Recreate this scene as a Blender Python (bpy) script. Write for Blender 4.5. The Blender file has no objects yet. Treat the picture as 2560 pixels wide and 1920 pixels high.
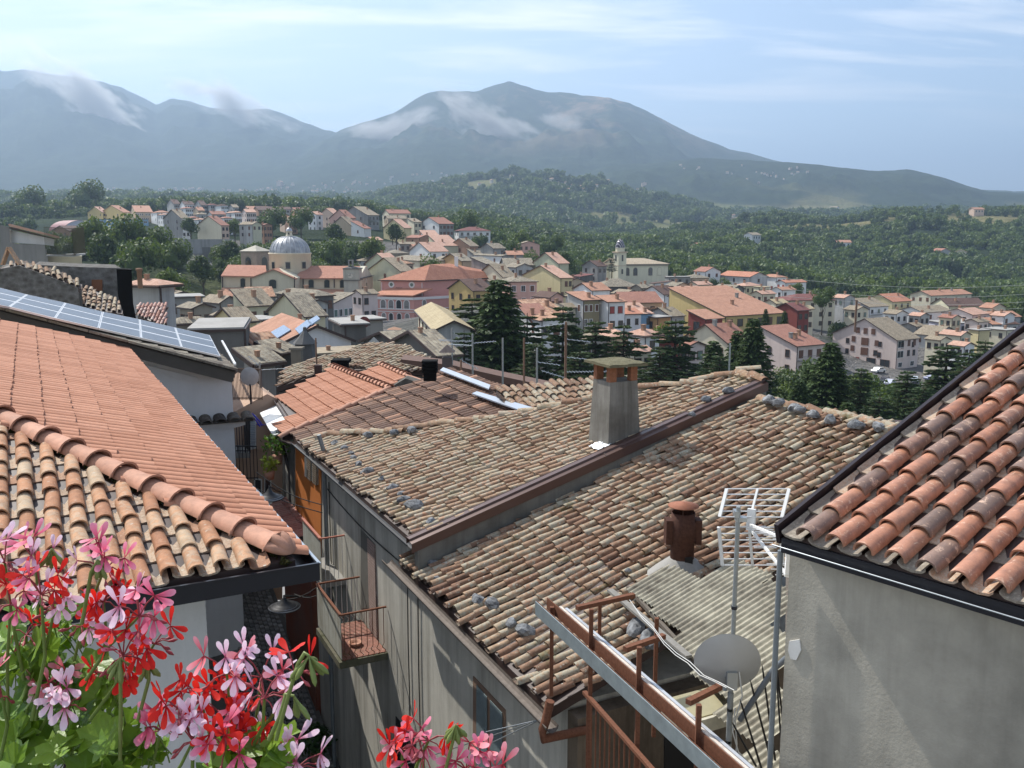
import bpy, math, random
import numpy as np
from mathutils import Vector, Matrix, noise
random.seed(7); rng=np.random.default_rng(7)
C=bpy.context.scene.collection
# ------------------------------------------------------------------ camera
FPX=2300.; VHOR=580.; PIT=math.atan((960-VHOR)/FPX); CP,SP=math.cos(PIT),math.sin(PIT)
sc=bpy.context.scene
cam=bpy.data.cameras.new('camera'); camo=bpy.data.objects.new('camera',cam); C.objects.link(camo)
camo.location=(0,0,0); camo.rotation_euler=(math.pi/2-PIT,0,0)
cam.sensor_width=36; cam.lens=36*FPX/2560; cam.clip_start=.05; cam.clip_end=80000
sc.camera=camo
# ------------------------------------------------------------------ world, sun
SUN_AZ=-46.; SUN_EL=48.          # azimuth from +Y, negative = left
w=bpy.data.worlds.new("World"); sc.world=w; w.use_nodes=True
nt=w.node_tree; nt.nodes.clear()
def wn(t,**k):
    n=nt.nodes.new(t)
    for a,b in k.items(): setattr(n,a,b)
    return n
out=wn('ShaderNodeOutputWorld'); bg=wn('ShaderNodeBackground'); bg.inputs[1].default_value=.085
sky=wn('ShaderNodeTexSky',sky_type='NISHITA'); sky.sun_disc=False
sky.sun_elevation=math.radians(SUN_EL); sky.sun_rotation=math.radians(SUN_AZ); sky.air_density=1.0; sky.dust_density=.7; sky.ozone_density=1.5; sky.altitude=700
tc=wn('ShaderNodeTexCoord'); sep=wn('ShaderNodeSeparateXYZ'); nt.links.new(tc.outputs['Generated'],sep.inputs[0])
def wm(op,a,b=None,c=None,clamp=False):
    n=wn('ShaderNodeMath',operation=op); n.use_clamp=clamp
    for i,x in enumerate([a,b,c]):
        if x is None: continue
        if isinstance(x,(int,float)): n.inputs[i].default_value=x
        else: nt.links.new(x,n.inputs[i])
    return n.outputs[0]
zc=wm('MAXIMUM',sep.outputs[2],.0); den=wm('ADD',zc,.16)
px=wm('DIVIDE',sep.outputs[0],den); py=wm('DIVIDE',sep.outputs[1],den)
comb=wn('ShaderNodeCombineXYZ'); nt.links.new(wm('MULTIPLY',px,.55),comb.inputs[0]); nt.links.new(wm('MULTIPLY',py,1.9),comb.inputs[1])
n1=wn('ShaderNodeTexNoise'); n1.inputs['Scale'].default_value=1.9; n1.inputs['Detail'].default_value=9; n1.inputs['Roughness'].default_value=.55; n1.inputs['Distortion'].default_value=.35
nt.links.new(comb.outputs[0],n1.inputs['Vector'])
n2=wn('ShaderNodeTexNoise'); n2.inputs['Scale'].default_value=.55; n2.inputs['Detail'].default_value=3
nt.links.new(comb.outputs[0],n2.inputs['Vector'])
m1=wm('MULTIPLY_ADD',n1.outputs[0],5.2,-2.45,True)
# broad veil: heavier to the left / ahead, clearing to the right
lr=wm('MULTIPLY_ADD',sep.outputs[0],-1.15,.50,True)
m2=wm('MULTIPLY_ADD',n2.outputs[0],5.0,-2.1,True)
veil=wm('MULTIPLY_ADD',lr,.34,.06)
band=wm('SUBTRACT',1.,wm('MULTIPLY',wm('ABSOLUTE',wm('SUBTRACT',zc,wm('MULTIPLY_ADD',sep.outputs[0],-.03,.205))),9.),None,True)
wisps=wm('MULTIPLY',m1,wm('MULTIPLY_ADD',m2,.55,wm('MULTIPLY',band,.75),True))
mask=wm('ADD',veil,wm('MULTIPLY',wisps,1.0),None,True)
mask=wm('MULTIPLY',mask,.95)
mix=wn('ShaderNodeMix',data_type='RGBA'); nt.links.new(mask,mix.inputs[0]); nt.links.new(sky.outputs[0],mix.inputs[6]); mix.inputs[7].default_value=(8.8,8.8,8.8,1)
nt.links.new(mix.outputs[2],bg.inputs[0]); nt.links.new(bg.outputs[0],out.inputs[0])
sl=bpy.data.lights.new('sun','SUN'); sl.energy=3.6; sl.angle=math.radians(.53); sl.color=(1,.955,.88)
so=bpy.data.objects.new('sun',sl); C.objects.link(so)
sd=Vector((math.sin(math.radians(SUN_AZ))*math.cos(math.radians(SUN_EL)),math.cos(math.radians(SUN_AZ))*math.cos(math.radians(SUN_EL)),math.sin(math.radians(SUN_EL))))
so.rotation_euler=sd.to_track_quat('Z','Y').to_euler(); so.location=(0,0,60)
sc.view_settings.view_transform='Standard'; sc.view_settings.look='None'; sc.view_settings.gamma=1; sc.view_settings.exposure=1.06
sc.view_settings.use_curve_mapping=False
# ------------------------------------------------------------------ geometry helpers
def ray(u,v):
    x=(u-1280)/FPX; y=-(v-960)/FPX
    d=np.array([x,CP+y*SP,-SP+y*CP]); return d/d[1]
def P(u,v,Y): return ray(u,v)*Y
def pr(q):
    x,y,z=q; c=y*CP-z*SP; up=y*SP+z*CP
    return (1280+FPX*x/c,960-FPX*up/c)
def D(az): a=math.radians(az); return np.array([math.sin(a),math.cos(a),0.])
def hit(u,v,Q,n): r=ray(u,v); return r*(np.dot(Q,n)/np.dot(r,n))
def rplane(az_up,t): d=D(az_up); return np.array([-t*d[0],-t*d[1],1.])
ZUP=np.array([0,0,1.])
def V(*a): return np.array(a,float)
class MB:
    def __init__(s): s.v=[]; s.f=[]; s.m=[]; s.uv=[]; s.t=[]; s.sm=[]
    def add(s,vs,fs,m=0,uv=None,tint=0.,smooth=False):
        o=len(s.v); s.v+= [tuple(map(float,x)) for x in vs]
        for f in fs:
            s.f.append([i+o for i in f]); s.m.append(m); s.t.append(tint); s.sm.append(smooth)
            s.uv+= [(uv[i] if uv is not None else (0,0)) for i in f]
        return s
    def box(s,c,sx,sy,sz,ax=None,m=0,tint=0.):     # centre, half sizes, axes rows
        c=np.array(c,float); ax=np.eye(3) if ax is None else np.array(ax,float)
        vs=[c+ax[0]*sx*i+ax[1]*sy*j+ax[2]*sz*k for k in(-1,1) for j in(-1,1) for i in(-1,1)]
        return s.add(vs,[(0,2,3,1),(4,5,7,6),(0,1,5,4),(2,6,7,3),(0,4,6,2),(1,3,7,5)],m,None,tint)
    def bar(s,a,b,w,h=None,m=0,up=None,tint=0.):
        a=np.array(a,float);b=np.array(b,float);h=w if h is None else h
        d=b-a;L=np.linalg.norm(d);d=d/L
        up=ZUP if up is None else up
        x=np.cross(d,up)
        if np.linalg.norm(x)<1e-4: x=np.cross(d,V(0,1,.01))
        x/=np.linalg.norm(x);z=np.cross(x,d)
        return s.box((a+b)/2,w/2,L/2,h/2,[x,d,z],m,tint)
    def tube(s,pts,r,n=8,m=0,cap=True,smooth=True,tint=0.):
        pts=[np.array(p,float) for p in pts]; rs=r if isinstance(r,(list,tuple)) else [r]*len(pts)
        vs=[];px=None
        for i,p in enumerate(pts):
            d=(pts[min(i+1,len(pts)-1)]-pts[max(i-1,0)]); d=d/(np.linalg.norm(d)+1e-9)
            if px is None:
                px=np.cross(d,ZUP)
                if np.linalg.norm(px)<1e-3: px=np.cross(d,V(0,1,0))
            x=px-d*np.dot(px,d); x/=np.linalg.norm(x); px=x; y=np.cross(d,x)
            for k in range(n):
                a=2*math.pi*k/n; vs.append(p+rs[i]*(x*math.cos(a)+y*math.sin(a)))
        fs=[]
        for i in range(len(pts)-1):
            for k in range(n):
                k2=(k+1)%n; fs.append((i*n+k,i*n+k2,(i+1)*n+k2,(i+1)*n+k))
        s.add(vs,fs,m,None,tint,smooth)
        if cap: s.add(vs[:n],[tuple(range(n))[::-1]],m,None,tint); s.add(vs[-n:],[tuple(range(n))],m,None,tint)
        return s
    def lathe(s,c,prof,n=20,m=0,smooth=True,a0=0,a1=2*math.pi):
        c=np.array(c,float);vs=[];fs=[];k=len(prof)
        full=abs(a1-a0-2*math.pi)<1e-6; N=n if full else n+1
        for i in range(N):
            a=a0+(a1-a0)*i/n
            for r,z in prof: vs.append(c+V(r*math.cos(a),r*math.sin(a),z))
        for i in range(n):
            j=(i+1)%N
            for q in range(k-1): fs.append((i*k+q,j*k+q,j*k+q+1,i*k+q+1))
        return s.add(vs,fs,m,None,0,smooth)
    def prism(s,pts,off,m=0,tint=0.,uv=None):          # polygon pts, extruded by vector off
        pts=[np.array(p,float) for p in pts]; n=len(pts); off=np.array(off,float)
        q=[p+off for p in pts]
        u2=None if uv is None else list(uv)+list(uv)
        s.add(pts+q,[tuple(range(n)),tuple(range(2*n-1,n-1,-1))]+[(i,i+n,(i+1)%n+n,(i+1)%n)[::-1] for i in range(n)],m,u2,tint)
        return s
    def mesh(s,name,mats,org=(0,0,0)):
        me=bpy.data.meshes.new(name); o=np.array(org,float)
        v=np.array(s.v,float)-o if len(s.v) else np.zeros((0,3))
        me.from_pydata(v.tolist(),[],s.f)
        for mt in (mats if isinstance(mats,(list,tuple)) else [mats]): me.materials.append(mt)
        me.polygons.foreach_set('material_index',s.m); me.polygons.foreach_set('use_smooth',s.sm)
        if any(x!=(0,0) for x in s.uv):
            l=me.uv_layers.new(name='UVMap'); l.data.foreach_set('uv',np.array(s.uv,float).ravel())
        if any(s.t):
            a=me.attributes.new('tint','FLOAT','FACE'); a.data.foreach_set('value',s.t)
        me.update(); return me
ORG={}
def org(p):
    return ORG.get(p.name,V(0,0,0)) if p else V(0,0,0)
def tag(o,label=None,cat=None,group=None,kind=None):
    if label: o['label']=label
    if cat: o['category']=cat
    if group: o['group']=group
    if kind: o['kind']=kind
    return o
def obj(name,mb,mats,parent=None,label=None,kind=None,o=None):
    me=mb.mesh(name,mats,org(parent) if o is None else o) if isinstance(mb,MB) else mb
    ob=bpy.data.objects.new(name,me); C.objects.link(ob)
    if parent: ob.parent=parent; ORG[ob.name]=org(parent)
    if o is not None and parent is None: ob.location=Vector(o); ORG[ob.name]=np.array(o,float)
    if label: ob['label']=label
    if kind: ob['kind']=kind
    return ob
def thing(name,label,cat,loc=(0,0,0),group=None,rz=0):
    o=bpy.data.objects.new(name,None); C.objects.link(o); o.location=Vector([float(x) for x in loc]); o.rotation_euler=(0,0,rz)
    o.empty_display_size=.2; ORG[o.name]=np.array(loc,float)
    return tag(o,label,cat,group)
def part(name,parent,me,loc=(0,0,0),rot=(0,0,0),scale=(1,1,1),kind=None,label=None):
    o=bpy.data.objects.new(name,me); C.objects.link(o); o.parent=parent; o.location=Vector([float(x) for x in loc]); o.rotation_euler=rot; o.scale=scale
    if kind: o['kind']=kind
    if label: o['label']=label
    return o
def solo(name,mb,mats,label,cat,loc,group=None,kind=None):
    ob=obj(name,mb,mats,None,None,None,np.array(loc,float)); return tag(ob,label,cat,group,kind)
# ------------------------------------------------------------------ materials
class NT:
    def __init__(s,name,disp=False):
        s.mat=bpy.data.materials.new(name); s.mat.use_nodes=True; s.t=s.mat.node_tree; s.b=s.t.nodes['Principled BSDF']; s.out=s.t.nodes['Material Output']
    def n(s,t,ins=None,**k):
        x=s.t.nodes.new(t)
        for a,b in k.items(): setattr(x,a,b)
        for a,b in (ins or {}).items(): s.set(x.inputs[a],b)
        return x
    def set(s,i,v):
        if isinstance(v,bpy.types.NodeSocket): s.t.links.new(v,i)
        elif isinstance(v,(tuple,list)) and len(v)==3 and i.type=='RGBA': i.default_value=(*v,1)
        else: i.default_value=v
    def m(s,op,a,b=0,clamp=False):
        x=s.n('ShaderNodeMath',{0:a,1:b},operation=op); x.use_clamp=clamp; return x.outputs[0]
    def pos(s): return s.n('ShaderNodeNewGeometry').outputs['Position']
    def noise(s,vec,scale,detail=4,rough=.55,dist=0): return s.n('ShaderNodeTexNoise',{'Vector':vec,'Scale':scale,'Detail':detail,'Roughness':rough,'Distortion':dist}).outputs[0]
    def mapv(s,vec,sc): return s.n('ShaderNodeMapping',{'Vector':vec,'Scale':sc}).outputs[0]
    def ramp(s,f,stops,interp='LINEAR'):
        x=s.n('ShaderNodeValToRGB',{0:f}); x.color_ramp.interpolation=interp; e=x.color_ramp.elements
        while len(e)<len(stops): e.new(.5)
        for i,(p,c) in enumerate(stops):
            e[i].position=p; e[i].color=(*c,1) if not isinstance(c,(int,float)) else (c,c,c,1)
        return x.outputs[0]
    def mix(s,f,a,b,bt='MIX'):
        x=s.n('ShaderNodeMix',data_type='RGBA',blend_type=bt); s.set(x.inputs[0],f); s.set(x.inputs[6],a); s.set(x.inputs[7],b); return x.outputs[2]
    def bump(s,h,strength=.4,dist=.02): s.set(s.b.inputs['Normal'],s.n('ShaderNodeBump',{'Height':h,'Strength':strength,'Distance':dist}).outputs[0])
    def fin(s,col,rough=.85,metal=0,spec=.3):
        s.set(s.b.inputs['Base Color'],col); s.set(s.b.inputs['Roughness'],rough); s.set(s.b.inputs['Metallic'],metal); s.set(s.b.inputs['Specular IOR Level'],spec); return s.mat
    def rnd(s):
        a=s.n('ShaderNodeObjectInfo').outputs['Random']; b=s.n('ShaderNodeAttribute',attribute_name='tint').outputs['Fac']
        return s.m('FRACT',s.m('ADD',a,b))
def dk(c,k): return tuple(x*k for x in c)
_mc={}
def simple(name,col,rough=.6,metal=0,var=.25,scale=6,spec=.4):
    k=('s',name)
    if k in _mc: return _mc[k]
    t=NT(name); p=t.pos(); n=t.noise(p,scale,5,.6)
    _mc[k]=t.fin(t.mix(n,dk(col,1-var),dk(col,1+var)),rough,metal,spec); return _mc[k]
def plaster(name,col,dirt=.35,streak=.4,scale=1.,stain=(.10,.095,.085),bump=.35):
    k=('p',name)
    if k in _mc: return _mc[k]
    t=NT(name); p=t.pos()
    n=t.noise(p,.45*scale,6,.65); n2=t.noise(p,3.5*scale,6,.7); st=t.noise(t.mapv(p,(1.6*scale,1.6*scale,.12*scale)),1.3,6,.7)
    a=t.m('MULTIPLY',t.ramp(n,[(.42,0.),(.72,1.)]),dirt); b=t.m('MULTIPLY',t.ramp(st,[(.45,0.),(.75,1.)]),streak)
    c=t.mix(n2,dk(col,.88),dk(col,1.08)); c=t.mix(a,c,dk(stain,1.6)); c=t.mix(b,c,stain)
    t.bump(t.noise(p,40,4,.6),bump,.01); _mc[k]=t.fin(c,.92,0,.15); return _mc[k]
def tilemat(name,stops,lichen=0.,lcol=(.42,.40,.32),dark=.3,rough=.8,spec=.25,patch=0.,moss=0.,lscale=14):
    t=NT(name); p=t.pos(); r=t.rnd()
    c=t.ramp(r,stops)
    n=t.noise(p,9,6,.65); c=t.mix(t.m('MULTIPLY',t.ramp(n,[(.4,0.),(.8,1.)]),dark),c,(.05,.035,.028))
    if lichen>0:
        vo=t.noise(p,lscale,7,.75,.4); big=t.noise(p,.9,3,.5)
        f=t.m('MULTIPLY',t.ramp(t.m('ADD',vo,t.m('MULTIPLY',t.m('SUBTRACT',r,.5),.16)),[(.50,0.),(.58,1.)]),lichen)
        c=t.mix(f,c,lcol)
        f2=t.m('MULTIPLY',t.ramp(t.noise(p,lscale*2.3,5,.8),[(.56,0.),(.62,1.)]),lichen*.8); c=t.mix(f2,c,(.06,.05,.04))
        sp=t.n('ShaderNodeTexVoronoi',{'Vector':p,'Scale':9.}).outputs[0]
        c=t.mix(t.m('MULTIPLY',t.ramp(sp,[(.10,1.),(.16,0.)]),lichen*.75),c,(.55,.55,.48))
    if patch>0:
        f=t.ramp(t.noise(p,11,5,.7,1.2),[(.56,0.),(.66,1.)]); c=t.mix(t.m('MULTIPLY',f,patch),c,(.62,.42,.30))
    if moss>0:
        f=t.ramp(t.noise(p,1.6,6,.75),[(.58,0.),(.66,1.)]); c=t.mix(t.m('MULTIPLY',f,moss),c,(.07,.075,.02))
    t.bump(t.noise(p,60,4,.7),.35,.006)
    return t.fin(c,rough,0,spec)
def roofmat(name,c1,c2,c3=None,rows=.24,cour=.4,var=.5,bump=.7,scale=.5,lichen=0):
    k=('r',name)
    if k in _mc: return _mc[k]
    t=NT(name); uv=t.n('ShaderNodeUVMap').outputs[0]; p=t.pos(); c3=c3 or c2
    sx=t.n('ShaderNodeSeparateXYZ',{0:uv})
    iu=t.m('FLOOR',t.m('DIVIDE',sx.outputs[0],rows)); iv=t.m('FLOOR',t.m('DIVIDE',sx.outputs[1],cour))
    cell=t.n('ShaderNodeCombineXYZ',{0:iu,1:iv}).outputs[0]
    wn_=t.n('ShaderNodeTexWhiteNoise',{'Vector':cell},noise_dimensions='3D').outputs[0]
    n=t.noise(p,scale,6,.7); n2=t.noise(p,scale*7,5,.7)
    f=t.m('ADD',t.m('MULTIPLY',wn_,var),t.m('MULTIPLY',t.m('SUBTRACT',n2,.25),1.2-var))
    c=t.ramp(f,[(.1,c1),(.5,c2),(.9,c3)]); c=t.mix(t.m('MULTIPLY',t.ramp(n,[(.42,0.),(.7,1.)]),.5),c,dk(c1,.75))
    if lichen: c=t.mix(t.m('MULTIPLY',t.ramp(t.noise(p,scale*12,4,.8),[(.5,0.),(.6,1.)]),lichen),c,(.33,.32,.26))
    fu=t.m('FRACT',t.m('DIVIDE',sx.outputs[0],rows)); fv=t.m('FRACT',t.m('DIVIDE',sx.outputs[1],cour))
    h=t.m('SINE',t.m('MULTIPLY',fu,math.pi)); h=t.m('ADD',h,t.m('MULTIPLY',fv,-.5))
    t.bump(h,bump,rows*.35); _mc[k]=t.fin(c,.85,0,.2); return _mc[k]
M={}
M['glass']=simple('window_glass',(.03,.035,.04),.12,0,.3,3,.6)
M['frame_w']=simple('white_frame',(.7,.7,.68),.5)
M['frame_b']=simple('brown_wood_frame',(.10,.05,.03),.6)
M['fascia']=simple('dark_brown_fascia',(.05,.03,.025),.5)
M['shut_g']=simple('green_grey_shutter',(.12,.17,.14),.6)
M['shut_r']=simple('red_shutter',(.28,.05,.04),.6)
M['shut_b']=simple('brown_shutter',(.12,.055,.035),.6)
M['iron']=simple('dark_iron',(.03,.03,.032),.5,.6,.3,30)
M['rust']=simple('rusty_iron',(.165,.072,.043),.85,.2,.6,35,.2)
M['rustd']=simple('dark_rusted_sheet',(.075,.035,.025),.8,.3,.7,25,.2)
M['zinc']=simple('galvanised_metal',(.42,.45,.47),.35,.8,.2,10)
M['alu']=simple('white_aluminium',(.72,.72,.72),.35,.5,.1,20)
M['whitep']=simple('white_painted_metal',(.78,.78,.76),.4,0,.08,10)
M['conc']=plaster('weathered_concrete',(.30,.29,.27),.6,.6,1.5)
# ------------------------------------------------------------------ near tile materials
T_flat=tilemat('new_terracotta_tile',[(0,(.40,.175,.10)),(.5,(.46,.21,.125)),(1,(.52,.25,.155))],0,dark=.25,rough=.75)
T_ridge=tilemat('terracotta_ridge_tile',[(0,(.38,.19,.125)),(1,(.47,.245,.165))],0,dark=.45,rough=.7)
T_copA=tilemat('weathered_orange_coppo',[(0,(.36,.165,.085)),(.4,(.46,.23,.12)),(.8,(.50,.28,.155)),(1,(.48,.33,.20))],.35,(.40,.38,.30),.55,patch=.15)
T_copB=tilemat('lichened_old_coppo',[(0,(.25,.14,.085)),(.25,(.36,.23,.145)),(.5,(.42,.31,.20)),(.7,(.45,.355,.24)),(.85,(.43,.25,.155)),(1,(.50,.27,.165))],.75,(.35,.335,.26),.7,moss=.5,lscale=11)
T_copC=tilemat('lichened_brown_coppo',[(0,(.20,.11,.07)),(.3,(.31,.185,.115)),(.6,(.38,.26,.165)),(.82,(.42,.32,.215)),(1,(.42,.22,.13))],.8,(.33,.32,.25),.7,moss=.6,lscale=11)
T_pan=tilemat('dirty_groove_shade_pan',[(0,(.055,.035,.028)),(1,(.15,.09,.065))],.5,(.16,.15,.11),.8,moss=.6)  # base darkened to paint the shadow between cover tiles; lichen and moss on top
T_sand=tilemat('sand_speckled_pan_tile',[(0,(.42,.22,.13)),(.5,(.40,.29,.21)),(1,(.52,.34,.22))],.7,(.50,.42,.32),.5,lscale=26)
T_right=tilemat('two_tone_coppo',[(0,(.19,.125,.095)),(.38,(.25,.155,.115)),(.46,(.40,.175,.10)),(1,(.47,.22,.135))],.0,dark=.65,rough=.5,spec=.5,patch=.75)
T_rpan=tilemat('grey_gritty_pan',[(0,(.22,.19,.155)),(.55,(.30,.26,.21)),(.6,(.48,.30,.20)),(1,(.52,.36,.25))],.5,(.5,.45,.36),.4,lscale=30)
T_brown=tilemat('dirty_brown_roof_tile',[(0,(.10,.055,.04)),(.55,(.17,.095,.065)),(.85,(.26,.14,.09)),(.97,(.46,.24,.15)),(1,(.50,.28,.18))],.25,(.24,.2,.16),.5)
def tile_me(name,mat,W,L,H,taper=.8,seg=6,th=.014,flat=0.,warp=0.):
    mb=MB(); vs=[]
    def ring(y,w,h,dz): return [(w/2*math.cos(math.pi*(1-k/seg))*(1 if 0<k<seg else 1),y,h*math.sin(math.pi*k/seg)**(.8)+dz) for k in range(seg+1)]
    a=ring(0,W,H,.022); b=ring(L,W*taper,H*(.9),.0)
    ai=ring(0,W-2*th,H-th,.022); 
    for k in range(seg+1): a[k]=(a[k][0]+warp*random.uniform(-1,1)*.004,a[k][1]+warp*random.uniform(-.008,.008),a[k][2])
    n=seg+1; vs=a+b+ai+[(x*.95,L*.55,z-th) for x,y,z in ring(0,W*(.9),H,.01)]
    mb.add(vs,[(k,k+1,n+k+1,n+k) for k in range(seg)],0,None,0,True)
    mb.add(vs,[(k+1,k,2*n+k,2*n+k+1) for k in range(seg)]+[(2*n+k+1,2*n+k,3*n+k,3*n+k+1) for k in range(seg)],0,None,0,False)
    mb.sm=[True]*seg+[False]*(2*seg)
    return mb
def pan_me(W,L,H,seg=4):
    mb=MB();n=seg+1
    r=lambda y,w,dz:[(w/2*math.cos(math.pi*(1-k/seg)),y,H*(1-math.sin(math.pi*k/seg))*.8+dz) for k in range(n)]
    vs=r(0,W*.9,.016)+r(L,W,0)+r(0,W*.9,-.004)
    mb.add(vs,[(k,k+1,n+k+1,n+k) for k in range(seg)]+[(k+1,k,2*n+k,2*n+k+1) for k in range(seg)]); return mb
def inpoly(x,y,P_):
    c=False;n=len(P_)
    for i in range(n):
        x1,y1=P_[i];x2,y2=P_[(i+1)%n]
        if (y1>y)!=(y2>y) and x<(x2-x1)*(y-y1)/(y2-y1)+x1: c=not c
    return c
def lowf(s,w,k): return noise.noise(Vector((s*.35,w*.35,k)))
def field(root,roof,O,e,up,poly,sp,ex,W,L,H,mat,pan=None,jit=1.,maxobj=290,taper=.82,sag=.0,pansp=True,name='roof_tile',seed=1,skip=None,maxpan=0,lift=.0,seg=6,rowphase=0.,fan=0.):
    rd=random.Random(seed); n=np.cross(e,up); n/=np.linalg.norm(n)
    if n[2]<0: n=-n
    xs=[p[0] for p in poly]; ys=[p[1] for p in poly]
    vars_=[tile_me(name,mat,W,L,H,taper,seg,warp=jit) for _ in range(4)]
    mes=[v.mesh(name,mat) for v in vars_]
    ts=[];ps=[]
    i0=int(math.floor(min(xs)/sp)); i1=int(math.ceil(max(xs)/sp))
    for i in range(i0,i1+1):
        ph=rd.uniform(-.25,.25)*ex*jit+rowphase; wander=0
        nr=int((max(ys)-min(ys))/ex)+3
        for j in range(-1,nr):
            s=i*sp; w=min(ys)+j*ex+ph+rd.uniform(-.12,.12)*ex*jit
            s+=fan*(w-min(ys))+lowf(s*.3,w*1.2,seed+9)*.10*jit
            for kind,ss in ((0,s),(1,s+sp/2)):
                if kind and pan is None: continue
                if not inpoly(ss,w+ex*.45,poly): continue
                if skip and skip(ss,w): continue
                z=sag*lowf(ss,w,seed)+lift
                p=O+e*ss+up*w+n*(z+(0 if kind==0 else (-.062 if jit>.8 else -.035)))
                (ts if kind==0 else ps).append((p,rd.gauss(0,.048)*jit,rd.gauss(0,.026)*jit,rd.gauss(0,.05)*jit,1+rd.uniform(-.10,.10)*jit,rd.random(),rd.randrange(4)))
    er_=e if np.dot(np.cross(e,up),n)>0 else -e
    ref=org(root)
    def emit(lst,nm,mm,mt,cap,base):
        lst.sort(key=lambda t:np.linalg.norm(t[0])); 
        if not lst: return
        rest=MB()
        for q,(p,yaw,pitch,roll,s,tn,vi) in enumerate(lst):
            R=Matrix((Vector(er_),Vector(up),Vector(n))).transposed() @ Matrix.Rotation(yaw,3,'Z') @ Matrix.Rotation(-.035+pitch,3,'X')@ Matrix.Rotation(roll,3,'Y')
            if q<cap:
                part(nm,roof,mm[vi%len(mm)],p-ref,R.to_euler(),(s,1,s))
            else:
                b=base[vi%len(base)]; Rn=np.array(R)
                vs=(np.array(b.v)*[s,1,s])@Rn.T+p
                o=len(rest.v); rest.v+=[tuple(x) for x in vs.tolist()]
                rest.f+=[[a+o for a in f] for f in b.f]; rest.m+=b.m; rest.t+=[tn]*len(b.f); rest.sm+=b.sm; rest.uv+=b.uv
        if rest.v: obj(nm,rest,mt,roof,None,'stuff',None)
    ORG[roof.name]=ref
    emit(ts,name,mes,mat,maxobj,vars_)
    if pan is not None:
        pb=pan_me(sp*.95,L,H*.55); emit(ps,'pan_tile',[pb.mesh('pan_tile',pan)],pan,maxpan,[pb])
    return len(ts)
def sw(O,e,up,q): d=np.array(q)-O; return (float(np.dot(d,e)),float(np.dot(d,up)))
def ridge_caps(roof,a,b,r,L,mat,name='ridge_tile',collar=True,seed=3,jit=0.,flat=.75,ref=None,seg=8,fancy=True):
    rd=random.Random(seed);d=b-a;T=np.linalg.norm(d);d=d/T;x=np.cross(d,ZUP);x/=np.linalg.norm(x);z=np.cross(x,d)
    mb=MB();pr_=[(0,1.22),(.03,1.28),(.06,1.24),(.085,1.03),(1.12,.93)] if collar else [(0,1.0),(1.12,.82)]
    vs=[]
    for y,k in pr_:
        for q in range(seg+1):
            t=math.pi*q/seg; vs.append((r*k*math.cos(math.pi-t),y*L,r*k*flat*math.sin(t)+(.02 if y==0 else 0)))
    fs=[(i*(seg+1)+q,i*(seg+1)+q+1,(i+1)*(seg+1)+q+1,(i+1)*(seg+1)+q) for i in range(len(pr_)-1) for q in range(seg)]
    mb.add(vs,fs,0,None,0,True); mb.add([(vx*.86,vy+.0,vz*.86) for vx,vy,vz in vs[:seg+1]]+vs[:seg+1],[(q+seg+1,q,q+1,q+seg+2)[::-1] for q in range(seg)])
    me=mb.mesh(name,mat)
    k=int(T/L)
    for i in range(k+1):
        p=a+d*(i*L)+z*rd.uniform(-.012,.012)*jit
        R=Matrix((Vector(x),Vector(d),Vector(z))).transposed()@Matrix.Rotation(rd.gauss(0,.05)*jit,3,'Z')@Matrix.Rotation(-.03+rd.gauss(0,.03)*jit,3,'X')@Matrix.Rotation(rd.gauss(0,.12)*jit,3,'Y')
        part(name,roof,me,p-ref,R.to_euler())
def unit(v): return v/np.linalg.norm(v)
def clipw(poly,s):
    ws=[]
    n=len(poly)
    for i in range(n):
        (s1,w1),(s2,w2)=poly[i],poly[(i+1)%n]
        if (s1>s)!=(s2>s): ws.append(w1+(w2-w1)*(s-s1)/(s2-s1))
    return (min(ws),max(ws)) if len(ws)>=2 else None
Wwhite=plaster('clean_white_plaster',(.66,.655,.64),.16,.14,.6,(.28,.27,.25))
Wleft=plaster('light_grey_wall_plaster',(.56,.55,.53),.22,.25,.8,(.2,.19,.17))
Wgrey=plaster('grey_cement_plaster',(.52,.50,.44),.45,.75,1.,(.13,.12,.10))
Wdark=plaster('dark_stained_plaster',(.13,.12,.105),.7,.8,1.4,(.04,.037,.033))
# ================================================================== LEFT HOUSE
Cn=P(738,1400,8.0); g1=D(-27.5); h1=D(-117.5)
n1=rplane(-117.5,.35); F_=hit(316,870,Cn,ZUP); T_=hit(0,803,Cn,n1); Hp=hit(0,1050,Cn,n1)
hipd=unit(Hp-Cn); Hx=Cn+hipd*7.2; Tx=T_+(T_-F_)*.55
n2=unit(np.cross(h1,hipd)); n2=n2 if n2[2]>0 else -n2
lh=thing('house','near house with new terracotta hip roof and black gutter behind the geraniums','house',Cn*V(1,1,0)+V(0,0,-14))
roof=obj('roof',MB().prism([Cn,F_,Tx,Hx],V(0,0,-.12)).prism([Cn,Hx,Cn+h1*6.9],V(0,0,-.12)),M['fascia'],lh)
e1=g1; up1=unit(np.cross(n1,g1)); up1=up1 if up1[2]>0 else -up1
pol=[sw(Cn,e1,up1,q) for q in (Cn,F_,Tx,Hx)]
field(lh,roof,Cn+V(0,0,.02)-up1*.05,e1,up1,[(a,b) for a,b in pol],.205,.37,.195,.43,.055,T_flat,None,.12,290,.94,.02,name='roof_tile',seed=2)
e2=-h1; up2=unit(np.cross(n2,h1)); up2=up2 if up2[2]>0 else -up2
pol=[sw(Cn,e2,up2,q) for q in (Cn,Hx,Cn+h1*6.9)]
pol=[(a-.12,b) for a,b in pol]
field(lh,roof,Cn+V(0,0,.03)-up2*.04,e2,up2,pol,.215,.37,.152,.45,.075,T_copA,T_sand,.55,200,.84,.015,name='roof_tile',seed=5,maxpan=90,seg=8)
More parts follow.
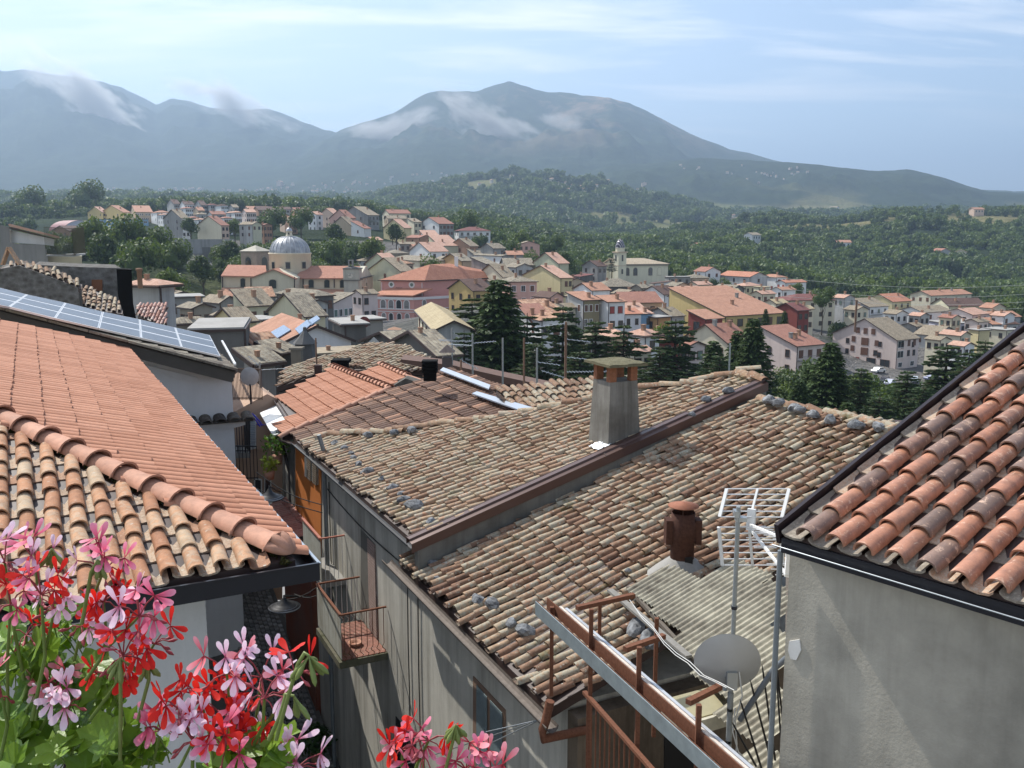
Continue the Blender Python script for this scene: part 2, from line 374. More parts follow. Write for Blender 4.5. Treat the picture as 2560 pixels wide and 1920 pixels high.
ridge_caps(roof,Cn+hipd*.22+V(0,0,.045),Hx+V(0,0,.05),.135,.43,T_ridge,ref=org(lh),seg=10)
# scallop shell finial on the hip foot
mb=MB(); vs=[];nn=48;mm=9
fx=unit(np.cross(hipd,ZUP)); fz=np.cross(fx,hipd)
for i in range(mm+1):
    for k in range(nn+1):
        a=math.pi*k/nn; b=math.pi/2*i/mm; rr=.15*(1+.26*(abs(math.sin(a*4))**.7-.5)*math.sin(b)**.8)
        vs.append(Cn+hipd*(.24-.17*math.sin(math.pi/2-b)*1.1)+fx*(-rr*math.cos(a)*math.sin(b)*1.0)+fz*(rr*.9*math.sin(a)*math.sin(b)+.04))
mb.add(vs,[(i*(nn+1)+k,i*(nn+1)+k+1,(i+1)*(nn+1)+k+1,(i+1)*(nn+1)+k) for i in range(mm) for k in range(nn)],0,None,0,True)
obj('ridge_end_tile',mb,T_ridge,lh,'fluted shell-shaped end tile')
# moss under the hip caps
moss=NT('dark_moss'); pm=moss.pos(); moss.bump(moss.noise(pm,90,5,.8),.9,.03); MOSS=moss.fin(moss.mix(moss.noise(pm,14,5,.7),(.018,.016,.010),(.085,.08,.025)),1,0,.05)
mb=MB(); rd=random.Random(4)
for i in range(520):
    t=rd.uniform(.1,6.6); c=Cn+hipd*t-unit(np.cross(hipd,n2))*0+(-g1*0)+ (np.array(e2)*.04-up2*.03)*rd.uniform(.2,1.9)+ up2*(-.08)+V(0,0,.02)
    c=Cn+hipd*t-g1*rd.uniform(.09,.22)+V(0,0,rd.uniform(-.045,.0))
    s=rd.uniform(.015,.045); ax=[V(rd.gauss(0,1),rd.gauss(0,1),rd.gauss(0,1)) for _ in range(3)]; ax=[unit(a) for a in ax]
    mb.add([c+ax[0]*s,c-ax[0]*s,c+ax[1]*s,c-ax[1]*s,c+V(0,0,s*.8),c-V(0,0,s*.5)],[(0,2,4),(2,1,4),(1,3,4),(3,0,4),(2,0,5),(1,2,5),(3,1,5),(0,3,5)])
obj('moss',mb,MOSS,lh,None,'stuff')
# gutters
def gutter(name,parent,a,b,w,h,side,mat,mat2=None,label=None):
    side=np.array(side); m=MB(); z=V(0,0,-h)
    m.bar(a+side*w+z*.5,b+side*w+z*.5,.012,h,0); m.bar(a+z+side*w*.5,b+z+side*w*.5,w,.012,0); m.bar(a+side*(w+.004)+V(0,0,.008),b+side*(w+.004)+V(0,0,.008),.028,.018,1)
    return obj(name,m,[mat,mat2 or mat],parent,label)
Mblk=simple('black_painted_gutter',(.012,.013,.018),.28,0,.2,10,.5)
gutter('gutter',lh,Cn-V(0,0,.02)-g1*.02-h1*.18,Cn+h1*6.9-V(0,0,.02)-g1*.0,.13,.15,-g1,Mblk)
gutter('gutter',lh,Cn-V(0,0,.03)-g1*.14-h1*.03,Cn+g1*11.2-V(0,0,.03)-h1*.03,.15,.13,-h1,Mblk,M['zinc'])
obj('fascia_board',MB().bar(Cn+h1*.05-g1*0+V(0,0,-.14),Cn+h1*6.9+V(0,0,-.14),.03,.16).bar(Cn+g1*.05+V(0,0,-.14),F_+V(0,0,-.14),.03,.16),M['fascia'],lh)
WC=Cn+g1*.42+h1*.74
mb=MB().prism([WC+V(0,0,-.28),WC+h1*6+V(0,0,-.28),WC+h1*6+g1*17+V(0,0,-.28),WC+g1*17+V(0,0,-.28)],V(0,0,-12))
obj('wall',mb,Wleft,lh)
# ================================================================== SOLAR PANEL HOUSE
az=-25.; gS=D(az); hS=D(az+90)
K=P(590,925,24.5)                         # lower right corner of the rake
tS=.30
# rake slope from pixels: solve point on vertical plane through K along hS
q=hit(0,772,K,gS); tS=(q[2]-K[2])/np.dot(K-q,hS)
nS=unit(V(tS*hS[0],tS*hS[1],1.)); dS=unit(hS-V(0,0,tS))
sh=thing('house','white plastered house with solar panels along the edge of its dark roof','house',K*V(1,1,0)+V(0,0,-16))
mb=MB(); A0=K-dS*16; 
mb.prism([K,K+gS*5.2,A0+gS*5.2,A0],-nS*.16)
sroof=obj('roof',mb,simple('dark_roof_board',(.05,.042,.035),.8),sh)
T_sol=tilemat('greyish_brown_roof_tile',[(0,(.12,.10,.08)),(.6,(.20,.165,.13)),(1,(.27,.22,.17))],.5,(.30,.29,.22),.5)
upS=-dS; eS=gS
field(sh,sroof,K+nS*.01,eS,upS,[(0.0,0),(5.2,0),(5.2,16),(.0,16)],.24,.40,.22,.46,.05,T_sol,None,.4,200,.92,.02,seed=11)
obj('rake_board',MB().bar(K-nS*.20+gS*-.03,A0-nS*.20-gS*.03,.05,.30),simple('dark_grey_rake_board',(.075,.066,.055),.8,0,.3,3),sh)
for i in range(17):
    a=K-dS*(i*.94)-gS*.06+nS*.03
    obj('rake_tile',MB().box(a-dS*.45,.11,.46,.03,[gS,dS,nS]),T_sol,sh)
Wd=K+gS*.55-hS*.05
t0=Wd-V(0,0,.25)
mb=MB().prism([Wd+V(0,0,-15),Wd+V(0,0,-.36),Wd-hS*15+V(0,0,15*tS-.36),Wd-hS*15+V(0,0,-15)],gS*4.6)
obj('wall',mb,Wwhite,sh)
pts=[];                                    # scalloped trim under the rake and over the cornice
for nm,z0,tt,x0 in (('scalloped_trim',-.62,tS,.9),('scalloped_trim',-1.62,0.,-.3)):
    m=MB(); N=90; L=13.; top=[];bot=[]
    for i in range(N+1):
        x=x0+L*i/N; zt=z0+tt*x; top.append(Wd-hS*x-gS*.06+V(0,0,zt+.10)); bot.append(Wd-hS*x-gS*.06+V(0,0,zt-.07*abs(math.sin(math.pi*i/6.))))
    for i in range(N): m.prism([top[i],top[i+1],bot[i+1],bot[i]],gS*.06)
    obj(nm,m,Wwhite,sh)
cop=tile_me('cornice_tile',None,.34,.5,.14,.9,8,.03)
cmat=tilemat('dark_cornice_tile',[(0,(.05,.045,.04)),(1,(.12,.09,.07))],.5,(.2,.19,.15),.4)  # cornice tiles coloured near-black brown with grey flecks
cme=cop.mesh('cornice_tile',cmat)
Rr=Matrix((Vector(hS),Vector(unit(gS+V(0,0,.25))),Vector(unit(np.cross(hS,unit(gS+V(0,0,.25))))))).transposed()
for i in range(34):
    part('cornice_tile',sh,cme,Wd-hS*(i*.37-.35)-gS*.42+V(0,0,-1.48)-org(sh),Rr.to_euler())
obj('cornice',MB().box(Wd-hS*6.2-gS*.10+V(0,0,-1.47),6.7,.12,.03,[hS,gS,ZUP]),Wdark,sh)
# panels
Mcell=NT('photovoltaic_cells'); pc=Mcell.pos()
gl=Mcell.mix(Mcell.noise(pc,2.2,3,.5),(.085,.10,.13),(.13,.15,.185)); CELL=Mcell.fin(gl,.3,0,.5)
Kp=K+nS*.16
lo=[(0,732),(55,722+3),(307,784),(549,839),(779,893),(1004,944),(1220,994)]
lo=[(-240,670),(52,722),(304,785),(545,840),(780,894),(1004,945),(1220,995)]
hi=[(-90,596),(150,655),(362,701),(568,750),(772,793),(968,838),(1160,880)]
cv=lambda p:(p[0]/2.212,440+p[1]/2.212)
for i in range(6):
    c=[hit(*cv(x),Kp,nS) for x in (lo[i],lo[i+1],hi[i+1],hi[i])]
    pn=thing('solar_panel',['leftmost solar panel of the row, cut by the photo edge','second solar panel from the left in the roof row','third solar panel from the left in the roof row','third solar panel from the right in the roof row','second solar panel from the right in the roof row','rightmost solar panel of the row at the roof corner'][i],'solar panel',c[0],'solar panels on the white house')
    def Q(a,b): return (c[0]*(1-a)+c[1]*a)*(1-b)+(c[3]*(1-a)+c[2]*a)*b
    obj('frame',MB().prism([Q(.004,0),Q(.996,0),Q(.996,1),Q(.004,1)],-nS*.05),M['alu'],pn)
    for b0,b1 in ((.02,.305),(.36,.64),(.695,.98)):
        obj('cell_field',MB().prism([Q(.03,b0)+nS*.006,Q(.97,b0)+nS*.006,Q(.97,b1)+nS*.006,Q(.03,b1)+nS*.006],-nS*.02),CELL,pn)
obj('verge_strip',MB().bar(hit(*cv((1300,1042)),K+nS*.12,nS),hit(*cv((1228,912)),K+nS*.12,nS),.06,.05),M['alu'],sh)
# ================================================================== MIDDLE HOUSE (grey, two old coppo roofs)
gm=D(-26.3); hm=D(63.7); tm=.285
Bm=P(1036,1354,15.); Em=P(1001,1406,15.6)
nB=rplane(63.7,tm); nB=nB/np.linalg.norm(nB); upm=unit(hm+V(0,0,tm))
mh=thing('house','old grey plastered house with stones lying on its two lichened tile roofs','house',Bm*V(1,1,0)+V(0,0,-13.5))
ridpx=[(787,1108),(822,1096),(984,1088),(1100,1069),(1200,1060),(1355,1033),(1478,1009),(1598,983),(1724,968),(1786,955),(1844,943),(1890,955)]
rid=[hit(u,v,Bm,nB) for u,v in ridpx]
farc=hit(742,1103,Bm,ZUP); topn=hit(1893,966,Bm,nB)
up_poly3=[Bm,farc]+rid+[topn]
uroof=obj('roof',MB().prism(up_poly3,-V(0,0,.14)),M['fascia'],mh,'upper roof behind the brown metal parapet')
pol=[sw(Bm,gm,upm,q) for q in up_poly3]
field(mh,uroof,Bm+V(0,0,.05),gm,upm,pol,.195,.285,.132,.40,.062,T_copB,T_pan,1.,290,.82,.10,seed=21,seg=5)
for a,b in zip(rid[:-1],rid[1:]):
    ridge_caps(uroof,a+V(0,0,.10),b+V(0,0,.10),.12,.46,T_copB,name='ridge_tile',collar=False,jit=1.2,seed=int(a[0]*10)+50,flat=.8,ref=org(mh),seg=6)
tE=.35; upE=unit(hm+V(0,0,tE)); nE=rplane(63.7,tE); nE/=np.linalg.norm(nE)
lowpx=[(1899,1008),(2010,1035),(2110,1055),(2222,1078)]
lw=[hit(u,v,Em,nE) for u,v in lowpx]
E2=hit(1377,1770,Em,ZUP); 
back=lw[-1]-gm*3.5; nearw=E2+ (upE*8.5)-gm*.2
lpoly=[E2,Em]+[Em+upE*.2+gm*.0, Bm+V(0,0,-.52)+hm*.4]+lw+[back,nearw]
lpoly=[E2,Em,Em+gm*.25+upE*.8,hit(1890,1000,Em,nE)]+lw+[back,nearw]
lroof=obj('roof',MB().prism([p for p in lpoly],-V(0,0,.14)),M['fascia'],mh,'lower roof in front of the parapet')
pol=[sw(Em,gm,upE,q) for q in lpoly]
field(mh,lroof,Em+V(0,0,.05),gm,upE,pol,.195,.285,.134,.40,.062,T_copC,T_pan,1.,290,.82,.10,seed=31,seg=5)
ridge_caps(lroof,lw[0]+V(0,0,.08),lw[-1]+V(0,0,.08),.11,.42,T_copC,collar=False,jit=1.5,seed=61,flat=.8,ref=org(mh),seg=6)
# parapet wall with brown flashing
pa=Bm-gm*.22; pb=topn-gm*.22
mb=MB(); mb.prism([Bm+V(0,0,.02),Bm-gm*.17+V(0,0,.02),Bm-gm*.17-V(0,0,.9),Bm-V(0,0,.9)],topn+upm*.1-Bm)
obj('parapet',mb,plaster('lichened_parapet',(.19,.185,.165),.7,.5,2.5,(.05,.048,.042)),mh)
brown=simple('brown_sheet_metal',(.085,.048,.040),.42,.3,.15,4,.5)
mb=MB(); L=topn+upm*.25-Bm; s0=Bm-upm*.12+V(0,0,.11)
for a,b,z1,z2 in ((.06,-.07,0.,.005),(-.07,-.08,.005,-.03),(-.08,-.18,-.03,-.05),(-.18,-.19,-.05,-.20)):
    p=[s0+gm*a+V(0,0,z1),s0+gm*b+V(0,0,z2),s0+gm*b+V(0,0,z2-.012),s0+gm*a+V(0,0,z1-.012)]
    mb.prism(p,L)
mb.prism([s0+gm*.08,s0+gm*.09,s0+gm*.09-V(0,0,.12),s0+gm*.08-V(0,0,.12)],L)
fl=obj('flashing',mb,brown,mh)
obj('flashing_joint',MB().prism([s0+L*.5+gm*.065+V(0,0,.008),s0+L*.5-gm*.20+V(0,0,-.04),s0+L*.5-gm*.20+V(0,0,-.06),s0+L*.5+gm*.065-V(0,0,.008)],unit(L)*.02),M['fascia'],mh)
# walls
fa=hit(807,1180,Bm+hm*.30,hm)*V(1,1,0)     # far wall corner (vertical edge u=807)
wl=Bm+hm*.30; s_f=float(np.dot(fa-wl*V(1,1,0),gm)); s_n=float(np.dot((E2-wl)*V(1,1,0),gm))+.15
b0=wl+gm*s_f; b1=wl+gm*s_n
mb=MB(); 
mb.prism([b0*V(1,1,0)+V(0,0,Bm[2]-.1),wl*V(1,1,0)+V(0,0,Bm[2]-.1),wl*V(1,1,0)+V(0,0,-14),b0*V(1,1,0)+V(0,0,-14)],hm*7)
mb.prism([(wl+gm*-.003)*V(1,1,0)+V(0,0,Em[2]-.1),b1*V(1,1,0)+V(0,0,Em[2]-.1),b1*V(1,1,0)+V(0,0,-14),(wl-gm*.003)*V(1,1,0)+V(0,0,-14)],hm*7.5)
obj('wall',mb,Wgrey,mh)
def gut2(a,b,parent,mat,r=.07):
    d=unit(b-a); x=-hm; m=MB(); vs=[]
    for p in (a,b):
        for k in range(7): t=math.pi*k/6; vs.append(p-hm*.06+hm*r*math.cos(t)-V(0,0,r*math.sin(t)))
    m.add(vs,[(k,k+1,8+k,7+k) for k in range(6)]); m.bar(a-hm*(.06+r),b-hm*(.06+r),.014,.02); return obj('gutter',m,mat,parent)
gut2(Bm-V(0,0,.05),farc+gm*.1-V(0,0,.05),mh,simple('dark_old_gutter',(.04,.04,.042),.5,.5))
rg=simple('rusty_grey_gutter',(.12,.10,.085),.7,.4,.5,12)
gut2(E2-gm*.3-V(0,0,.06)-hm*.08,Em+gm*.35-V(0,0,.04)-hm*.08,mh,rg,.085)
# recessed window / balcony door with shutters in the grey wall
def wallbox(name,px,Q,n,depth,mat,parent,label=None,out=0.):
    pts=[hit(u,v,Q,n)+n*out for u,v in px]; return obj(name,MB().prism(pts,n*depth),mat,parent,label)
nh=-hm
wq=wl+nh*.0
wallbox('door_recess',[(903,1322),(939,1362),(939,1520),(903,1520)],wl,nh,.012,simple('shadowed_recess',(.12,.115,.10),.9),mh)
for i in range(30):
    v0=1345+i*6.0
    pass
m=MB(); a=hit(921,1345,wl,nh);b=hit(939,1362,wl,nh)
for i in range(34):
    z=-V(0,0,.06*i); m.prism([a+nh*.03+z,b+nh*.03+z,b+nh*.03+z-V(0,0,.045),a+nh*.03+z-V(0,0,.045)],-nh*.03)
obj('rolling_shutter',m,simple('pinkish_shutter',(.30,.22,.19),.7),mh)
wallbox('window',[(1185,1690),(1265,1775),(1265,1940),(1185,1940)],wl,nh,.02,simple('old_wood_window',(.20,.13,.09),.7),mh)
wallbox('window_pane',[(1192,1712),(1218,1742),(1218,1940),(1192,1940)],wl+nh*.03,nh,.01,simple('bluish_pane',(.16,.20,.21),.25),mh)
wallbox('window_pane',[(1226,1750),(1256,1782),(1256,1940),(1226,1940)],wl+nh*.03,nh,.01,simple('bluish_pane',(.16,.20,.21),.25),mh)
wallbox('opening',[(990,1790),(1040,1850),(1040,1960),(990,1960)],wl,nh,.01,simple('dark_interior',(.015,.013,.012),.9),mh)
# downpipe at the corner
pp=hit(811,1180,Bm+hm*.18,hm)
obj('downpipe',MB().tube([pp+V(0,0,.9)-hm*.1,pp+V(0,0,.5),pp*V(1,1,0)+V(0,0,-14)],.05,8),simple('grey_downpipe',(.20,.22,.23),.5,.3),mh)
pp=hit(862,1200,wl-hm*.05,hm)
cab=MB()
for k,(u0,v0,u1,v1) in enumerate([(1018,1410,1030,1790),(1044,1430,1052,1900),(822,1205,826,1600)]):
    a=hit(u0,v0,wl-hm*.03,hm);b=a*V(1,1,0)+V(0,0,hit(u1,v1,wl,hm)[2]); cab.tube([a,(a+b)/2+gm*.03,b],.012,5)
a=hit(812,1215,wl-hm*.05,hm);b=hit(1000,1405,wl-hm*.05,hm)
pts=[a+(b-a)*i/8+V(0,0,-.1*math.sin(math.pi*i/8)) for i in range(9)]; cab.tube(pts,.014,5)
obj('cable',cab,simple('black_cable',(.03,.028,.026),.7),mh)
# stones lying on the roofs : each a thing
ST=NT('grey_limestone'); ps=ST.pos(); ST.bump(ST.noise(ps,25,6,.7),.6,.02)
STM=ST.fin(ST.mix(ST.ramp(ST.noise(ps,7,6,.75,1.),[(.35,0.),(.62,1.)]),(.05,.052,.056),(.27,.28,.29)),.85,0,.2)
def stone(c,sx,sy,sz,seed,label,az=0):
    c=c-V(0,0,.05)
    rd=random.Random(seed); import bmesh
    bm=bmesh.new(); bmesh.ops.create_icosphere(bm,subdivisions=2,radius=1)
    for v in bm.verts:
        k=1+.38*noise.noise(v.co*1.3+Vector((seed,0,0)))+.12*noise.noise(v.co*4+Vector((0,seed,0))); v.co*=k
        v.co.x*=sx; v.co.y*=sy; v.co.z*=sz
        if v.co.z<-sz*.55: v.co.z=-sz*.55
    me=bpy.data.meshes.new('stone'); bm.to_mesh(me); bm.free(); me.materials.append(STM)
    o=bpy.data.objects.new('stone',me); C.objects.link(o); o.location=Vector([float(x) for x in c]); o.rotation_euler=(rd.uniform(-.2,.2),rd.uniform(-.2,.2),rd.uniform(0,6.28) if az==0 else az)
    tag(o,label,'stone','stones weighting down the old roofs'); return o
SU=[(836,1103,26,'small dark grey stone at the far corner of the upper roof'),(863,1114,22,'pale flat stone next to the far corner of the upper roof'),(878,1128,20,'dark stone third from the top in the row down the upper roof eave'),(885,1139,22,'light grey stone just below a dark one near the upper eave'),(897,1155,27,'dark mossy stone halfway along the row on the upper eave'),(919,1173,34,'pointed grey stone standing up in the row on the upper roof'),(956,1192,27,'squarish grey stone in the middle of the upper eave row'),(982,1213,32,'flat light stone with dark hollow on the upper roof'),(1003,1228,24,'small dark stone wedged behind two light stones'),(1009,1243,36,'light grey boulder second from the parapet end'),(1037,1257,52,'largest long pale stone near the lower end of the upper roof'),(1077,1296,30,'single dark stone beside the brown metal parapet')]
for i,(u,v,s,lb) in enumerate(SU):
    q=hit(u,v,Bm+V(0,0,.15),nB); k=s/2300*q[1]*.46; stone(q,k*1.15,k*.8,k*.7,i+1,lb)
SLo=[(1084,1407,40,'grey angular stone at the upper left corner of the lower roof'),(1090,1440,34,'second grey stone at the left eave of the lower roof'),(1195,1492,42,'flat pale stone beside a mottled boulder on the lower roof'),(1232,1503,48,'mottled grey boulder in the middle of the lower roof'),(1278,1549,38,'small pale stone above the big cluster near the eave'),(1313,1568,52,'largest cluster stone near the rusty frame'),(1570,1418,20,'tiny dark stone left of the rusted flue'),(1592,1560,70,'large mortar lump under the wooden plank'),(1622,1590,70,'grey mortar lump where the corrugated sheets start')]
for i,(u,v,s,lb) in enumerate(SLo):
    q=hit(u,v,Em+V(0,0,.15),nE); k=s/2300*q[1]*.46; stone(q,k*1.15,k*.85,k*.75,i+31,lb)
SR=[(1922,1003,44,'twin grey stone at the end of the metal parapet'),(1945,1010,34,'pale stone right of the parapet end'),(1985,1025,40,'whitish stone on the ridge of the lower roof'),(1998,1028,34,'dark ridge stone left of the second gap'),(2032,1040,38,'round ridge stone in the middle of the row'),(2075,1053,40,'flat ridge stone with pale top'),(2140,1068,46,'pointed blue-grey stone standing on the ridge'),(2195,1072,40,'last ridge stone next to the right-hand roof')]
for i,(u,v,s,lb) in enumerate(SR):
    q=hit(u,v+6,Em+V(0,0,.15),nE); k=s/2300*q[1]*.45; stone(q+V(0,0,.12),k*1.1,k*.8,k*.75,i+61,lb)
for i,(u,v,s,lb) in enumerate([(1765,992,30,'pale stone on the upper roof near the parapet end'),(1820,970,32,'pointed stone on the ridge of the upper roof'),(1730,1030,22,'small dark stone on the upper roof right of the chimney'),(920,1082,26,'pale slab on the ridge left end'),(985,1076,26,'grey slab on the ridge above the grey wall'),(1030,1070,34,'broad grey stone on the ridge before the brown roof')]):
    q=hit(u,v,Bm+V(0,0,.2),nB); k=s/2300*q[1]*.46; stone(q,k*1.15,k*.8,k*.75,i+81,lb)
# chimney with slab on brick stilts
cb=[hit(u,v,Bm,nB) for u,v in ((1484,1106),(1522,1124),(1594,1090))]
cc=cb[1]; ax=gm; ay=hm; wA=.62; wB=.62
lc=cc+gm*.0
ch=thing('chimney','square grey chimney with mossy slab cap on four brick stilts','chimney',lc)
zt=hit(1527,958,lc,hm)[2]
Cb=lc; m=MB(); 
def ringc(z,o): return [V(lc[0],lc[1],z)+gm*(-o)+hm*(-o),V(lc[0],lc[1],z)+gm*(-o)+hm*(wB+o),V(lc[0],lc[1],z)+gm*(wA+o)+hm*(wB+o),V(lc[0],lc[1],z)+gm*(wA+o)+hm*(-o)]
wA=abs(float(np.dot(hit(1478,1100,lc,hm)-lc,gm))); wB=abs(float(np.dot(hit(1594,1092,lc,gm)-lc,hm)))
r0=ringc(lc[2]-.4,.06);r1=ringc(zt,-.02)
m.add(r0+r1,[(0,1,5,4),(1,2,6,5),(2,3,7,6),(3,0,4,7),(4,5,6,7)])
obj('stack',m,plaster('sooty_chimney_plaster',(.24,.23,.205),.8,.7,2.2,(.06,.055,.045)),ch)
cen=V(lc[0],lc[1],zt)+gm*wA/2+hm*wB/2
for i,j in ((-1,-1),(-1,1),(1,-1),(1,1)):
    obj('brick_stilt',MB().box(cen+gm*i*(wA/2-.09)+hm*j*(wB/2-.09)+V(0,0,.16),.06,.075,.16,[gm,hm,ZUP]),simple('old_brick',(.24,.10,.05),.85,0,.5,20),ch)
slabm=NT('mossy_slab');pz=slabm.pos(); slabm.bump(slabm.noise(pz,40,6,.8),1,.03)
SLAB=slabm.fin(slabm.mix(slabm.noise(pz,10,6,.7),(.10,.095,.06),(.26,.235,.15)),.95,0,.1)
m=MB(); N=10
def sl(a,b,z): return cen+gm*(a*(wA/2+.14))+hm*(b*(wB/2+.10))+V(0,0,.32+z+.02*noise.noise(Vector((a*3,b*3,z*9))))
vs=[sl(-1+2*i/N,-1+2*j/N,.06*(1-.5*max(abs(-1+2*i/N),abs(-1+2*j/N))**4)) for j in range(N+1) for i in range(N+1)]
m.add(vs,[(j*(N+1)+i,j*(N+1)+i+1,(j+1)*(N+1)+i+1,(j+1)*(N+1)+i) for j in range(N) for i in range(N)])
m.prism([sl(-1,-1,.03),sl(1,-1,.03),sl(1,1,.03),sl(-1,1,.03)],V(0,0,-.05)); obj('cap_slab',m,SLAB,ch)
wp=hit(1500,1112,Bm+V(0,0,.12),nB)
m=MB(); N=8; vs=[wp+gm*(a/N-.5)*.36+hm*(b/N-.5)*.30+upm*0+V(0,0,tm*(b/N-.5)*.30+.03*noise.noise(Vector((a*.9,b*.9,1)))) for a in range(N+1) for b in range(N+1)]
m.add(vs,[(i*(N+1)+j,i*(N+1)+j+1,(i+1)*(N+1)+j+1,(i+1)*(N+1)+j) for i in range(N) for j in range(N)]); obj('foil_flashing',m,simple('crumpled_white_foil',(.75,.76,.78),.35,.2),ch)
# small coppo roof peeping behind the ridge
Qr=hit(1350,1020,P(1350,1020,21.5),ZUP); nR=rplane(-28,.32); nR/=np.linalg.norm(nR)
rp=[hit(u,v,Qr,nR) for u,v in ((1240,975),(1330,968),(1420,960),(1500,955),(1560,975),(1560,1050),(1480,1060),(1330,1055),(1265,1010))]
br=thing('house','low house whose small coppo roof shows behind the ridge left of the chimney','house',Qr*V(1,1,0)+V(0,0,-14))
rr=obj('roof',MB().prism(rp,-V(0,0,.15)),M['fascia'],br); upr=unit(D(-28)+V(0,0,.32)); er=D(62)
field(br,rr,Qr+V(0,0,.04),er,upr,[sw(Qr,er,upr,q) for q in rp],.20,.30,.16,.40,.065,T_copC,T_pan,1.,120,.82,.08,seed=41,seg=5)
obj('wall',MB().prism([x*V(1,1,0)+V(0,0,x[2]-.6) for x in (rp[0],rp[3],rp[6],rp[8])],V(0,0,-8)),Wdark,br)
# ================================================================== RED + BROWN ROOF HOUSE
zr=hit(731,1096,Bm,ZUP); Rb=farc+V(0,0,-.10)
nR2=nB; QR=farc+gm*.1+V(0,0,-.22)
rh=thing('house','house with bright terracotta and dark brown tiled roof halves and an orange wall','house',QR*V(1,1,0)+V(0,0,-13.5))
redpx=[(706,1094),(692,1062),(729,1051),(692,996),(833,920),(976,976),(731,1083)]
red=[hit(u,v,QR,nR2) for u,v in redpx]
brpx=[(731,1086),(976,978),(1005,968),(1058,950),(1105,925),(1222,967),(1330,1030),(1330,1090),(900,1130),(790,1125),(742,1103)]
brn=[hit(u,v,QR,nR2) for u,v in brpx]
r1=obj('roof',MB().prism(red,-V(0,0,.16)),M['fascia'],rh,'bright terracotta half of the roof')
field(rh,r1,QR+V(0,0,.03),gm,upm,[sw(QR,gm,upm,q) for q in red],.185,.40,.175,.46,.045,T_flat,None,.12,290,.95,.02,seed=51,seg=4,rowphase=.05)
r2=obj('roof',MB().prism(brn,-V(0,0,.16)),M['fascia'],rh,'dirty brown half of the roof')
field(rh,r2,QR+V(0,0,.03),gm,upm,[sw(QR,gm,upm,q) for q in brn],.20,.42,.185,.48,.05,T_brown,None,.25,290,.95,.02,seed=52,seg=4)
ridge_caps(r1,red[5]+V(0,0,.06)+gm*0,red[6]+V(0,0,.06),.11,.44,T_ridge,ref=org(rh),seg=6,collar=False)
ridge_caps(r1,red[5]+V(0,0,.08),red[4]+V(0,0,.06),.11,.30,T_ridge,ref=org(rh),seg=6,collar=True)
ml=MB(); 
for px in ([(1100,925),(1108,918),(1226,962),(1222,972)],[(1180,983),(1192,978),(1345,1022),(1320,1032)]):
    ml.prism([hit(u,v,QR+V(0,0,.22),nR2) for u,v in px],-V(0,0,.03))
obj('flashing',ml,simple('pale_blue_zinc_sheet',(.34,.38,.44),.4,.4,.12,5),rh)
wr=QR+hm*.35
fx0=hit(711,1110,wr,hm); nx0=hit(806,1200,wr,hm)
s1=float(np.dot((fx0-wr),gm)); s2=float(np.dot((nx0-wr),gm))
def wpt(s,z): return (wr+gm*s)*V(1,1,0)+V(0,0,z)
orange=plaster('orange_plaster',(.52,.17,.04),.12,.2,1.,(.3,.1,.03))
obj('wall',MB().prism([wpt(s1,QR[2]-.2),wpt(s2-.3,QR[2]-.2),wpt(s2-.3,-14),wpt(s1,-14)],hm*6),Wgrey,rh)
wallbox('orange_panel',[(740,1118),(804,1165),(804,1420),(740,1290)],wr,nh,.02,orange,rh)
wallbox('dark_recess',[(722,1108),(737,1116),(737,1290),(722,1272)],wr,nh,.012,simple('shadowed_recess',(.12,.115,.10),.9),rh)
wallbox('window_frame',[(763,1122),(796,1150),(796,1212),(763,1190)],wr+nh*.022,nh,.02,simple('cream_frame',(.6,.55,.45),.6),rh)
m=MB()
for j,(ua,ub) in enumerate(((768,778),(782,793))):
    for i in range(12):
        vv=1130+i*5.2+(ua-763)*.8; a=hit(ua,vv,wr+nh*.05,nh);b=hit(ub,vv+8,wr+nh*.05,nh); m.prism([a,b,b-V(0,0,.04),a-V(0,0,.04)],nh*.02)
obj('shutter',m,simple('brown_louvre',(.13,.10,.07),.7),rh)
a=hit(707,1100,wr-hm*.1,hm); obj('downpipe',MB().tube([a+V(0,0,.2)-hm*.3,a-V(0,0,.2),(a-V(0,0,.2))*V(1,1,0)+V(0,0,a[2]-.9)+hm*.1-gm*.25,(a-gm*.25)*V(1,1,0)+V(0,0,-13.5)+hm*.1],.05,8),simple('dark_brown_pipe',(.04,.03,.028),.4),rh)
gut2(hit(706,1096,QR-V(0,0,.04),ZUP),hit(742,1105,QR-V(0,0,.04),ZUP)-gm*.4,rh,M['fascia'])
gut2(red[2],red[3],rh,M['fascia'])
obj('awning',MB().prism([hit(u,v,QR-V(0,0,.12),unit(nR2*1.+0*hm)) for u,v in ((650,1032),(694,1011),(722,1050),(727,1075),(697,1084),(682,1088))],-V(0,0,.03)),simple('white_corrugated_awning',(.72,.74,.74),.5,0,.06,9),rh)
# the second, smaller terracotta roof behind
Q2=P(930,960,29.); 
rh2=thing('house','second terracotta roof just behind the bright roof, with a grey dormer end','house',Q2*V(1,1,0)+V(0,0,-14))
n22=rplane(63.7,.30); n22/=np.linalg.norm(n22); p2=[hit(u,v,Q2,n22) for u,v in ((890,937),(953,914),(1015,942),(968,968),(976,975))]
ra=obj('roof',MB().prism(p2,-V(0,0,.15)),M['fascia'],rh2); field(rh2,ra,Q2+V(0,0,.03),gm,unit(hm+V(0,0,.3)),[sw(Q2,gm,unit(hm+V(0,0,.3)),q) for q in p2],.2,.4,.19,.46,.045,T_flat,None,.15,100,.95,.0,seed=57,seg=4)
ridge_caps(ra,hit(1020,944,Q2,n22)+V(0,0,.06),hit(953,914,Q2,n22)+V(0,0,.06),.1,.33,T_ridge,ref=org(rh2),seg=6)
p3=[hit(u,v,Q2-V(0,0,.1),n22) for u,v in ((957,914),(1062,950),(1045,956),(1016,941))]
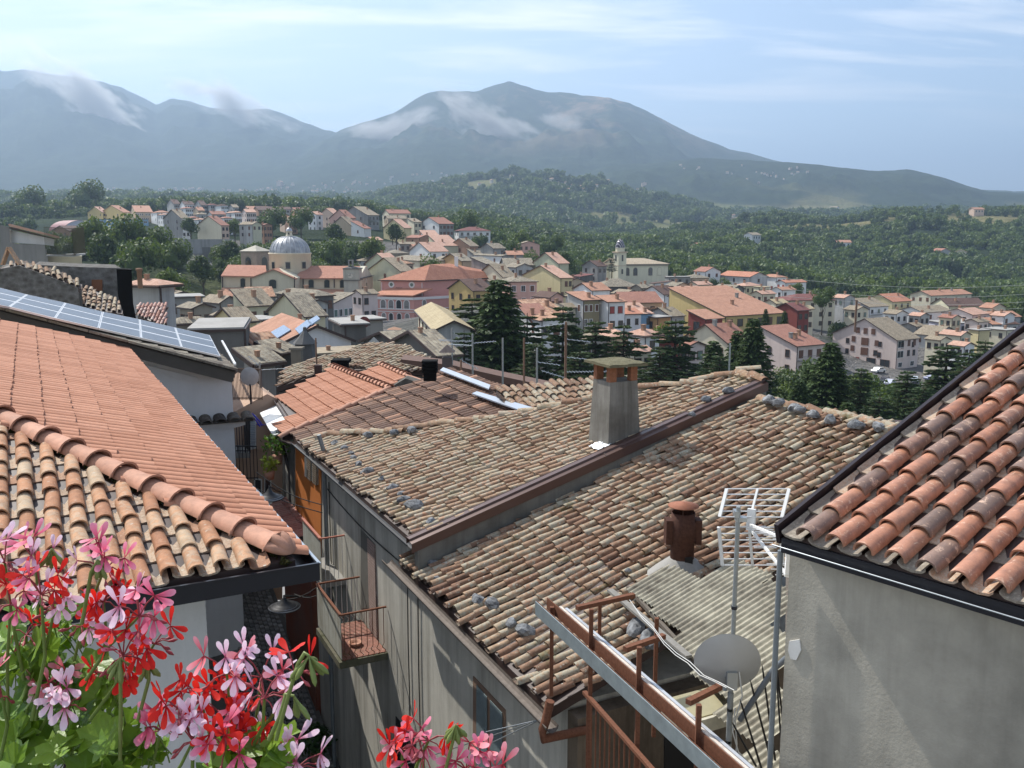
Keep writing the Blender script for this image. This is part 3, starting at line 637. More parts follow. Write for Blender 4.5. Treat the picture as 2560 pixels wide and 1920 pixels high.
obj('roof',MB().prism(p3,-V(0,0,.15)),T_ridge,rh2,'sunlit strip of the far slope')
obj('wall',MB().prism([hit(u,v,P(1010,960,27.8),V(0,-1,0)) for u,v in ((970,972),(1014,946),(1045,956),(1000,985),(985,985))],V(0,.6,0)).prism([x-V(0,0,.4) for x in p2],V(0,0,-8)),Wdark,rh2)
# ================================================================== RIGHT HOUSE
Rc=P(1960,1330,7.0); er=D(140.3); hr=D(50.3); tr=.30; nRr=rplane(50.3,tr); nRr/=np.linalg.norm(nRr); upr3=unit(hr+V(0,0,tr))
rt=thing('house','grey walled house at the right edge under a roof of big two-tone clay tiles','house',Rc*V(1,1,0)+V(0,0,-14))
rp_=[Rc,Rc+er*3.4,Rc+er*3.4+upr3*7,Rc+upr3*7]
rr_=obj('roof',MB().prism(rp_,-V(0,0,.12)),M['fascia'],rt)
field(rt,rr_,Rc+V(0,0,.03),er,upr3,[(.06,0),(3.4,0),(3.4,7),(.06,7)],.235,.375,.162,.46,.085,T_right,T_rpan,.28,200,.86,.01,seed=71,maxpan=95,seg=10,rowphase=-.04)
obj('verge_flashing',MB().bar(Rc-er*.03-upr3*.05+V(0,0,.0),Rc-er*.03+upr3*7+V(0,0,.0),.035,.17),simple('dark_painted_flashing',(.022,.014,.016),.4),rt)
obj('eaves_cable',MB().tube([Rc+V(0,0,-.10)-hr*.08-er*.05,Rc+er*3.4+V(0,0,-.10)-hr*.08],.006,6),M['zinc'],rt)
obj('fascia_board',MB().bar(Rc+V(0,0,-.10)-hr*.01,Rc+er*3.4+V(0,0,-.10)-hr*.01,.04,.12),Mblk,rt)
wcr=hit(1969,1500,Rc+hr*.16,hr)
a0=wcr*V(1,1,0); 
Wr_=plaster('grey_stained_plaster',(.43,.40,.335),.75,.35,1.3,(.085,.08,.068))  # even grey plaster with blotchy and streaky dark stains
obj('wall',MB().prism([a0+V(0,0,Rc[2]-.14),a0+er*3.6+V(0,0,Rc[2]-.14),a0+er*3.6+V(0,0,-14),a0+V(0,0,-14)],hr*6.),Wr_,rt)
obj('downpipe',MB().tube([a0-hr*.06-er*.05+V(0,0,Rc[2]-.2),a0-hr*.06-er*.05+V(0,0,-14)],.024,8),simple('grey_downpipe',(.20,.22,.23),.5,.3),rt)
obj('plaster_patch',MB().prism([hit(u,v,wcr-hr*.0,hr) for u,v in ((1975,1602),(2000,1598),(2004,1625),(1992,1650),(1978,1646),(1972,1625))],-hr*.012),simple('white_filler',(.62,.61,.58),.9),rt)
# ================================================================== CORRUGATED LEAN-TO + RUSTY FRAME
nC=nE; upm0=upm; upm=upE; QC=hit(1700,1500,Em+V(0,0,.22),nE)
cpx=[(1640,1432),(1968,1408),(1966,1930),(1880,1935),(1740,1650),(1568,1463)]
cpoly=[sw(QC,gm,upm,hit(u,v,QC,nC)) for u,v in cpx]
CM=NT('corrugated_fibre_cement'); pq=CM.pos(); CM.bump(CM.noise(pq,60,4,.7),.3,.004)
CMAT=CM.fin(CM.mix(CM.ramp(CM.noise(pq,2.6,7,.75),[(.4,0.),(.66,1.)]),(.43,.405,.32),(.17,.15,.12)),.9,0,.1)
lt=thing('lean_to','corrugated cream fibre cement lean-to roof beside the grey wall','roof',QC*V(1,1,0)+V(0,0,-9))
s0_=min(a for a,b in cpoly); s1_=max(a for a,b in cpoly); rd=random.Random(3)
k=0; ss=s1_-.05; wid=.72
while ss>s0_:
    for seg_ in (0,1):
        cw=clipw(cpoly,ss-wid/2)
        if cw is None: continue
        lo_,hi_=cw; mid=(lo_+hi_)/2
        if hi_-lo_<.15: continue
        a_,b_=((lo_,min(hi_,lo_+1.5)) if seg_==0 else (lo_+1.38,hi_))
        if b_-a_<.1: continue
        m=MB(); N=int(wid/.0125); vs=[]; zz=.0 if seg_==0 else -.02
        for j in (0,1,2,3):
            wv=a_+(b_-a_)*j/3
            for i in range(N+1):
                si=ss-wid*i/N*1.04
                jag=(rd.uniform(-.03,.03) if j==0 else 0)+(k%2)*.06*(j==0)
                vs.append(QC+gm*si+upm*(wv+jag*0+(.05*math.sin(k*2.1) if j==0 else 0))+nC*(.020*math.cos(2*math.pi*si/.09)+zz+.012*(k%2)))
        m.add(vs,[(j*(N+1)+i,j*(N+1)+i+1,(j+1)*(N+1)+i+1,(j+1)*(N+1)+i) for j in range(3) for i in range(N)],0,None,0,True)
        m.add([v for v in vs[:N+1]]+[v-nC*.008 for v in vs[:N+1]],[(i,i+1,N+2+i,N+1+i) for i in range(N)])
        obj('corrugated_sheet',m,CMAT,lt)
    ss-=wid; k+=1
cb_=[QC+gm*a+upm*b-nC*.04 for a,b in cpoly]
obj('batten',MB().bar(cb_[4],cb_[5],.05,.05).bar(cb_[0]-upm*.5,cb_[1]-upm*.5,.05,.05).bar(cb_[1],cb_[2],.05,.05),simple('old_timber',(.13,.11,.09),.9,0,.4,20),lt)
zfl=-9.
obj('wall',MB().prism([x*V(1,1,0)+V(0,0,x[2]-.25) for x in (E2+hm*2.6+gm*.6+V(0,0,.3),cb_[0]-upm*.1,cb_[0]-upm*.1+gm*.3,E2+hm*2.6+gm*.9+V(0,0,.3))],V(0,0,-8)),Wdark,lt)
G0=P(1355,1500,10.5); G1=hit(1822,1915,G0,ZUP)+V(0,0,0); gd=unit(G1-G0); gs=np.cross(gd,ZUP); gs=gs if gs[0]>0 else -gs
G1=G0+gd*np.linalg.norm(G1-G0)*1.25
pg=thing('pergola_frame','rusty iron frame with an old galvanised gutter on slender posts above the terrace','metal frame',G0*V(1,1,0)+V(0,0,-9))
m=MB(); m.bar(G0+V(0,0,-.085)-gs*.085,G1+V(0,0,-.085)-gs*.085,.012,.17); m.bar(G0+V(0,0,-.17)+gs*-.01,G1+V(0,0,-.17)-gs*.01,.15,.012)
obj('gutter',m,simple('weathered_zinc',(.27,.31,.32),.55,.5,.35,8),pg)
m=MB().bar(G0+V(0,0,-.06)-gs*.073,G1+V(0,0,-.06)-gs*.073,.006,.13).bar(G0+V(0,0,-.05)+gs*.07,G1+V(0,0,-.05)+gs*.07,.012,.14).bar(G0+V(0,0,-.158)-gs*.01,G1+V(0,0,-.158)-gs*.01,.13,.006)
obj('gutter_lining',m,M['rust'],pg)
obj('rail',MB().bar(G0+gs*.15+gd*.35+V(0,0,.0),G1+gs*.15+V(0,0,.0),.035,.03),simple('pale_metal_strip',(.55,.56,.57),.4,.5,.25,9),pg)
obj('edge_mortar',MB().bar(G0+gs*.098+gd*.3,G1+gs*.098,.03,.05),simple('flaking_white_paint',(.55,.48,.42),.9,0,.5,30),pg)
def vert(u,v,Q=None): return hit(u,v,G0 if Q is None else Q,gs)
for (u,v,z1,off) in ((1374,1518,-5.5,.03),(1466,1525,-8,.06),(1585,1620,-9,.06),(1733,1765,-9,.06)):
    a=vert(u,v)+gs*off; obj('post',MB().bar(a,a*V(1,1,0)+V(0,0,z1),.045,.045),M['rust'],pg)
for u,v,z1 in ((1642,1545,-6),(1500,1500,-6)):
    a=hit(u,v,G0+gs*1.15,gs); obj('post',MB().bar(a,a*V(1,1,0)+V(0,0,z1),.045,.045),M['rust'],pg)
for (u0,v0,u1,v1) in ((1418,1524,1585,1488),(1537,1628,1660,1590),(1692,1762,1800,1716)):
    a=vert(u0,v0)+gs*.12; b=hit(u1,v1,a,ZUP); obj('crossbar',MB().bar(a,a+unit(b-a)*min(1.25,np.linalg.norm(b-a)*1.),.06,.05),M['rust'],pg)
m=MB(); 
for (u0,v0,u1,v1) in ((1472,1517,1718,1755),(1480,1530,1700,1748)):
    a=vert(u0,v0)+gs*.5;b=vert(u1,v1)+gs*.5; m.tube([a+(b-a)*i/8+V(0,0,-.12*math.sin(math.pi*i/8)+.02*math.sin(i*4)) for i in range(9)],.0045,5)
obj('wire',m,simple('white_wire',(.6,.6,.58),.6),pg)
rl=thing('railing','rusty iron railing below the frame gutter','railing',vert(1455,1735)*V(1,1,0)+V(0,0,-9.2),None)
a=vert(1453,1732)+gs*.04; b=hit(1640,1935,a,ZUP)
ux=unit(b-a)
obj('top_rail',MB().bar(a,a+ux*3.2,.05,.035),M['rust'],rl)
for i in range(26): 
    q=a+ux*(.08+.115*i); obj('bar',MB().bar(q,q-V(0,0,1.1),.016,.016),M['rust'],rl)
pl=thing('plank','grey weathered plank leaning over the opening next to the corrugated sheets','plank',hit(1525,1475,G0+gs*.9+V(0,0,.15),gs))
a=hit(1525,1475,QC+V(0,0,.1),nC);b=hit(1722,1642,QC+V(0,0,.06),nC); obj('board',MB().bar(a,b,.09,.035),simple('grey_driftwood',(.22,.21,.19),.9,0,.4,15),pl)
# terrace under the frame: dark back wall, floor, door
tr_=thing('terrace','shaded run-down terrace with stained walls under the rusty frame','terrace',E2*V(1,1,0)+V(0,0,-10))
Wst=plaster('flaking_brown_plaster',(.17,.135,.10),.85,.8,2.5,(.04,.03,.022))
fb=E2+hm*.3-gm*.15
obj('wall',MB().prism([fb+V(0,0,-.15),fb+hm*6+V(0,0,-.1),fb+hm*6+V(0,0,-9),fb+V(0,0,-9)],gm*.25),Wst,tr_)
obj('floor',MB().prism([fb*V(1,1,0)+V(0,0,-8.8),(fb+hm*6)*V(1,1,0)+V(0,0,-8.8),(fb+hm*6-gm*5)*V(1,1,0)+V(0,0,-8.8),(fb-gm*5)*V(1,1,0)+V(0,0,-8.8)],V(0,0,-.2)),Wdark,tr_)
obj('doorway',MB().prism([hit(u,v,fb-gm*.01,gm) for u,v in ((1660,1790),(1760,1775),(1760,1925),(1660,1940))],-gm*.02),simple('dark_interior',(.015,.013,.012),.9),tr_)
sk=thing('sink','broken stone sink with a yellow lid on the terrace','sink',hit(1750,1780,fb-gm*1.2,gm))
c=hit(1765,1790,fb-gm*1.4,gm); m=MB(); m.box(c,.42,.25,.02,[hm,gm,ZUP]); m.box(c+gm*.25+V(0,0,.07),.42,.02,.08,[hm,gm,ZUP]); m.box(c-gm*.25+V(0,0,.07),.42,.02,.08,[hm,gm,ZUP]); m.box(c+hm*.42+V(0,0,.07),.02,.25,.08,[hm,gm,ZUP]); m.box(c-hm*.42+V(0,0,.07),.02,.25,.08,[hm,gm,ZUP])
obj('basin',m,simple('pale_stone',(.45,.42,.33),.9,0,.3,15),sk); obj('lid',MB().box(c-hm*.1+V(0,0,.17),.25,.18,.012,[hm,unit(gm+V(0,0,.3)),unit(V(0,0,1)-gm*.3)]),simple('yellow_plastic',(.40,.36,.22),.6),sk)
upm=upm0
# rusted flue pipe
fq=hit(1704,1420,Em+V(0,0,.05),nE)
fl_=thing('flue_pipe','rusted sheet-metal flue with a flat round cap standing on the tile roof','chimney',fq)
sc_=fq[1]/2300
m=MB(); m.lathe(fq,[(60*sc_*1.5,-.1),(34*sc_*1.2,.12),(31*sc_,.16)],18); obj('mortar_collar',m,M['conc'],fl_)
H=lambda v: (1420-v)*sc_*1.0
m=MB(); m.lathe(fq,[(31*sc_,.0),(31*sc_,H(1345)),(36*sc_,H(1340)),(36*sc_,H(1290)),(31*sc_,H(1286)),(31*sc_,H(1268)),(29*sc_,H(1268)),(29*sc_,H(1330))],20); obj('pipe',m,M['rustd'],fl_)
for s_ in (-1,1):
    obj('side_box',MB().box(fq+V(s_*38*sc_,0,H(1318)),8*sc_,20*sc_,32*sc_),M['rustd'],fl_)
obj('opening',MB().box(fq+V(12*sc_,-30*sc_,H(1392)),10*sc_,3*sc_,12*sc_),simple('dark_interior',(.015,.013,.012),.9),fl_)
for a in range(3): obj('cap_stay',MB().bar(fq+V(28*sc_*math.cos(a*2.1+.3),28*sc_*math.sin(a*2.1+.3),H(1275)),fq+V(28*sc_*math.cos(a*2.1+.3),28*sc_*math.sin(a*2.1+.3),H(1248)),.012),M['rustd'],fl_)
obj('cap',MB().lathe(fq+V(0,0,H(1250)),[(0,.05),(40*sc_,.0),(40*sc_,-.008),(0,.035)],22),simple('orange_rust_cap',(.27,.105,.06),.8,.1,.3,20),fl_)
# TV mast, antenna and dish
YM=8.3
mb_=P(1846,1272,YM); mx=mb_*V(1,1,0)
ms=thing('antenna_mast','grey steel mast carrying a white TV aerial in front of the corrugated roof','mast',mx+V(0,0,-6.2))
obj('pole',MB().tube([mx+V(0,0,mb_[2]+.02),mx+V(0,0,-4.4)],.022,10).tube([mx+V(.0,0,-4.4),mx+V(0,0,-6.2)],.03,10),simple('galvanised_pole',(.30,.32,.32),.5,.4,.3,12),ms)
for v in (1515,1640,1770,1850):
    z=P(1840,v,YM)[2]; obj('tape_band',MB().tube([mx+V(0,0,z),mx+V(0,0,z-.03)],.03,10),Mblk,ms)
sx=YM/2300*1.03
def ap(u,v,dy=0.): return P(u,v,YM+dy)
an=thing('tv_aerial','white outdoor TV aerial with two slatted reflector panels and a long director boom','aerial',ap(1860,1300))
def panel(c4,nb):
    m=MB(); a,b,c,d=c4
    m.bar(a,d,.03,.02); m.bar(b,c,.03,.02); m.bar((a+b)/2,(c+d)/2,.02,.02)
    m2=MB()
    for i in range(nb): t=i/(nb-1); m2.tube([a+(d-a)*t,b+(c-b)*t],.006,6)
    obj('reflector_frame',m,M['whitep'],an)
    obj('reflector_rods',m2,M['alu'],an)
panel([ap(1817,1222,.28),ap(1973,1222,.12),ap(1955,1293,.0),ap(1799,1292,.15)],6)
panel([ap(1797,1318,.15),ap(1950,1318,.0),ap(1958,1413,.12),ap(1806,1413,.28)],7)
h0=ap(1878,1288,.05);h1=ap(1985,1445,-.55); 
obj('head_box',MB().bar(ap(1880,1272,.1),ap(1876,1325,.08),.075,.05),M['whitep'],an)
m=MB(); m.bar(ap(1876,1312,.05),ap(1972,1352,-.6),.022,.022); m.bar(ap(1878,1325,.05),ap(1966,1437,-.6),.022,.022); obj('boom',m,M['whitep'],an)
obj('front_fin',MB().prism([ap(1962,1345,-.6),ap(1978,1347,-.6),ap(1983,1390,-.6),ap(1976,1445,-.6),ap(1962,1442,-.6),ap(1966,1395,-.6)],V(0,.03,0)),M['whitep'],an)
for i in range(9):
    t=i/8; 
    for (p0,p1) in ((ap(1885,1316,.05),ap(1970,1352,-.6)),(ap(1885,1332,.05),ap(1964,1437,-.6))):
        q=p0+(p1-p0)*t; obj('director',MB().tube([q-V(.11-.02*t,0,0),q+V(.11-.02*t,0,0)],.005,6),M['alu'],an)
obj('clamp',MB().box(ap(1852,1297,.02),.05,.04,.02).box(ap(1840,1283,.02),.02,.05,.03),M['zinc'],an)
# dish
dc=ap(1818,1655,.05); Rd=88*YM/2300*1.0
ds=thing('satellite_dish','big grey satellite dish in front of the corrugated sheets, seen from behind','satellite dish',dc)
dn=unit(V(.12,.93,.28)); dx=unit(np.cross(dn,ZUP)); dy=np.cross(dx,dn)
m=MB(); vs=[];NR=8;NA=36
for r in range(NR+1):
    for a in range(NA):
        q=r/NR; vs.append(dc+(dx*math.cos(2*math.pi*a/NA)*Rd*q+dy*math.sin(2*math.pi*a/NA)*Rd*1.08*q)+dn*(.11*q*q-.11)*.8)
m.add(vs,[(r*NA+a,r*NA+(a+1)%NA,(r+1)*NA+(a+1)%NA,(r+1)*NA+a) for r in range(NR) for a in range(NA)],0,None,0,True)
m.add([v+dn*.008 for v in vs],[((r+1)*NA+a,(r+1)*NA+(a+1)%NA,r*NA+(a+1)%NA,r*NA+a) for r in range(NR) for a in range(NA)],0,None,0,True)
obj('reflector',m,simple('grey_dish_paint',(.40,.40,.39),.5,.1,.12,4),ds)
obj('mount',MB().box(dc-dn*.12-dy*.12+V(.04,0,0),.05,.03,.09).bar(dc-dn*.10-dy*.1,mx+V(0,0,dc[2]-.2),.05,.04).tube([dc-dy*.32-dn*.02,dc-dy*.38+dn*.1],.03,8),M['zinc'],ds)
# strut, fan of wrought iron spikes and cables by the wall
hb=thing('iron_spikes','fan of black wrought iron spikes on a diagonal grey strut against the right-hand wall','iron fence',ap(1850,1850,-.2))
obj('strut',MB().tube([ap(1978,1635,-.3),ap(1935,1672,-.2),ap(1850,1800,0)],.028,8),simple('grey_strut',(.18,.20,.22),.5,.5),hb)
for (u0,v0,u1,v1) in ((1937,1622,1968,1900),(1905,1660,1938,1900),(1875,1698,1930,1910),(1850,1748,1905,1925),(1938,1640,1958,1930),(1830,1805,1890,1915)):
    a=ap(u0,v0,-.15);b=ap(u1,v1,.1); obj('spike',MB().tube([a,a+(b-a)*.08,b],[.002,.009,.012],6),M['iron'],hb)
m=MB(); m.tube([ap(1848,1680,-.05),ap(1856,1740,-.08),ap(1838,1800,-.06),ap(1842,1860,-.05),ap(1835,1925,-.05)],.007,6); m.tube([ap(1838,1770,-.06),ap(1832,1830,-.08),ap(1846,1880,-.06),ap(1880,1915,-.02)],.007,6)
tag(obj('cable',m,simple('white_cable',(.55,.55,.52),.6),None,None,None),'pale aerial cables winding down the mast below the dish','cable')
# wires tied at lower roof corner
m=MB(); a=E2+V(0,0,-.12)-hm*.15; 
for (u,v) in ((1170,1885),(1215,1830),(970,1925)): m.tube([a,hit(u,v,wl-hm*.9,hm)],.008,5)
tag(obj('wire',m,M['zinc'],None),'thin steel wires strung from the lower eave corner past the grey wall','wire')
m=MB(); c=hit(1375,1820,E2-gm*.2-hm*.1,gm); m.tube([c+V(0,0,.35),c+V(-.05,0,.1),c-hm*.1,c-hm*.1+V(.0,0,-.12),c+hm*.55+V(0,0,-.16)],.055,10); tag(obj('drain_elbow',m,M['rust'],None),'bent rusty drain elbow hanging under the lower roof corner','drainpipe')
# ================================================================== ALLEY
ZG=-13.6
al=MB(); 
corner=[wl+gm*30,wl-gm*3,wl-gm*3-hm*14,wl+gm*30-hm*14]
zal=lambda q:ZG+(q[1]-19.)*.30
apv=tag(obj('alley_paving',MB().prism([q*V(1,1,0)+V(0,0,zal(q)-.03) for q in corner],V(0,0,-.3)),plaster('dirt_joint',(.10,.095,.085),.5,0,3),None),None,None,None,'structure')
SM=tilemat('grey_paving_stone',[(0,(.17,.165,.155)),(1,(.30,.29,.27))],0,dark=.3,rough=.8)
stm=MB().box((0,0,0),.5,.5,.5); bl=[]
cme_=[ (lambda mb:(mb.prism([V(-.5,-.46,0),V(.46,-.5,0),V(.5,.44,0),V(-.44,.5,0)],V(0,0,.06)),mb)[1])(MB()).mesh('cobble',SM)]
rd=random.Random(8); cand=[]
for i in range(130):
    for j in range(70):
        q=wl+gm*(-2+i*.2+(j%2)*.1)-hm*(.2+j*.125)
        q=q*V(1,1,0)+V(0,0,zal(q)-.028+rd.uniform(-.006,.006)); u,v=pr(q)
        if 590<u<860 and v<1990: cand.append((q,u,v))
cand.sort(key=lambda t:-t[2]); vis=[c for c in cand if 600<c[1]<760][:280]; vs_=set(id(c) for c in vis)
mbx=MB(); tq=math.atan2(gm[1],gm[0])
for c in cand:
    q=c[0]; 
    if id(c) in vs_: part('cobble',apv,cme_[0],q,(.29+rd.gauss(0,.02),rd.gauss(0,.02),tq+rd.gauss(0,.05)),(.18*rd.uniform(.9,1.03),.112*rd.uniform(.9,1.03),1))
    else: mbx.prism([q+gm*a*.088+hm*b*.054 for a,b in ((-1,-1),(1,-1),(1,1),(-1,1))],V(0,0,.06),0,rd.random())
obj('cobble',mbx,SM,apv,None,'stuff')
# big balcony on the grey wall
def balcony(name,label,px_top,px_bot,W,hgt,wallq,slabm,panel=True,railmat=None,bars=9):
    a=hit(*px_top[0],wallq,hm); return a
bo=.95
A1=hit(793,1482,wl-hm*bo,hm); A2=hit(851,1538,wl-hm*bo,hm)
# straight along wall
L_=float(np.dot(A2-A1,gm)); s_a=float(np.dot(A1-wl,gm)); s_b=float(np.dot(A2-wl,gm)); zt=A2[2]; hB=.98
bal=thing('balcony','rusty balcony with a pale sheet front panel and curly bars on the grey wall','balcony',(wl+gm*s_b)*V(1,1,0)+V(0,0,zt-hB-.2))
def bq(s,o,z): return (wl+gm*s-hm*o)*V(1,1,0)+V(0,0,z)
obj('slab',MB().prism([bq(s_a,0.005,zt-hB),bq(s_b,.005,zt-hB),bq(s_b,bo+.05,zt-hB),bq(s_a,bo+.05,zt-hB)],V(0,0,-.14)),plaster('mossy_slab_edge',(.13,.12,.09),.8,.6,4,(.04,.045,.02)),bal)
obj('floor_tiles',MB().prism([bq(s_a-.05,.02,zt-hB+.004),bq(s_b+.05,.02,zt-hB+.004),bq(s_b+.05,bo-.03,zt-hB+.004),bq(s_a-.05,bo-.03,zt-hB+.004)],V(0,0,.012)),tilemat('mossy_red_floor',[(0,(.25,.11,.08)),(1,(.32,.15,.11))],.5,(.2,.18,.12),.8,moss=.8),bal)
obj('top_rail',MB().bar(bq(s_a,bo,zt),bq(s_b,bo,zt),.05,.035).bar(bq(s_a,bo,zt),bq(s_a,.02,zt),.04,.03).bar(bq(s_b,bo,zt),bq(s_b,.02,zt),.04,.03),M['rust'],bal)
obj('front_panel',MB().bar(bq(s_a,bo,zt-.5),bq(s_b,bo,zt-.5),.012,.84),plaster('stained_pale_sheet',(.42,.42,.37),.5,.8,3,(.14,.12,.08)),bal)
for s_ in (s_a,s_b):
    for i in range(8):
        o=.08+i*.115; q=bq(s_,o,zt); m=MB().tube([q,q-V(0,0,.75),q-V(0,0,.83)-hm*.04,q-V(0,0,.9)+hm*.03,q-V(0,0,.97)],.008,5); obj('bar',m,M['rust'] if s_==s_b else M['alu'],bal)
pot=MB(); c=bq((s_a+s_b)/2-.3,.5,zt-hB+.02); pot.lathe(c,[(.0,0),(.11,0),(.14,.07),(.12,.07),(.1,.02),(0,.02)],14); tag(obj('flower_pot_saucer',pot,T_ridge,None),'empty clay saucer on the rusty balcony floor','saucer')
# second balcony further up the alley
A1=hit(752,1290,wl-hm*.85+hm*.3,hm); A2=hit(801,1347,wl-hm*.55,hm); s_a=float(np.dot(A1-wl,gm)); s_b=float(np.dot(A2-wl,gm)); zt=A2[2];wl_=wl; bo=.55
b2=thing('balcony','narrow balcony with a grey panel and red handrail below the orange wall','balcony',(wl+gm*s_b)*V(1,1,0)+V(0,0,zt-1.2))
s_a=float(np.dot(hit(757,1300,wl-hm*.55,hm)-wl,gm))
obj('slab',MB().prism([bq(s_a,0.,zt-1.05),bq(s_b,0,zt-1.05),bq(s_b,bo,zt-1.05),bq(s_a,bo,zt-1.05)],V(0,0,-.12)),M['conc'],b2)
obj('front_panel',MB().bar(bq(s_a,bo,zt-.52),bq(s_b,bo,zt-.52),.012,.95),plaster('stained_pale_sheet',(.42,.42,.37),.5,.8,3,(.14,.12,.08)),b2)
obj('top_rail',MB().bar(bq(s_a,bo,zt),bq(s_b,bo,zt),.06,.04).bar(bq(s_b,bo,zt),bq(s_b,0,zt),.04,.03),simple('red_rail',(.34,.12,.08),.6),b2)
for i in range(5): obj('bar',MB().bar(bq(s_b,.06+i*.1,zt),bq(s_b,.06+i*.1,zt-1.0),.012),M['alu'],b2)
# small red-tiled canopy
Q4=P(740,1345,22.5); n4=rplane(63.7,.22); n4/=np.linalg.norm(n4)
cp_=[hit(u,v,Q4,n4) for u,v in ((740,1345),(672,1262),(727,1241),(812,1330))]
cn=thing('canopy','small lean-to canopy with pinkish red tiles over the alley doorway','canopy',Q4*V(1,1,0)+V(0,0,ZG))
cr=obj('roof',MB().prism(cp_,-V(0,0,.08)),M['fascia'],cn); uq=unit(hm+V(0,0,.22))
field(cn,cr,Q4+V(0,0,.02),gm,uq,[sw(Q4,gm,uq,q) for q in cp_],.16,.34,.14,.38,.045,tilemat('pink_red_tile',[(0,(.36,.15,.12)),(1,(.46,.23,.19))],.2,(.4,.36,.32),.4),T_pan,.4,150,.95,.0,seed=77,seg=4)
gut2(cp_[0]-V(0,0,.03),cp_[1]-V(0,0,.03),cn,simple('pale_gutter',(.42,.42,.40),.5,.3))
obj('roof_strip',MB().prism([hit(u,v,Q4,n4) for u,v in ((727,1241),(758,1225),(806,1275),(812,1320))],-V(0,0,.05)),simple('grey_bitumen',(.16,.15,.155),.8),cn)
obj('wall',MB().prism([x*V(1,1,0)+V(0,0,x[2]-.1) for x in (cp_[0]+hm*.35,cp_[1]+hm*.35,cp_[1]+hm*1.6,cp_[0]+hm*1.6)],V(0,0,-7)),plaster('dark_red_plaster',(.22,.07,.04),.4,.4,1),cn)
# beige house end facing down the alley
bz=28.; bnv=D(-26.3+180)
Qb=P(640,1100,bz)
bh=thing('house','beige house with white louvred shutters and small balconies at the top of the alley','house',Qb*V(1,1,0)+V(0,0,ZG))
bwall=[hit(u,v,Qb,gm) for u,v in ((560,1010),(585,1030),(668,985),(706,1004),(706,1500),(560,1500))]
obj('wall',MB().prism(bwall,gm*5),plaster('beige_pink_plaster',(.47,.33,.245),.15,.2,1,(.3,.2,.14)),bh)
rb_=[hit(u,v,Qb-gm*.4+V(0,0,.05),unit(V(0,0,1)+gm*-.18)) for u,v in ((583,1040),(668,1002),(672,975),(655,985),(585,975))]
obj('roof',MB().prism(rb_,V(0,0,-.1)),T_copC,bh)
obj('shutter',MB().prism([hit(u,v,Qb-gm*.1,gm) for u,v in ((624,1030),(640,1038),(640,1120),(624,1125))],-gm*.04),M['frame_w'],bh)
m=MB()
for i in range(18): z=hit(632,1042+i*4.4,Qb-gm*.16,gm); m.box(z,.07,.02,.016,[D(63.7),gm,ZUP])
obj('shutter_slat',m,simple('blue_grey_slat',(.35,.40,.46),.6),bh)
obj('shutter',MB().prism([hit(u,v,Qb-gm*.1,gm) for u,v in ((611,1030),(625,1030),(625,1125),(611,1122))],-gm*.05),simple('dark_door',(.05,.045,.045),.7),bh)
obj('shutter',MB().prism([hit(u,v,Qb-gm*.12,gm) for u,v in ((641,1065),(669,1068),(669,1128),(641,1122))],-gm*.04),plaster('beige_pink_plaster',(.47,.33,.245)),bh)
for (u0,v0,u1,v1) in ((635,1195,655,1240),(660,1190,678,1250)):
    w_=obj('window',MB().prism([hit(u,v,Qb-gm*.05,gm) for u,v in ((u0,v0),(u1,v0+2),(u1,v1),(u0,v1))],-gm*.03),M['frame_w'],bh)
    obj('pane',MB().prism([hit(u,v,Qb-gm*.09,gm) for u,v in ((u0+3,v0+4),(u1-3,v0+6),(u1-3,v1-3),(u0+3,v1-3))],-gm*.01),M['glass'],w_)
def railing(name,label,pts,h,n,mat,Y=None,cat='railing',group=None):
    t=thing(name,label,cat,pts[0],group)
    for a,b in zip(pts[:-1],pts[1:]):
        obj('top_rail',MB().bar(a+V(0,0,h),b+V(0,0,h),.035,.03),mat,t); obj('bottom_rail',MB().bar(a+V(0,0,.06),b+V(0,0,.06),.03,.03),mat,t)
        for i in range(n+1): q=a+(b-a)*i/n; obj('bar',MB().bar(q,q+V(0,0,h),.018),mat,t)
    return t
Qr1=Qb-gm*1.2
sb=hit(588,1132,Qr1,gm);sb2=hit(626,1132,Qr1,gm)
railing('railing','dark bar railing of the balcony in front of the white louvred shutter',[sb,sb2],1.05,6,M['iron'])
tag(obj('balcony_slab',MB().prism([sb,sb2,sb2+gm*1.1,sb+gm*1.1],V(0,0,-.16)),M['conc'],None),'grey concrete balcony slab beside the white shutter','balcony')
sb=hit(583,1000,Qb-gm*.6,gm);sb2=hit(656,1000,Qb-gm*.6,gm)
railing('railing','rust-coloured terrace railing below the pale satellite dish',[sb,sb2],.95,22,simple('brown_railing',(.12,.075,.05),.7))
sb=hit(583,1200,Qb-gm*2.2,gm);sb2=hit(645,1200,Qb-gm*2.2,gm)
railing('railing','lower dark railing in the alley behind the grey awning',[sb,sb2],1.0,7,M['iron'])
tag(obj('clothes_rack',MB().tube([hit(613,1030,Qr1-gm*.4,gm),hit(632,1035,Qr1-gm*.4,gm),hit(648,1052,Qr1-gm*.4,gm),hit(656,1064,Qr1-gm*.4,gm)],.025,6).tube([hit(614,1040,Qr1-gm*.5,gm),hit(640,1050,Qr1-gm*.5,gm),hit(650,1066,Qr1-gm*.5,gm)],.025,6).tube([hit(640,1062,Qr1-gm*.5,gm),hit(668,1062,Qr1-gm*.5,gm)],.012,6),simple('blue_hanger',(.05,.04,.35),.5),None),'curved dark blue clothes hanger rack on the balcony rail','rack')
aw=thing('awning','pale blue corrugated awning sticking out into the alley beside the white house','awning',P(640,1300,17))
obj('sheet',MB().prism([P(586,1178,16),P(600,1185,17.5),P(655,1235,17.5),P(668,1270,16.5),P(664,1262,15),P(640,1240,14.6)],V(0,0,-.04)),simple('pale_blue_sheet',(.42,.50,.55),.4,.2,.15,6),aw)
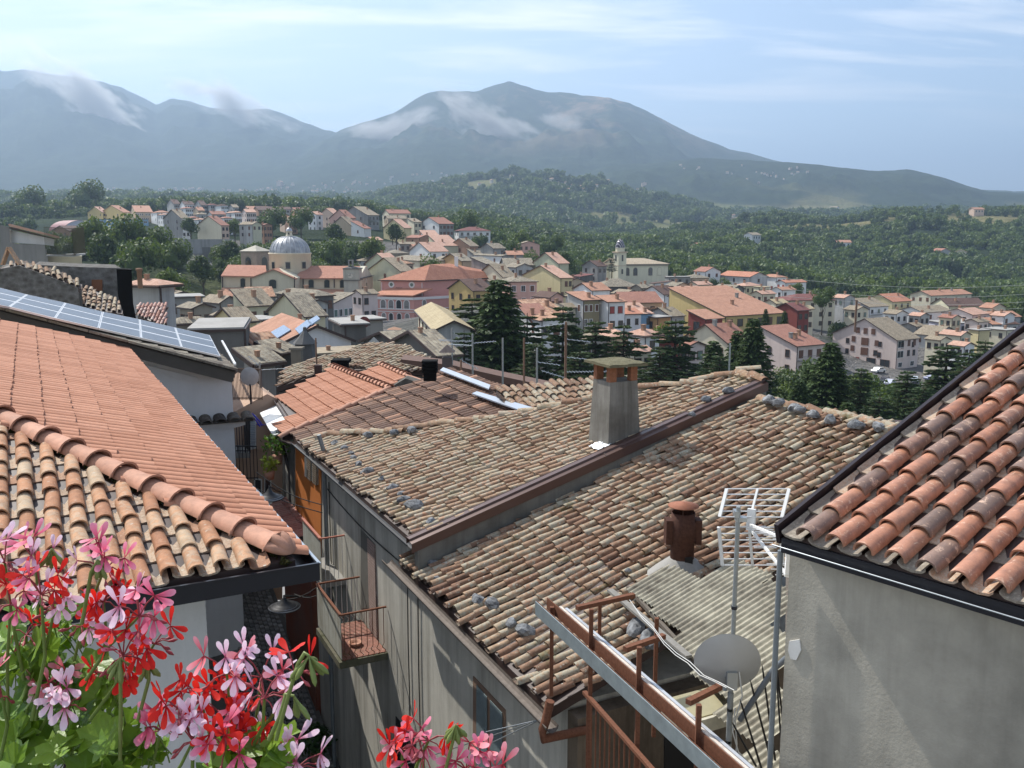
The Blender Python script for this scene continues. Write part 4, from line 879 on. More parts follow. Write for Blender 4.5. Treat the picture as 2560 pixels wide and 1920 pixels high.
# lanterns
def lantern(c,label,R=.26,arm=None):
    t=thing('street_lamp',label,'street lamp',c)
    m=MB().lathe(c,[(.02,.18),(.04,.16),(.07,.10),(R*.45,.07),(R*.5,.05),(R*.7,.035),(R*.75,.015),(R,-.0),(R*1.02,-.03),(R*.9,-.03),(R*.3,.02)],22); obj('shade',m,M['iron'],t)
    for k in (.55,.8,1.0): obj('rim_ring',MB().lathe(c,[(R*k,.045-.05*k+.012),(R*k+.012,.04-.05*k),(R*k,.03-.05*k)],22),simple('grey_ring',(.25,.26,.28),.4,.5),t)
    obj('bulb',MB().lathe(c-V(0,0,.12),[(0,-.03),(.05,0),(.05,.06),(.02,.12)],10),M['frame_w'],t)
    if arm is not None: obj('arm',MB().tube([c+V(0,0,.17),c+V(0,0,.22),arm],.018,8),M['iron'],t)
lantern(hit(711,1516,wl-hm*1.9,hm),'black ringed street lamp hanging from a wall arm over the cobbled alley',.30,hit(775,1492,wl-hm*.02,hm))
lantern(hit(674,1243,wl-hm*1.9,hm),'smaller dark street lamp behind the canopy further up the alley',.27,hit(705,1232,wl-hm*.0,hm))
m=MB(); 
for a,b in (((560,1175),(806,1282)),((640,1180),(806,1262)),((735,1485),(811,1478)),((700,1500),(810,1455))): 
    pa_=P(a[0],a[1],20);pb_=P(b[0],b[1],19.5); m.tube([pa_+(pb_-pa_)*i/6-V(0,0,.12*math.sin(math.pi*i/6)) for i in range(7)],.012,5)
tag(obj('cable',m,simple('black_cable',(.03,.028,.026),.7),None),'black overhead cables crossing the alley','cable')
def plant(c,r,n,label,mat,seed=0,leaf=.07):
    rd=random.Random(seed); m=MB()
    for i in range(n):
        d=unit(V(rd.gauss(0,1),rd.gauss(0,1),rd.gauss(.2,1))); q=c+d*r*rd.uniform(.4,1)*V(1,1,.8); a=unit(V(rd.gauss(0,1),rd.gauss(0,1),rd.gauss(0,1))); b=unit(np.cross(a,d)); 
        m.add([q-a*leaf,q+b*leaf*.5,q+a*leaf,q-b*leaf*.5],[(0,1,2,3)],0,None,rd.random()*.9+.01)
    t=thing('potted_plant',label,'plant',c-V(0,0,r)); obj('leaves',m,mat,t,None,'stuff'); obj('pot',MB().lathe(c-V(0,0,r+.12),[(0,0),(.12,0),(.16,.25),(.13,.25),(0,.2)],12),T_ridge,t)
def leafmat(name,c1,c2,trans=.25,rough=.5):
    t=NT(name); r=t.rnd(); col=t.mix(r,c1,c2); mt=t.fin(col,rough,0,.3)
    tr=t.n('ShaderNodeBsdfTranslucent',{'Color':t.mix(.5,col,(.25,.35,.03))}); mx_=t.n('ShaderNodeMixShader',{0:trans,1:t.b.outputs[0],2:tr.outputs[0]}); t.t.links.new(mx_.outputs[0],t.out.inputs['Surface']); return mt
LG=leafmat('fresh_green_leaf',(.05,.12,.02),(.12,.25,.03))
plant(P(692,1110,25),.45,260,'light green bushy plant in a pot by the brown house corner',LG,1)
plant(P(672,1160,24),.3,140,'small yellow-green plant on the alley stair',leafmat('yellow_green_leaf',(.2,.25,.02),(.3,.33,.04)),2)
plant(hit(790,1850,wl-hm*.5,hm),.5,260,'dark green shrub at the foot of the grey wall',leafmat('dark_shrub_leaf',(.015,.04,.012),(.04,.09,.02)),3,.09)
# ================================================================== TOWN
RO={'tan':roofmat('old_tan_roof',(.17,.13,.09),(.31,.25,.175),(.40,.33,.24),lichen=.5),
'stone':roofmat('lichened_stone_grey_roof',(.13,.105,.08),(.24,.20,.145),(.34,.29,.215),.3,.5,.8,.6,.8,.7),
'sand':roofmat('sand_yellow_roof',(.34,.27,.165),(.42,.35,.22),(.50,.42,.28),.3,.5,.35,.6),
'orange':roofmat('orange_tile_roof',(.33,.17,.11),(.43,.235,.16),(.51,.30,.215),.3,.5,.35,.5),
'red':roofmat('red_orange_tile_roof',(.38,.16,.10),(.46,.22,.145),(.53,.28,.19),.3,.5,.35,.5),
'rose':roofmat('rose_brown_tile_roof',(.25,.12,.09),(.33,.165,.12),(.40,.22,.165),.3,.5,.35,.5),
'salmon':roofmat('salmon_faded_roof',(.42,.24,.17),(.52,.33,.25),(.60,.42,.34),.3,.5,.4,.6),
'brown':roofmat('dark_brown_tile_roof',(.09,.055,.045),(.13,.08,.065),(.18,.115,.09),.3,.5,.4,.5),
'patch':roofmat('patchy_orange_roof',(.22,.12,.08),(.42,.21,.12),(.55,.36,.24),.3,.5,.85,.6,1.,.4),
'maroon':roofmat('maroon_tile_roof',(.15,.06,.055),(.20,.085,.075),(.25,.12,.10),.3,.5,.3,.5),
'flat':plaster('flat_concrete_roof',(.36,.35,.33),.4,.2)}
WA={'grey':(.29,.285,.27),'lgrey':(.42,.42,.41),'dgrey':(.15,.145,.135),'cream':(.60,.55,.42),'white':(.70,.70,.69),'yellow':(.56,.48,.28),'pyellow':(.56,.53,.38),'pink':(.58,.36,.30),'lpink':(.62,.52,.48),
'ochre':(.46,.34,.15),'orange':(.50,.31,.15),'red':(.21,.06,.05),'blue':(.25,.40,.55),'olive':(.27,.23,.14),'stone':(.30,.27,.22),'peach':(.56,.42,.33),'lilac':(.52,.50,.56),'brick':(.36,.22,.15),'mauve':(.30,.24,.22),'yel2':(.55,.43,.20),'tan':(.48,.38,.27),'green':(.47,.47,.34)}
def wallm(k):
    big={'dgrey','grey','stone','lgrey','mauve'}
    return plaster('wall_plaster_'+k,WA[k],.5 if k in big else .22,.6 if k in big else .25,.35,dk(WA[k],.35),.2)
def slabs(name,label,cat,Yo,items,base=None,th=.5,nrm=V(0,1,0)):
    t=thing(name,label,cat,P(items[0][1][0][0],items[0][1][0][1],Yo))
    for nm,px,mt,dy,thk in items:
        Q=P(px[0][0],px[0][1],Yo+dy); um=sum(a_[0] for a_ in px)/len(px); obj(nm,MB().prism([hit(u,v,Q,nrm) for u,v in px],unit(V(ray(um,700)[0],1,0))*thk),mt,t)
    return t
_win={}
def window_me(w_,h_,fr):
    k=(round(w_,2),round(h_,2),fr)
    if k not in _win:
        m=MB(); t=.09
        m.box((0,0,h_/2+t/2),w_/2+t,.05,t/2).box((0,0,-h_/2-t/2),w_/2+t+.05,.07,t/2).box((-w_/2-t/2,0,0),t/2,.05,h_/2).box((w_/2+t/2,0,0),t/2,.05,h_/2).box((0,0.005,0),.02,.03,h_/2)
        g=MB().box((0,.015,0),w_/2,.02,h_/2)
        s=MB().box((-w_/4,-.0,0),w_/4-.01,.045,h_/2).box((w_/4,-.0,0),w_/4-.01,.045,h_/2)
        _win[k]=(m.mesh('window',M[fr]),g.mesh('pane',M['glass']),{c:s.mesh('shutter',M[c]) for c in('shut_g','shut_r','shut_b')})
    return _win[k]
BASES=[]; rdh=random.Random(12)
def Hs(label,uc,ve,vb,d,ul,ur,az,gab='L',pitch=.36,wall='cream',roof='tan',wl_=(0,0),wr_=(0,0),wall2=None,ov=.35,fr='frame_b',shut=None,chim=1,ww=(.95,1.35),cat='house',group=None,arch=False,maxw=60,minw=4,skiprow=0,dep=None,deep=7,balc=0,name='house'):
    az=az+min(0,math.degrees(math.atan2(uc-1280,FPX)))*.9
    Q=P(uc,ve,d); zb=P(uc,vb,d)[2]; r_=D(az); l_=D(az-90)
    def ext(u,dr,mn):
        k=ray(u,700)[0]; den=dr[0]-k*dr[1]
        if abs(den)<1e-4: return mn
        t=(k*Q[1]-Q[0])/den
        return float(min(max(t,mn),maxw)) if t>0 else mn
    minw=min(minw,d*.024)
    wR=ext(ur,r_,minw); wL=ext(ul,l_,minw if dep is None else dep)
    if dep is not None: wL=max(wL,dep) if gab!='x' else dep
    cap_=5. if d>200 else 3.6
    if gab=='L' and pitch*wL/2>cap_: pitch=2*cap_/wL
    if gab=='R' and pitch*wR/2>cap_: pitch=2*cap_/wR
    if gab=='hip' and pitch*min(wL,wR)/2>cap_: pitch=2*cap_/min(wL,wR)
    if gab=='sR' and pitch*wL>cap_+1: pitch=(cap_+1)/wL
    if gab=='sL' and pitch*wR>cap_: pitch=cap_/wR
    hgt=Q[2]-zb; deep=max(deep,max(wl_[0],wr_[0])*3.05-hgt+1); rz=math.atan2(r_[1],r_[0])
    t=thing(name,label,cat,(Q[0],Q[1],zb),group,rz); BASES.append((Q[0],Q[1],zb)); BASES.append(tuple((V(Q[0],Q[1],zb)+r_*wR*.7+l_*wL*.7)))
    # local coords: x along right facade, y along left facade (away), z up
    wm_=wallm(wall); wm2=wallm(wall2 or wall)
    Z=np.zeros(3)
    m=MB(); zl=-deep
    m.add([(0,0,zl),(wR,0,zl),(wR,wL,zl),(0,wL,zl),(0,0,hgt),(wR,0,hgt),(wR,wL,hgt),(0,wL,hgt)],[(0,1,5,4)],0)
    m.f+= [[3,0,4,7]]; m.m.append(1); m.t.append(0); m.sm.append(False); m.uv+=[(0,0)]*4
    m.f+= [[1,2,6,5],[2,3,7,6]]; m.m+=[0,1]; m.t+=[0,0]; m.sm+=[False]*2; m.uv+=[(0,0)]*8
    rm=MB(); th=.18; o=ov
    def slope(a,b,c,d_,u0=True):  # eave a-b, top c-d (ccw), planar
        a,b,c,d_=[V(*x) for x in (a,b,c,d_)]; e=unit(b-a); n=unit(np.cross(b-a,d_-a)); n=n if n[2]>0 else -n; s=np.cross(n,e)
        uv=[(float(np.dot(x-a,e)),abs(float(np.dot(x-a,s)))) for x in (a,b,c,d_)]
        rm.prism([a,b,c,d_],-V(0,0,th),0,0.,uv)
    if gab=='L':       # gable on left facade, ridge along x
        rh_=pitch*wL/2; m.add([(0,0,hgt),(0,wL,hgt),(0,wL/2,hgt+rh_),(wR,0,hgt),(wR,wL,hgt),(wR,wL/2,hgt+rh_)],[(0,2,1)],1); m.f+=[[i+8 for i in (3,4,5)]];m.m.append(0);m.t.append(0);m.sm.append(False);m.uv+=[(0,0)]*3
        e=pitch*o; z0=hgt-e+.1; zt_=hgt+rh_+.1
        slope((-o,-o,z0),(wR+o,-o,z0),(wR+o,wL/2,zt_),(-o,wL/2,zt_)); slope((wR+o,wL+o,z0),(-o,wL+o,z0),(-o,wL/2,zt_+.003),(wR+o,wL/2,zt_+.003))
    elif gab=='R':
        rh_=pitch*wR/2; m.add([(0,0,hgt),(wR,0,hgt),(wR/2,0,hgt+rh_),(0,wL,hgt),(wR,wL,hgt),(wR/2,wL,hgt+rh_)],[(0,1,2)],0); m.f+=[[i+8 for i in (4,3,5)]];m.m.append(0);m.t.append(0);m.sm.append(False);m.uv+=[(0,0)]*3
        e=pitch*o; z0=hgt-e+.1; zt_=hgt+rh_+.1
        slope((-o,wL+o,z0),(-o,-o,z0),(wR/2,-o,zt_),(wR/2,wL+o,zt_)); slope((wR+o,-o,z0),(wR+o,wL+o,z0),(wR/2,wL+o,zt_+.003),(wR/2,-o,zt_+.003))
    elif gab=='sR':    # single slope falling to the right facade
        rh_=pitch*wL; m.add([(0,0,hgt),(0,wL,hgt),(0,wL,hgt+rh_),(wR,0,hgt),(wR,wL,hgt),(wR,wL,hgt+rh_)],[(0,2,1)],1); m.f+=[[i+8 for i in (3,4,5)],[i+8 for i in (1,2,5,4)]];m.m+=[0,0];m.t+=[0,0];m.sm+=[False]*2;m.uv+=[(0,0)]*7
        e=pitch*o; slope((-o,-o,hgt-e+.1),(wR+o,-o,hgt-e+.1),(wR+o,wL+o,hgt+rh_+e+.1),(-o,wL+o,hgt+rh_+e+.1))
    elif gab=='sL':
        rh_=pitch*wR; m.add([(0,0,hgt),(wR,0,hgt),(wR,0,hgt+rh_),(0,wL,hgt),(wR,wL,hgt),(wR,wL,hgt+rh_)],[(0,1,2)],0); m.f+=[[i+8 for i in (4,3,5)],[i+8 for i in (1,4,5,2)]];m.m+=[1,1];m.t+=[0,0];m.sm+=[False]*2;m.uv+=[(0,0)]*7
        e=pitch*o; slope((-o,wL+o,hgt-e+.1),(-o,-o,hgt-e+.1),(wR+o,-o,hgt+rh_+e+.1),(wR+o,wL+o,hgt+rh_+e+.1))
    elif gab=='hip':
        k=min(wR,wL)/2+o; zt_=hgt+pitch*k; z0=hgt-.0
        if wR>=wL: p1=(k-o,wL/2,zt_);p2=(wR-k+o,wL/2,zt_)
        else: p1=(wR/2,k-o,zt_);p2=(wR/2,wL-k+o,zt_)
        A=(-o,-o,z0);B_=(wR+o,-o,z0);C_=(wR+o,wL+o,z0);D_=(-o,wL+o,z0)
        def tri(a,b,c):
            a,b,c=V(*a),V(*b),V(*c); e=unit(b-a); n=unit(np.cross(b-a,c-a)); n=n if n[2]>0 else -n; s=np.cross(n,e)
            rm.add([a,b,c],[(0,1,2)],0,[(float(np.dot(x-a,e)),abs(float(np.dot(x-a,s)))) for x in (a,b,c)])
        if wR>=wL:
            slope(A,B_,p2,p1);slope(C_,D_,p1,p2);tri(B_,C_,p2);tri(D_,A,p1)
        else:
            slope(B_,C_,p2,p1);slope(D_,A,p1,p2);tri(A,B_,p1);tri(C_,D_,p2)
        rm.add([A,B_,C_,D_],[(3,2,1,0)])
    else:
        rm.box((wR/2,wL/2,hgt+.06),wR/2+o,wL/2+o,.08); 
    obj('wall',m,[wm_,wm2],t,None,None,Z) if False else part('wall',t,m.mesh('wall',[wm_,wm2]))
    rf=part('roof',t,rm.mesh('roof',RO[roof] if roof in RO else M[roof]))
    # eave fascia / gutter lines
    fm=MB(); zg=hgt-pitch*o*.9
    if gab in('L','sR','hip','flat'): fm.bar((-o,-o-.04,zg-.02),(wR+o,-o-.04,zg-.02),.12,.14)
    if gab in('R','sL','hip','flat'): fm.bar((-o-.04,-o,zg-.02),(-o-.04,wL+o,zg-.02),.12,.14)
    if gab=='L': fm.bar((-o-.03,-o,hgt-pitch*o),(-o-.03,wL/2,hgt+rh_),.06,.2); fm.bar((-o-.03,wL+o,hgt-pitch*o),(-o-.03,wL/2,hgt+rh_),.06,.2)
    if gab=='R': fm.bar((-o,-o-.03,hgt-pitch*o),(wR/2,-o-.03,hgt+rh_),.06,.2); fm.bar((wR+o,-o-.03,hgt-pitch*o),(wR/2,-o-.03,hgt+rh_),.06,.2)
    if gab=='sR': fm.bar((-o-.03,-o,hgt-pitch*o),(-o-.03,wL+o,hgt+pitch*(wL+o)),.06,.2)
    if gab=='sL': fm.bar((-o,-o-.03,hgt-pitch*o),(wR+o,-o-.03,hgt+pitch*(wR+o)),.06,.2)
    fm.bar((.12,-.07,zg),(.12,-.07,-1),.1,.1); 
    part('gutter',t,fm.mesh('gutter',M['fascia']))
    # windows
    rdw=random.Random(int(uc*7+ve))
    if wl_==(0,0) and wL>5 and d>100 and rdw.random()<.7: wl_=(2,2) if hgt>4 else (1,1)
    if wr_==(0,0) and wR>5 and d>100 and rdw.random()<.7: wr_=(1,2)
    if shut is None and rdw.random()<.6 and d>90: shut='mix'
    for side,(nr,nc) in (('R',wr_),('L',wl_)):
        W_=wR if side=='R' else wL
        if nr==0: continue
        fh=3.0
        w2,h2=ww
        if W_/nc<w2*1.5: w2=W_/nc*.55
        mw,mg,ms_=window_me(w2,h2,fr)
        for r in range(nr):
            for c in range(nc):
                x=W_*(c+.5)/nc+rdw.uniform(-.12,.12); z=hgt-fh*(r+.52)-(.15)
                if rdw.random()<.06: continue
                if side=='R': loc=(x,-.03,z); rt_=0
                else: loc=(-.03,x,z); rt_=-math.pi/2
                wo=part('window',t,mw,loc,(0,0,rt_))
                wo2=part('pane',wo,mg)
                if shut and rdw.random()<(.75 if shut!='mix' else .4):
                    part('shutter',wo,ms_[('shut_b','shut_g','shut_b')[int(uc)%3] if shut=='mix' else shut],(0,-.02,0))
    for b in range(balc):
        z=hgt-3.1*(b+1)+.2; bm_=MB().box((wR*.35,-.55,z-.08),wR*.3,.55,.09); bm_.bar((wR*.05,-1.07,z+.9),(wR*.65,-1.07,z+.9),.05,.05)
        for i in range(int(wR*.6/.35)): bm_.bar((wR*.05+i*.35,-1.07,z),(wR*.05+i*.35,-1.07,z+.9),.03)
        part('balcony',t,bm_.mesh('balcony',M['conc']))
    # chimneys
    for c in range(chim):
        x=wR*rdw.uniform(.2,.8); y=wL*rdw.uniform(.25,.6)
        if gab=='L': z=hgt+pitch*min(y,wL-y)
        elif gab=='R': z=hgt+pitch*min(x,wR-x)
        elif gab=='sR': z=hgt+pitch*y
        elif gab=='sL': z=hgt+pitch*x
        elif gab=='hip': z=hgt+pitch*min(x,y,wR-x,wL-y)
        else: z=hgt
        cs=1. if d>150 else max(.3,d/150)
        cm=MB().box((x,y,z+.4*cs),.3*cs,.3*cs,.65*cs).box((x,y,z+1.1*cs),.38*cs,.38*cs,.07*cs); part('chimney',rf,cm.mesh('chimney',wallm('brick' if c%2==0 else 'grey')))
    return t,(wR,wL,hgt)
# ---- rows: crop helper converts zoom coordinates to photo pixels
def cr(x0,y0,k): return lambda *a: [a[0]/k+x0,a[1]/k+y0,a[2]/k+y0]+[a[3]]+[x/k+x0 for x in a[4:6]]
c4=cr(1400,660,5.53); c3=cr(1100,600,5.53); c5=cr(1700,640,5.267); c6=cr(2080,700,4.608); c2=cr(600,490,3.456); c1=cr(200,490,5.267); cb5=cr(400,720,5.53)
H=lambda lab,g,az,*a,**k: Hs(lab,*g,az,*a,**k)
# right / centre town
H('tall block with bare grey concrete side and olive front below an orange lean roof',c4(320,500,890,190,105,500),62,'sR',.20,'olive','orange',(0,0),(4,3),'lgrey',fr='frame_w')
H('tall white house with red shutters beside the olive block',c4(665,525,890,190,515,885),66,'sR',.2,'white','orange',(0,0),(3,2),shut='shut_r')
H('small white house with three little windows under a bright orange roof',c4(445,365,430,215,190,690),64,'L',.34,'white','orange',(0,0),(1,3),fr='frame_w',ww=(.6,1.))
arc=H('long peach building with a row of five dark arches and a red tile roof',c4(890,535,640,228,870,1420),80,'L',.34,'peach','rose',(0,0),(0,0),dep=13,chim=0)
H('white gabled house with a dark brown roof and skylight above the arches',c4(1440,420,600,255,1125,1650),58,'L',.42,'white','brown',(0,0),(2,1))
H('rough stone gable house left of the big yellow building',c4(1780,465,600,228,1510,2080),56,'L',.36,'stone','salmon',(0,0),(0,0))
H('big yellow building under the largest orange roof in the town',c5(595,790,940,207,0,1395),61,'sR',.26,'yel2','orange',(1,2),(1,6),ww=(1.5,1.6),dep=20,chim=2)
H('dark red wing with a lean roof attached to the big yellow building',c5(335,830,1040,192,124,580),60,'sR',.25,'red','orange',(1,1),(1,1),ww=(1.8,1.8),chim=0)
H('off-white gabled house with many windows in front of the red wing',c5(640,1150,1369,165,75,1000),58,'L',.50,'cream','rose',(4,3),(2,3),fr='frame_b',shut='mix',chim=2)
H('pinkish white house with long rose-brown roof and veranda above the car park',c5(1540,1185,1500,178,1100,1940),60,'sR',.30,'lpink','rose',(3,2),(3,3),chim=3,balc=2)
ap_=H('four-storey pale pink apartment block with a tan roof next to the car park',[2243,850,934,250,2090,2308],57,'L',.52,'lpink','tan',(0,0),(0,0),chim=0,deep=6)
H('grey house with hipped brown roof behind the pink apartment block',c6(1200,640,930,278,990,1500),52,'R',.34,'lgrey','tan',(0,0),(2,3))
H('brown roofed grey house with chimney box behind the apartment ridge',c6(970,535,640,292,830,1105),54,'L',.34,'grey','tan',(0,0),(1,2))
H('modern white house with a broad terrace and tan roof by the dark cedar',c6(430,310,480,330,60,670),60,'L',.34,'white','tan',(2,4),(1,3),wall2='lgrey',balc=1)
H('yellow house with bright orange roof and dormer behind the white terrace house',c6(700,250,330,352,400,930),58,'L',.42,'yellow','red',(0,0),(1,3))
H('long cream house with orange roof at the edge of the forest',c6(1140,180,290,375,915,1620),62,'L',.34,'cream','orange',(1,3),(1,4),chim=2)
H('yellow house under a dark brown roof right of the long cream house',c6(1350,300,370,345,1345,1800),84,'L',.42,'pyellow','brown',(0,0),(1,2),dep=12)
H('white workshop with a wide tan roof in front of the long cream house',c6(1060,375,415,322,780,1410),60,'L',.30,'white','tan',(1,1),(1,2))
H('lilac flat-roofed terraced block behind the pale roofs on the right',c6(1310,500,600,300,1300,1840),82,'flat',.1,'lilac','flat',(0,0),(1,6),dep=10)
H('pink gabled house behind the lilac block',c6(1620,400,560,312,1300,1840),58,'L',.30,'lpink','salmon',(1,2),(1,2))
H('cream block with balconies just left of the near right roof',c6(2010,580,700,272,1800,2212),60,'flat',.1,'cream','flat',(1,2),(2,2),balc=1)
H('low grey terrace block under orange roofs at the far right edge',c6(1850,510,590,300,1835,2190),80,'L',.3,'lgrey','orange',(0,0),(1,4),dep=11)
H('orange roofed row farthest right above the cream block',c6(1860,425,520,318,1845,2212),82,'L',.3,'lgrey','orange',(0,0),(0,0),dep=10)
H('small house with salmon roof and tall brick chimney near the conifers',c6(1480,640,760,262,1290,1650),58,'R',.4,'cream','salmon',(0,0),(2,2))
H('bright yellow low wall house beside the brick chimney',c6(1690,580,680,268,1670,1790),74,'flat',.1,'yellow','flat',(0,0),(0,0))
H('cream three-storey house with maroon roof and an archway door',c5(1440,585,880,302,1370,2060),80,'hip',.30,'cream','maroon',(0,0),(3,5),dep=11,fr='frame_b')
H('low cream house with sand roof in front of the maroon roof',c5(1540,700,915,268,1440,1780),66,'L',.36,'cream','sand',(0,0),(2,3))
H('dark red gabled house right of the big yellow building',c5(1550,715,915,240,1270,1600),62,'L',.40,'red','maroon',(0,0),(2,2))
H('pale sand roof just behind the dark red gable',c5(1270,625,720,258,1115,1440),66,'L',.36,'cream','sand',(0,0),(0,0))
H('white villa with orange roof and balcony at the town edge',c5(1390,350,480,380,1270,1665),62,'L',.34,'white','red',(0,0),(2,2),shut='shut_r',balc=1)
H('orange roofed villa with white chimney behind the white villa',c5(1270,280,430,398,1060,1400),62,'hip',.34,'white','orange',(0,0),(2,2),shut='shut_r')
H('wide orange roofed house left of the white villas',c5(920,275,370,392,515,1150),58,'R',.34,'lgrey','red',(1,3),(1,1))
H('yellow house with pinkish hip roof in front of the wide orange roof',c5(860,395,510,352,720,1070),60,'hip',.36,'pyellow','salmon',(0,0),(2,3))
H('yellow annex with small roof right of the pinkish hip roof',c5(1040,410,510,346,1030,1185),76,'flat',.1,'pyellow','sand',(0,0),(1,3))
H('stone gable with stony roof left of the pale yellow house',c5(685,440,520,332,440,855),56,'R',.42,'dgrey','stone',(0,0),(0,0))
H('long sandy roof behind the biggest orange roof',c5(430,530,600,290,350,850),80,'L',.36,'tan','sand',(0,0),(0,0),dep=11)
H('salmon roof at the middle of the town above the stone gable',c5(20,470,560,300,-170,325),66,'L',.34,'lgrey','salmon',(0,0),(0,0))
H('old cream house with stony hip roof near the second church',c5(150,290,415,362,20,385),70,'hip',.34,'tan','stone',(0,0),(2,3))
H('small white gabled house with balcony right of the second church',c5(335,205,300,402,180,530),62,'R',.42,'white','rose',(0,0),(1,2),balc=0)
H('old stone roofed house directly in front of the second church',c4(560,315,430,332,480,1100),80,'hip',.42,'dgrey','stone',(0,0),(1,5),dep=12)
H('low stone roof right below the church nave windows',c4(1110,325,420,342,1100,1300),76,'hip',.4,'grey','stone',(0,0),(0,0),dep=8)
H('plain white box house below the church nave end',c4(1300,270,330,348,1290,1560),78,'sL',.1,'white','brown',(0,0),(0,0),chim=0)
H('dark grey block right of the second church',c4(1510,180,290,356,1495,1800),76,'flat',.1,'grey','flat',(0,0),(1,3))
H('light salmon roofed house with a red brick chimney',c4(1650,385,470,272,1530,2000),68,'L',.34,'lgrey','salmon',(0,0),(0,0),chim=1)
H('grey gable house behind the orange wall',c4(1535,720,870,207,1210,1600),56,'L',.40,'lgrey','tan',(0,0),(0,0))
H('small flat orange block in front of the grey gable',c4(1345,740,880,200,1200,1350),55,'flat',.1,'orange','flat',(1,1),(0,0),wall2='orange',chim=0)
H('narrow blue house between white and orange houses',c4(1045,690,890,201,1040,1185),74,'sR',.15,'blue','salmon',(0,0),(2,2),ww=(.6,1.3))
H('narrow white house left of the blue one',c4(885,692,915,198,880,1038),74,'sR',.2,'white','red',(0,0),(2,2),ww=(.6,1.2))
H('salmon roofed low house under the arcade building',c4(890,640,700,215,880,1190),74,'L',.3,'lgrey','salmon',(0,0),(0,0),dep=9)
H('white villa wing with hip roof between the tall cedars',c4(1170,985,1400,142,1010,1350),50,'hip',.40,'white','salmon',(2,1),(2,1),fr='frame_b',ov=.6)
H('long peach villa wing under a ribbed hip roof left of the white wing',c4(700,1000,1300,150,670,1010),78,'hip',.34,'peach','salmon',(0,0),(2,2),shut='shut_r',dep=9,ov=.6)
H('dark red villa wing behind the tall cedar',c4(1360,1040,1400,146,1340,1580),74,'hip',.36,'red','salmon',(0,0),(1,1),dep=9,ov=.6)
H('dark slate roofed grey house left of the second church',c4(280,175,280,332,150,455),60,'sL',.12,'dgrey','maroon',(0,0),(0,0),wall2='lgrey')
H('grey gabled house with brown roof behind the dark slate roof',c3(2180,362,520,352,1965,2300),56,'L',.42,'grey','brown',(0,0),(1,2))
# centre
H('long yellow house with peach roof right of the tall spruce',c3(1665,525,770,258,1140,1785),60,'L',.30,'yellow','salmon',(0,0),(2,3),ov=.3,shut='mix')
H('pink house with balcony and tan hip roof behind the spruce',c3(965,575,880,222,945,1340),78,'hip',.30,'pink','stone',(0,0),(3,3),fr='frame_w',dep=10,shut='mix')
H('pink annex under a large dark brown roof',c3(1520,790,870,206,1300,1700),52,'R',.50,'pink','brown',(0,0),(1,2))
H('white house with patchy orange roof and dish behind the cedars',c3(1370,1015,1180,162,1095,1730),60,'sR',.26,'white','patch',(0,0),(2,2))
H('lower white house with grey shutters below the patchy orange roof',c3(1400,1115,1400,152,1395,1640),72,'sL',.16,'white','patch',(0,0),(3,2),dep=8)
H('shaded white annex with narrow roof left of the lower white house',c3(1290,1140,1400,156,1230,1370),72,'sR',.3,'lgrey','rose',(0,0),(2,1),dep=8)
H('ochre yellow gabled house with brown roof right of the arcaded palace',c3(460,700,830,214,120,730),58,'L',.42,'ochre','brown',(2,3),(0,0),wall2='ochre')
H('cream gable with grey-tan roof behind the ochre house',c3(880,515,640,252,510,965),58,'L',.46,'cream','tan',(0,0),(1,1))
H('low stony roof behind the palace right corner',c3(220,505,560,264,170,520),76,'hip',.34,'cream','stone',(0,0),(1,4),dep=11)
H('windowless mauve box house in the old centre',c3(640,330,470,300,435,680),58,'sR',.2,'mauve','stone',(0,0),(0,0),wall2='mauve',chim=0)
H('rust-orange rendered wall house under an old stone roof',c3(300,290,380,312,18,440),62,'L',.3,'tan','stone',(0,0),(0,0),wall2='orange')
H('tall white house with oval window and stone roof in the old centre',c3(855,222,400,332,470,945),60,'R',.2,'grey','stone',(1,2),(0,0),wall2='white')
H('long stone-roofed building with four skylights and oval windows',c3(900,348,470,312,860,1290),82,'L',.36,'grey','stone',(0,0),(1,4),dep=12,ww=(.9,.6))
H('pale green gabled house right of the skylight roof',c3(1640,322,400,302,1290,1655),58,'L',.44,'green','salmon',(0,0),(0,0))
H('small pink detached house above the old centre among trees',c3(1085,62,125,432,1078,1375),82,'R',.3,'pink','tan',(0,0),(1,4),dep=9)
H('low orange roof house behind the grey gable',c3(940,205,260,348,930,1150),80,'L',.3,'grey','orange',(0,0),(0,0),dep=9)
H('brown brick gable house above the orange wall',c3(420,85,220,382,130,430),54,'L',.40,'brick','tan',(1,1),(0,0))
H('grey stone gable with long roof left of the pink house',c3(740,115,210,372,560,900),56,'L',.40,'grey','stone',(0,0),(0,0))
H('dark stone gable with chimney in the upper old centre',c3(480,200,260,376,380,740),64,'sR',.3,'grey','stone',(0,0),(0,0))
H('white gable house facing down hill in the upper old centre',c3(120,150,240,392,-60,240),60,'L',.38,'white','salmon',(1,2),(1,1))
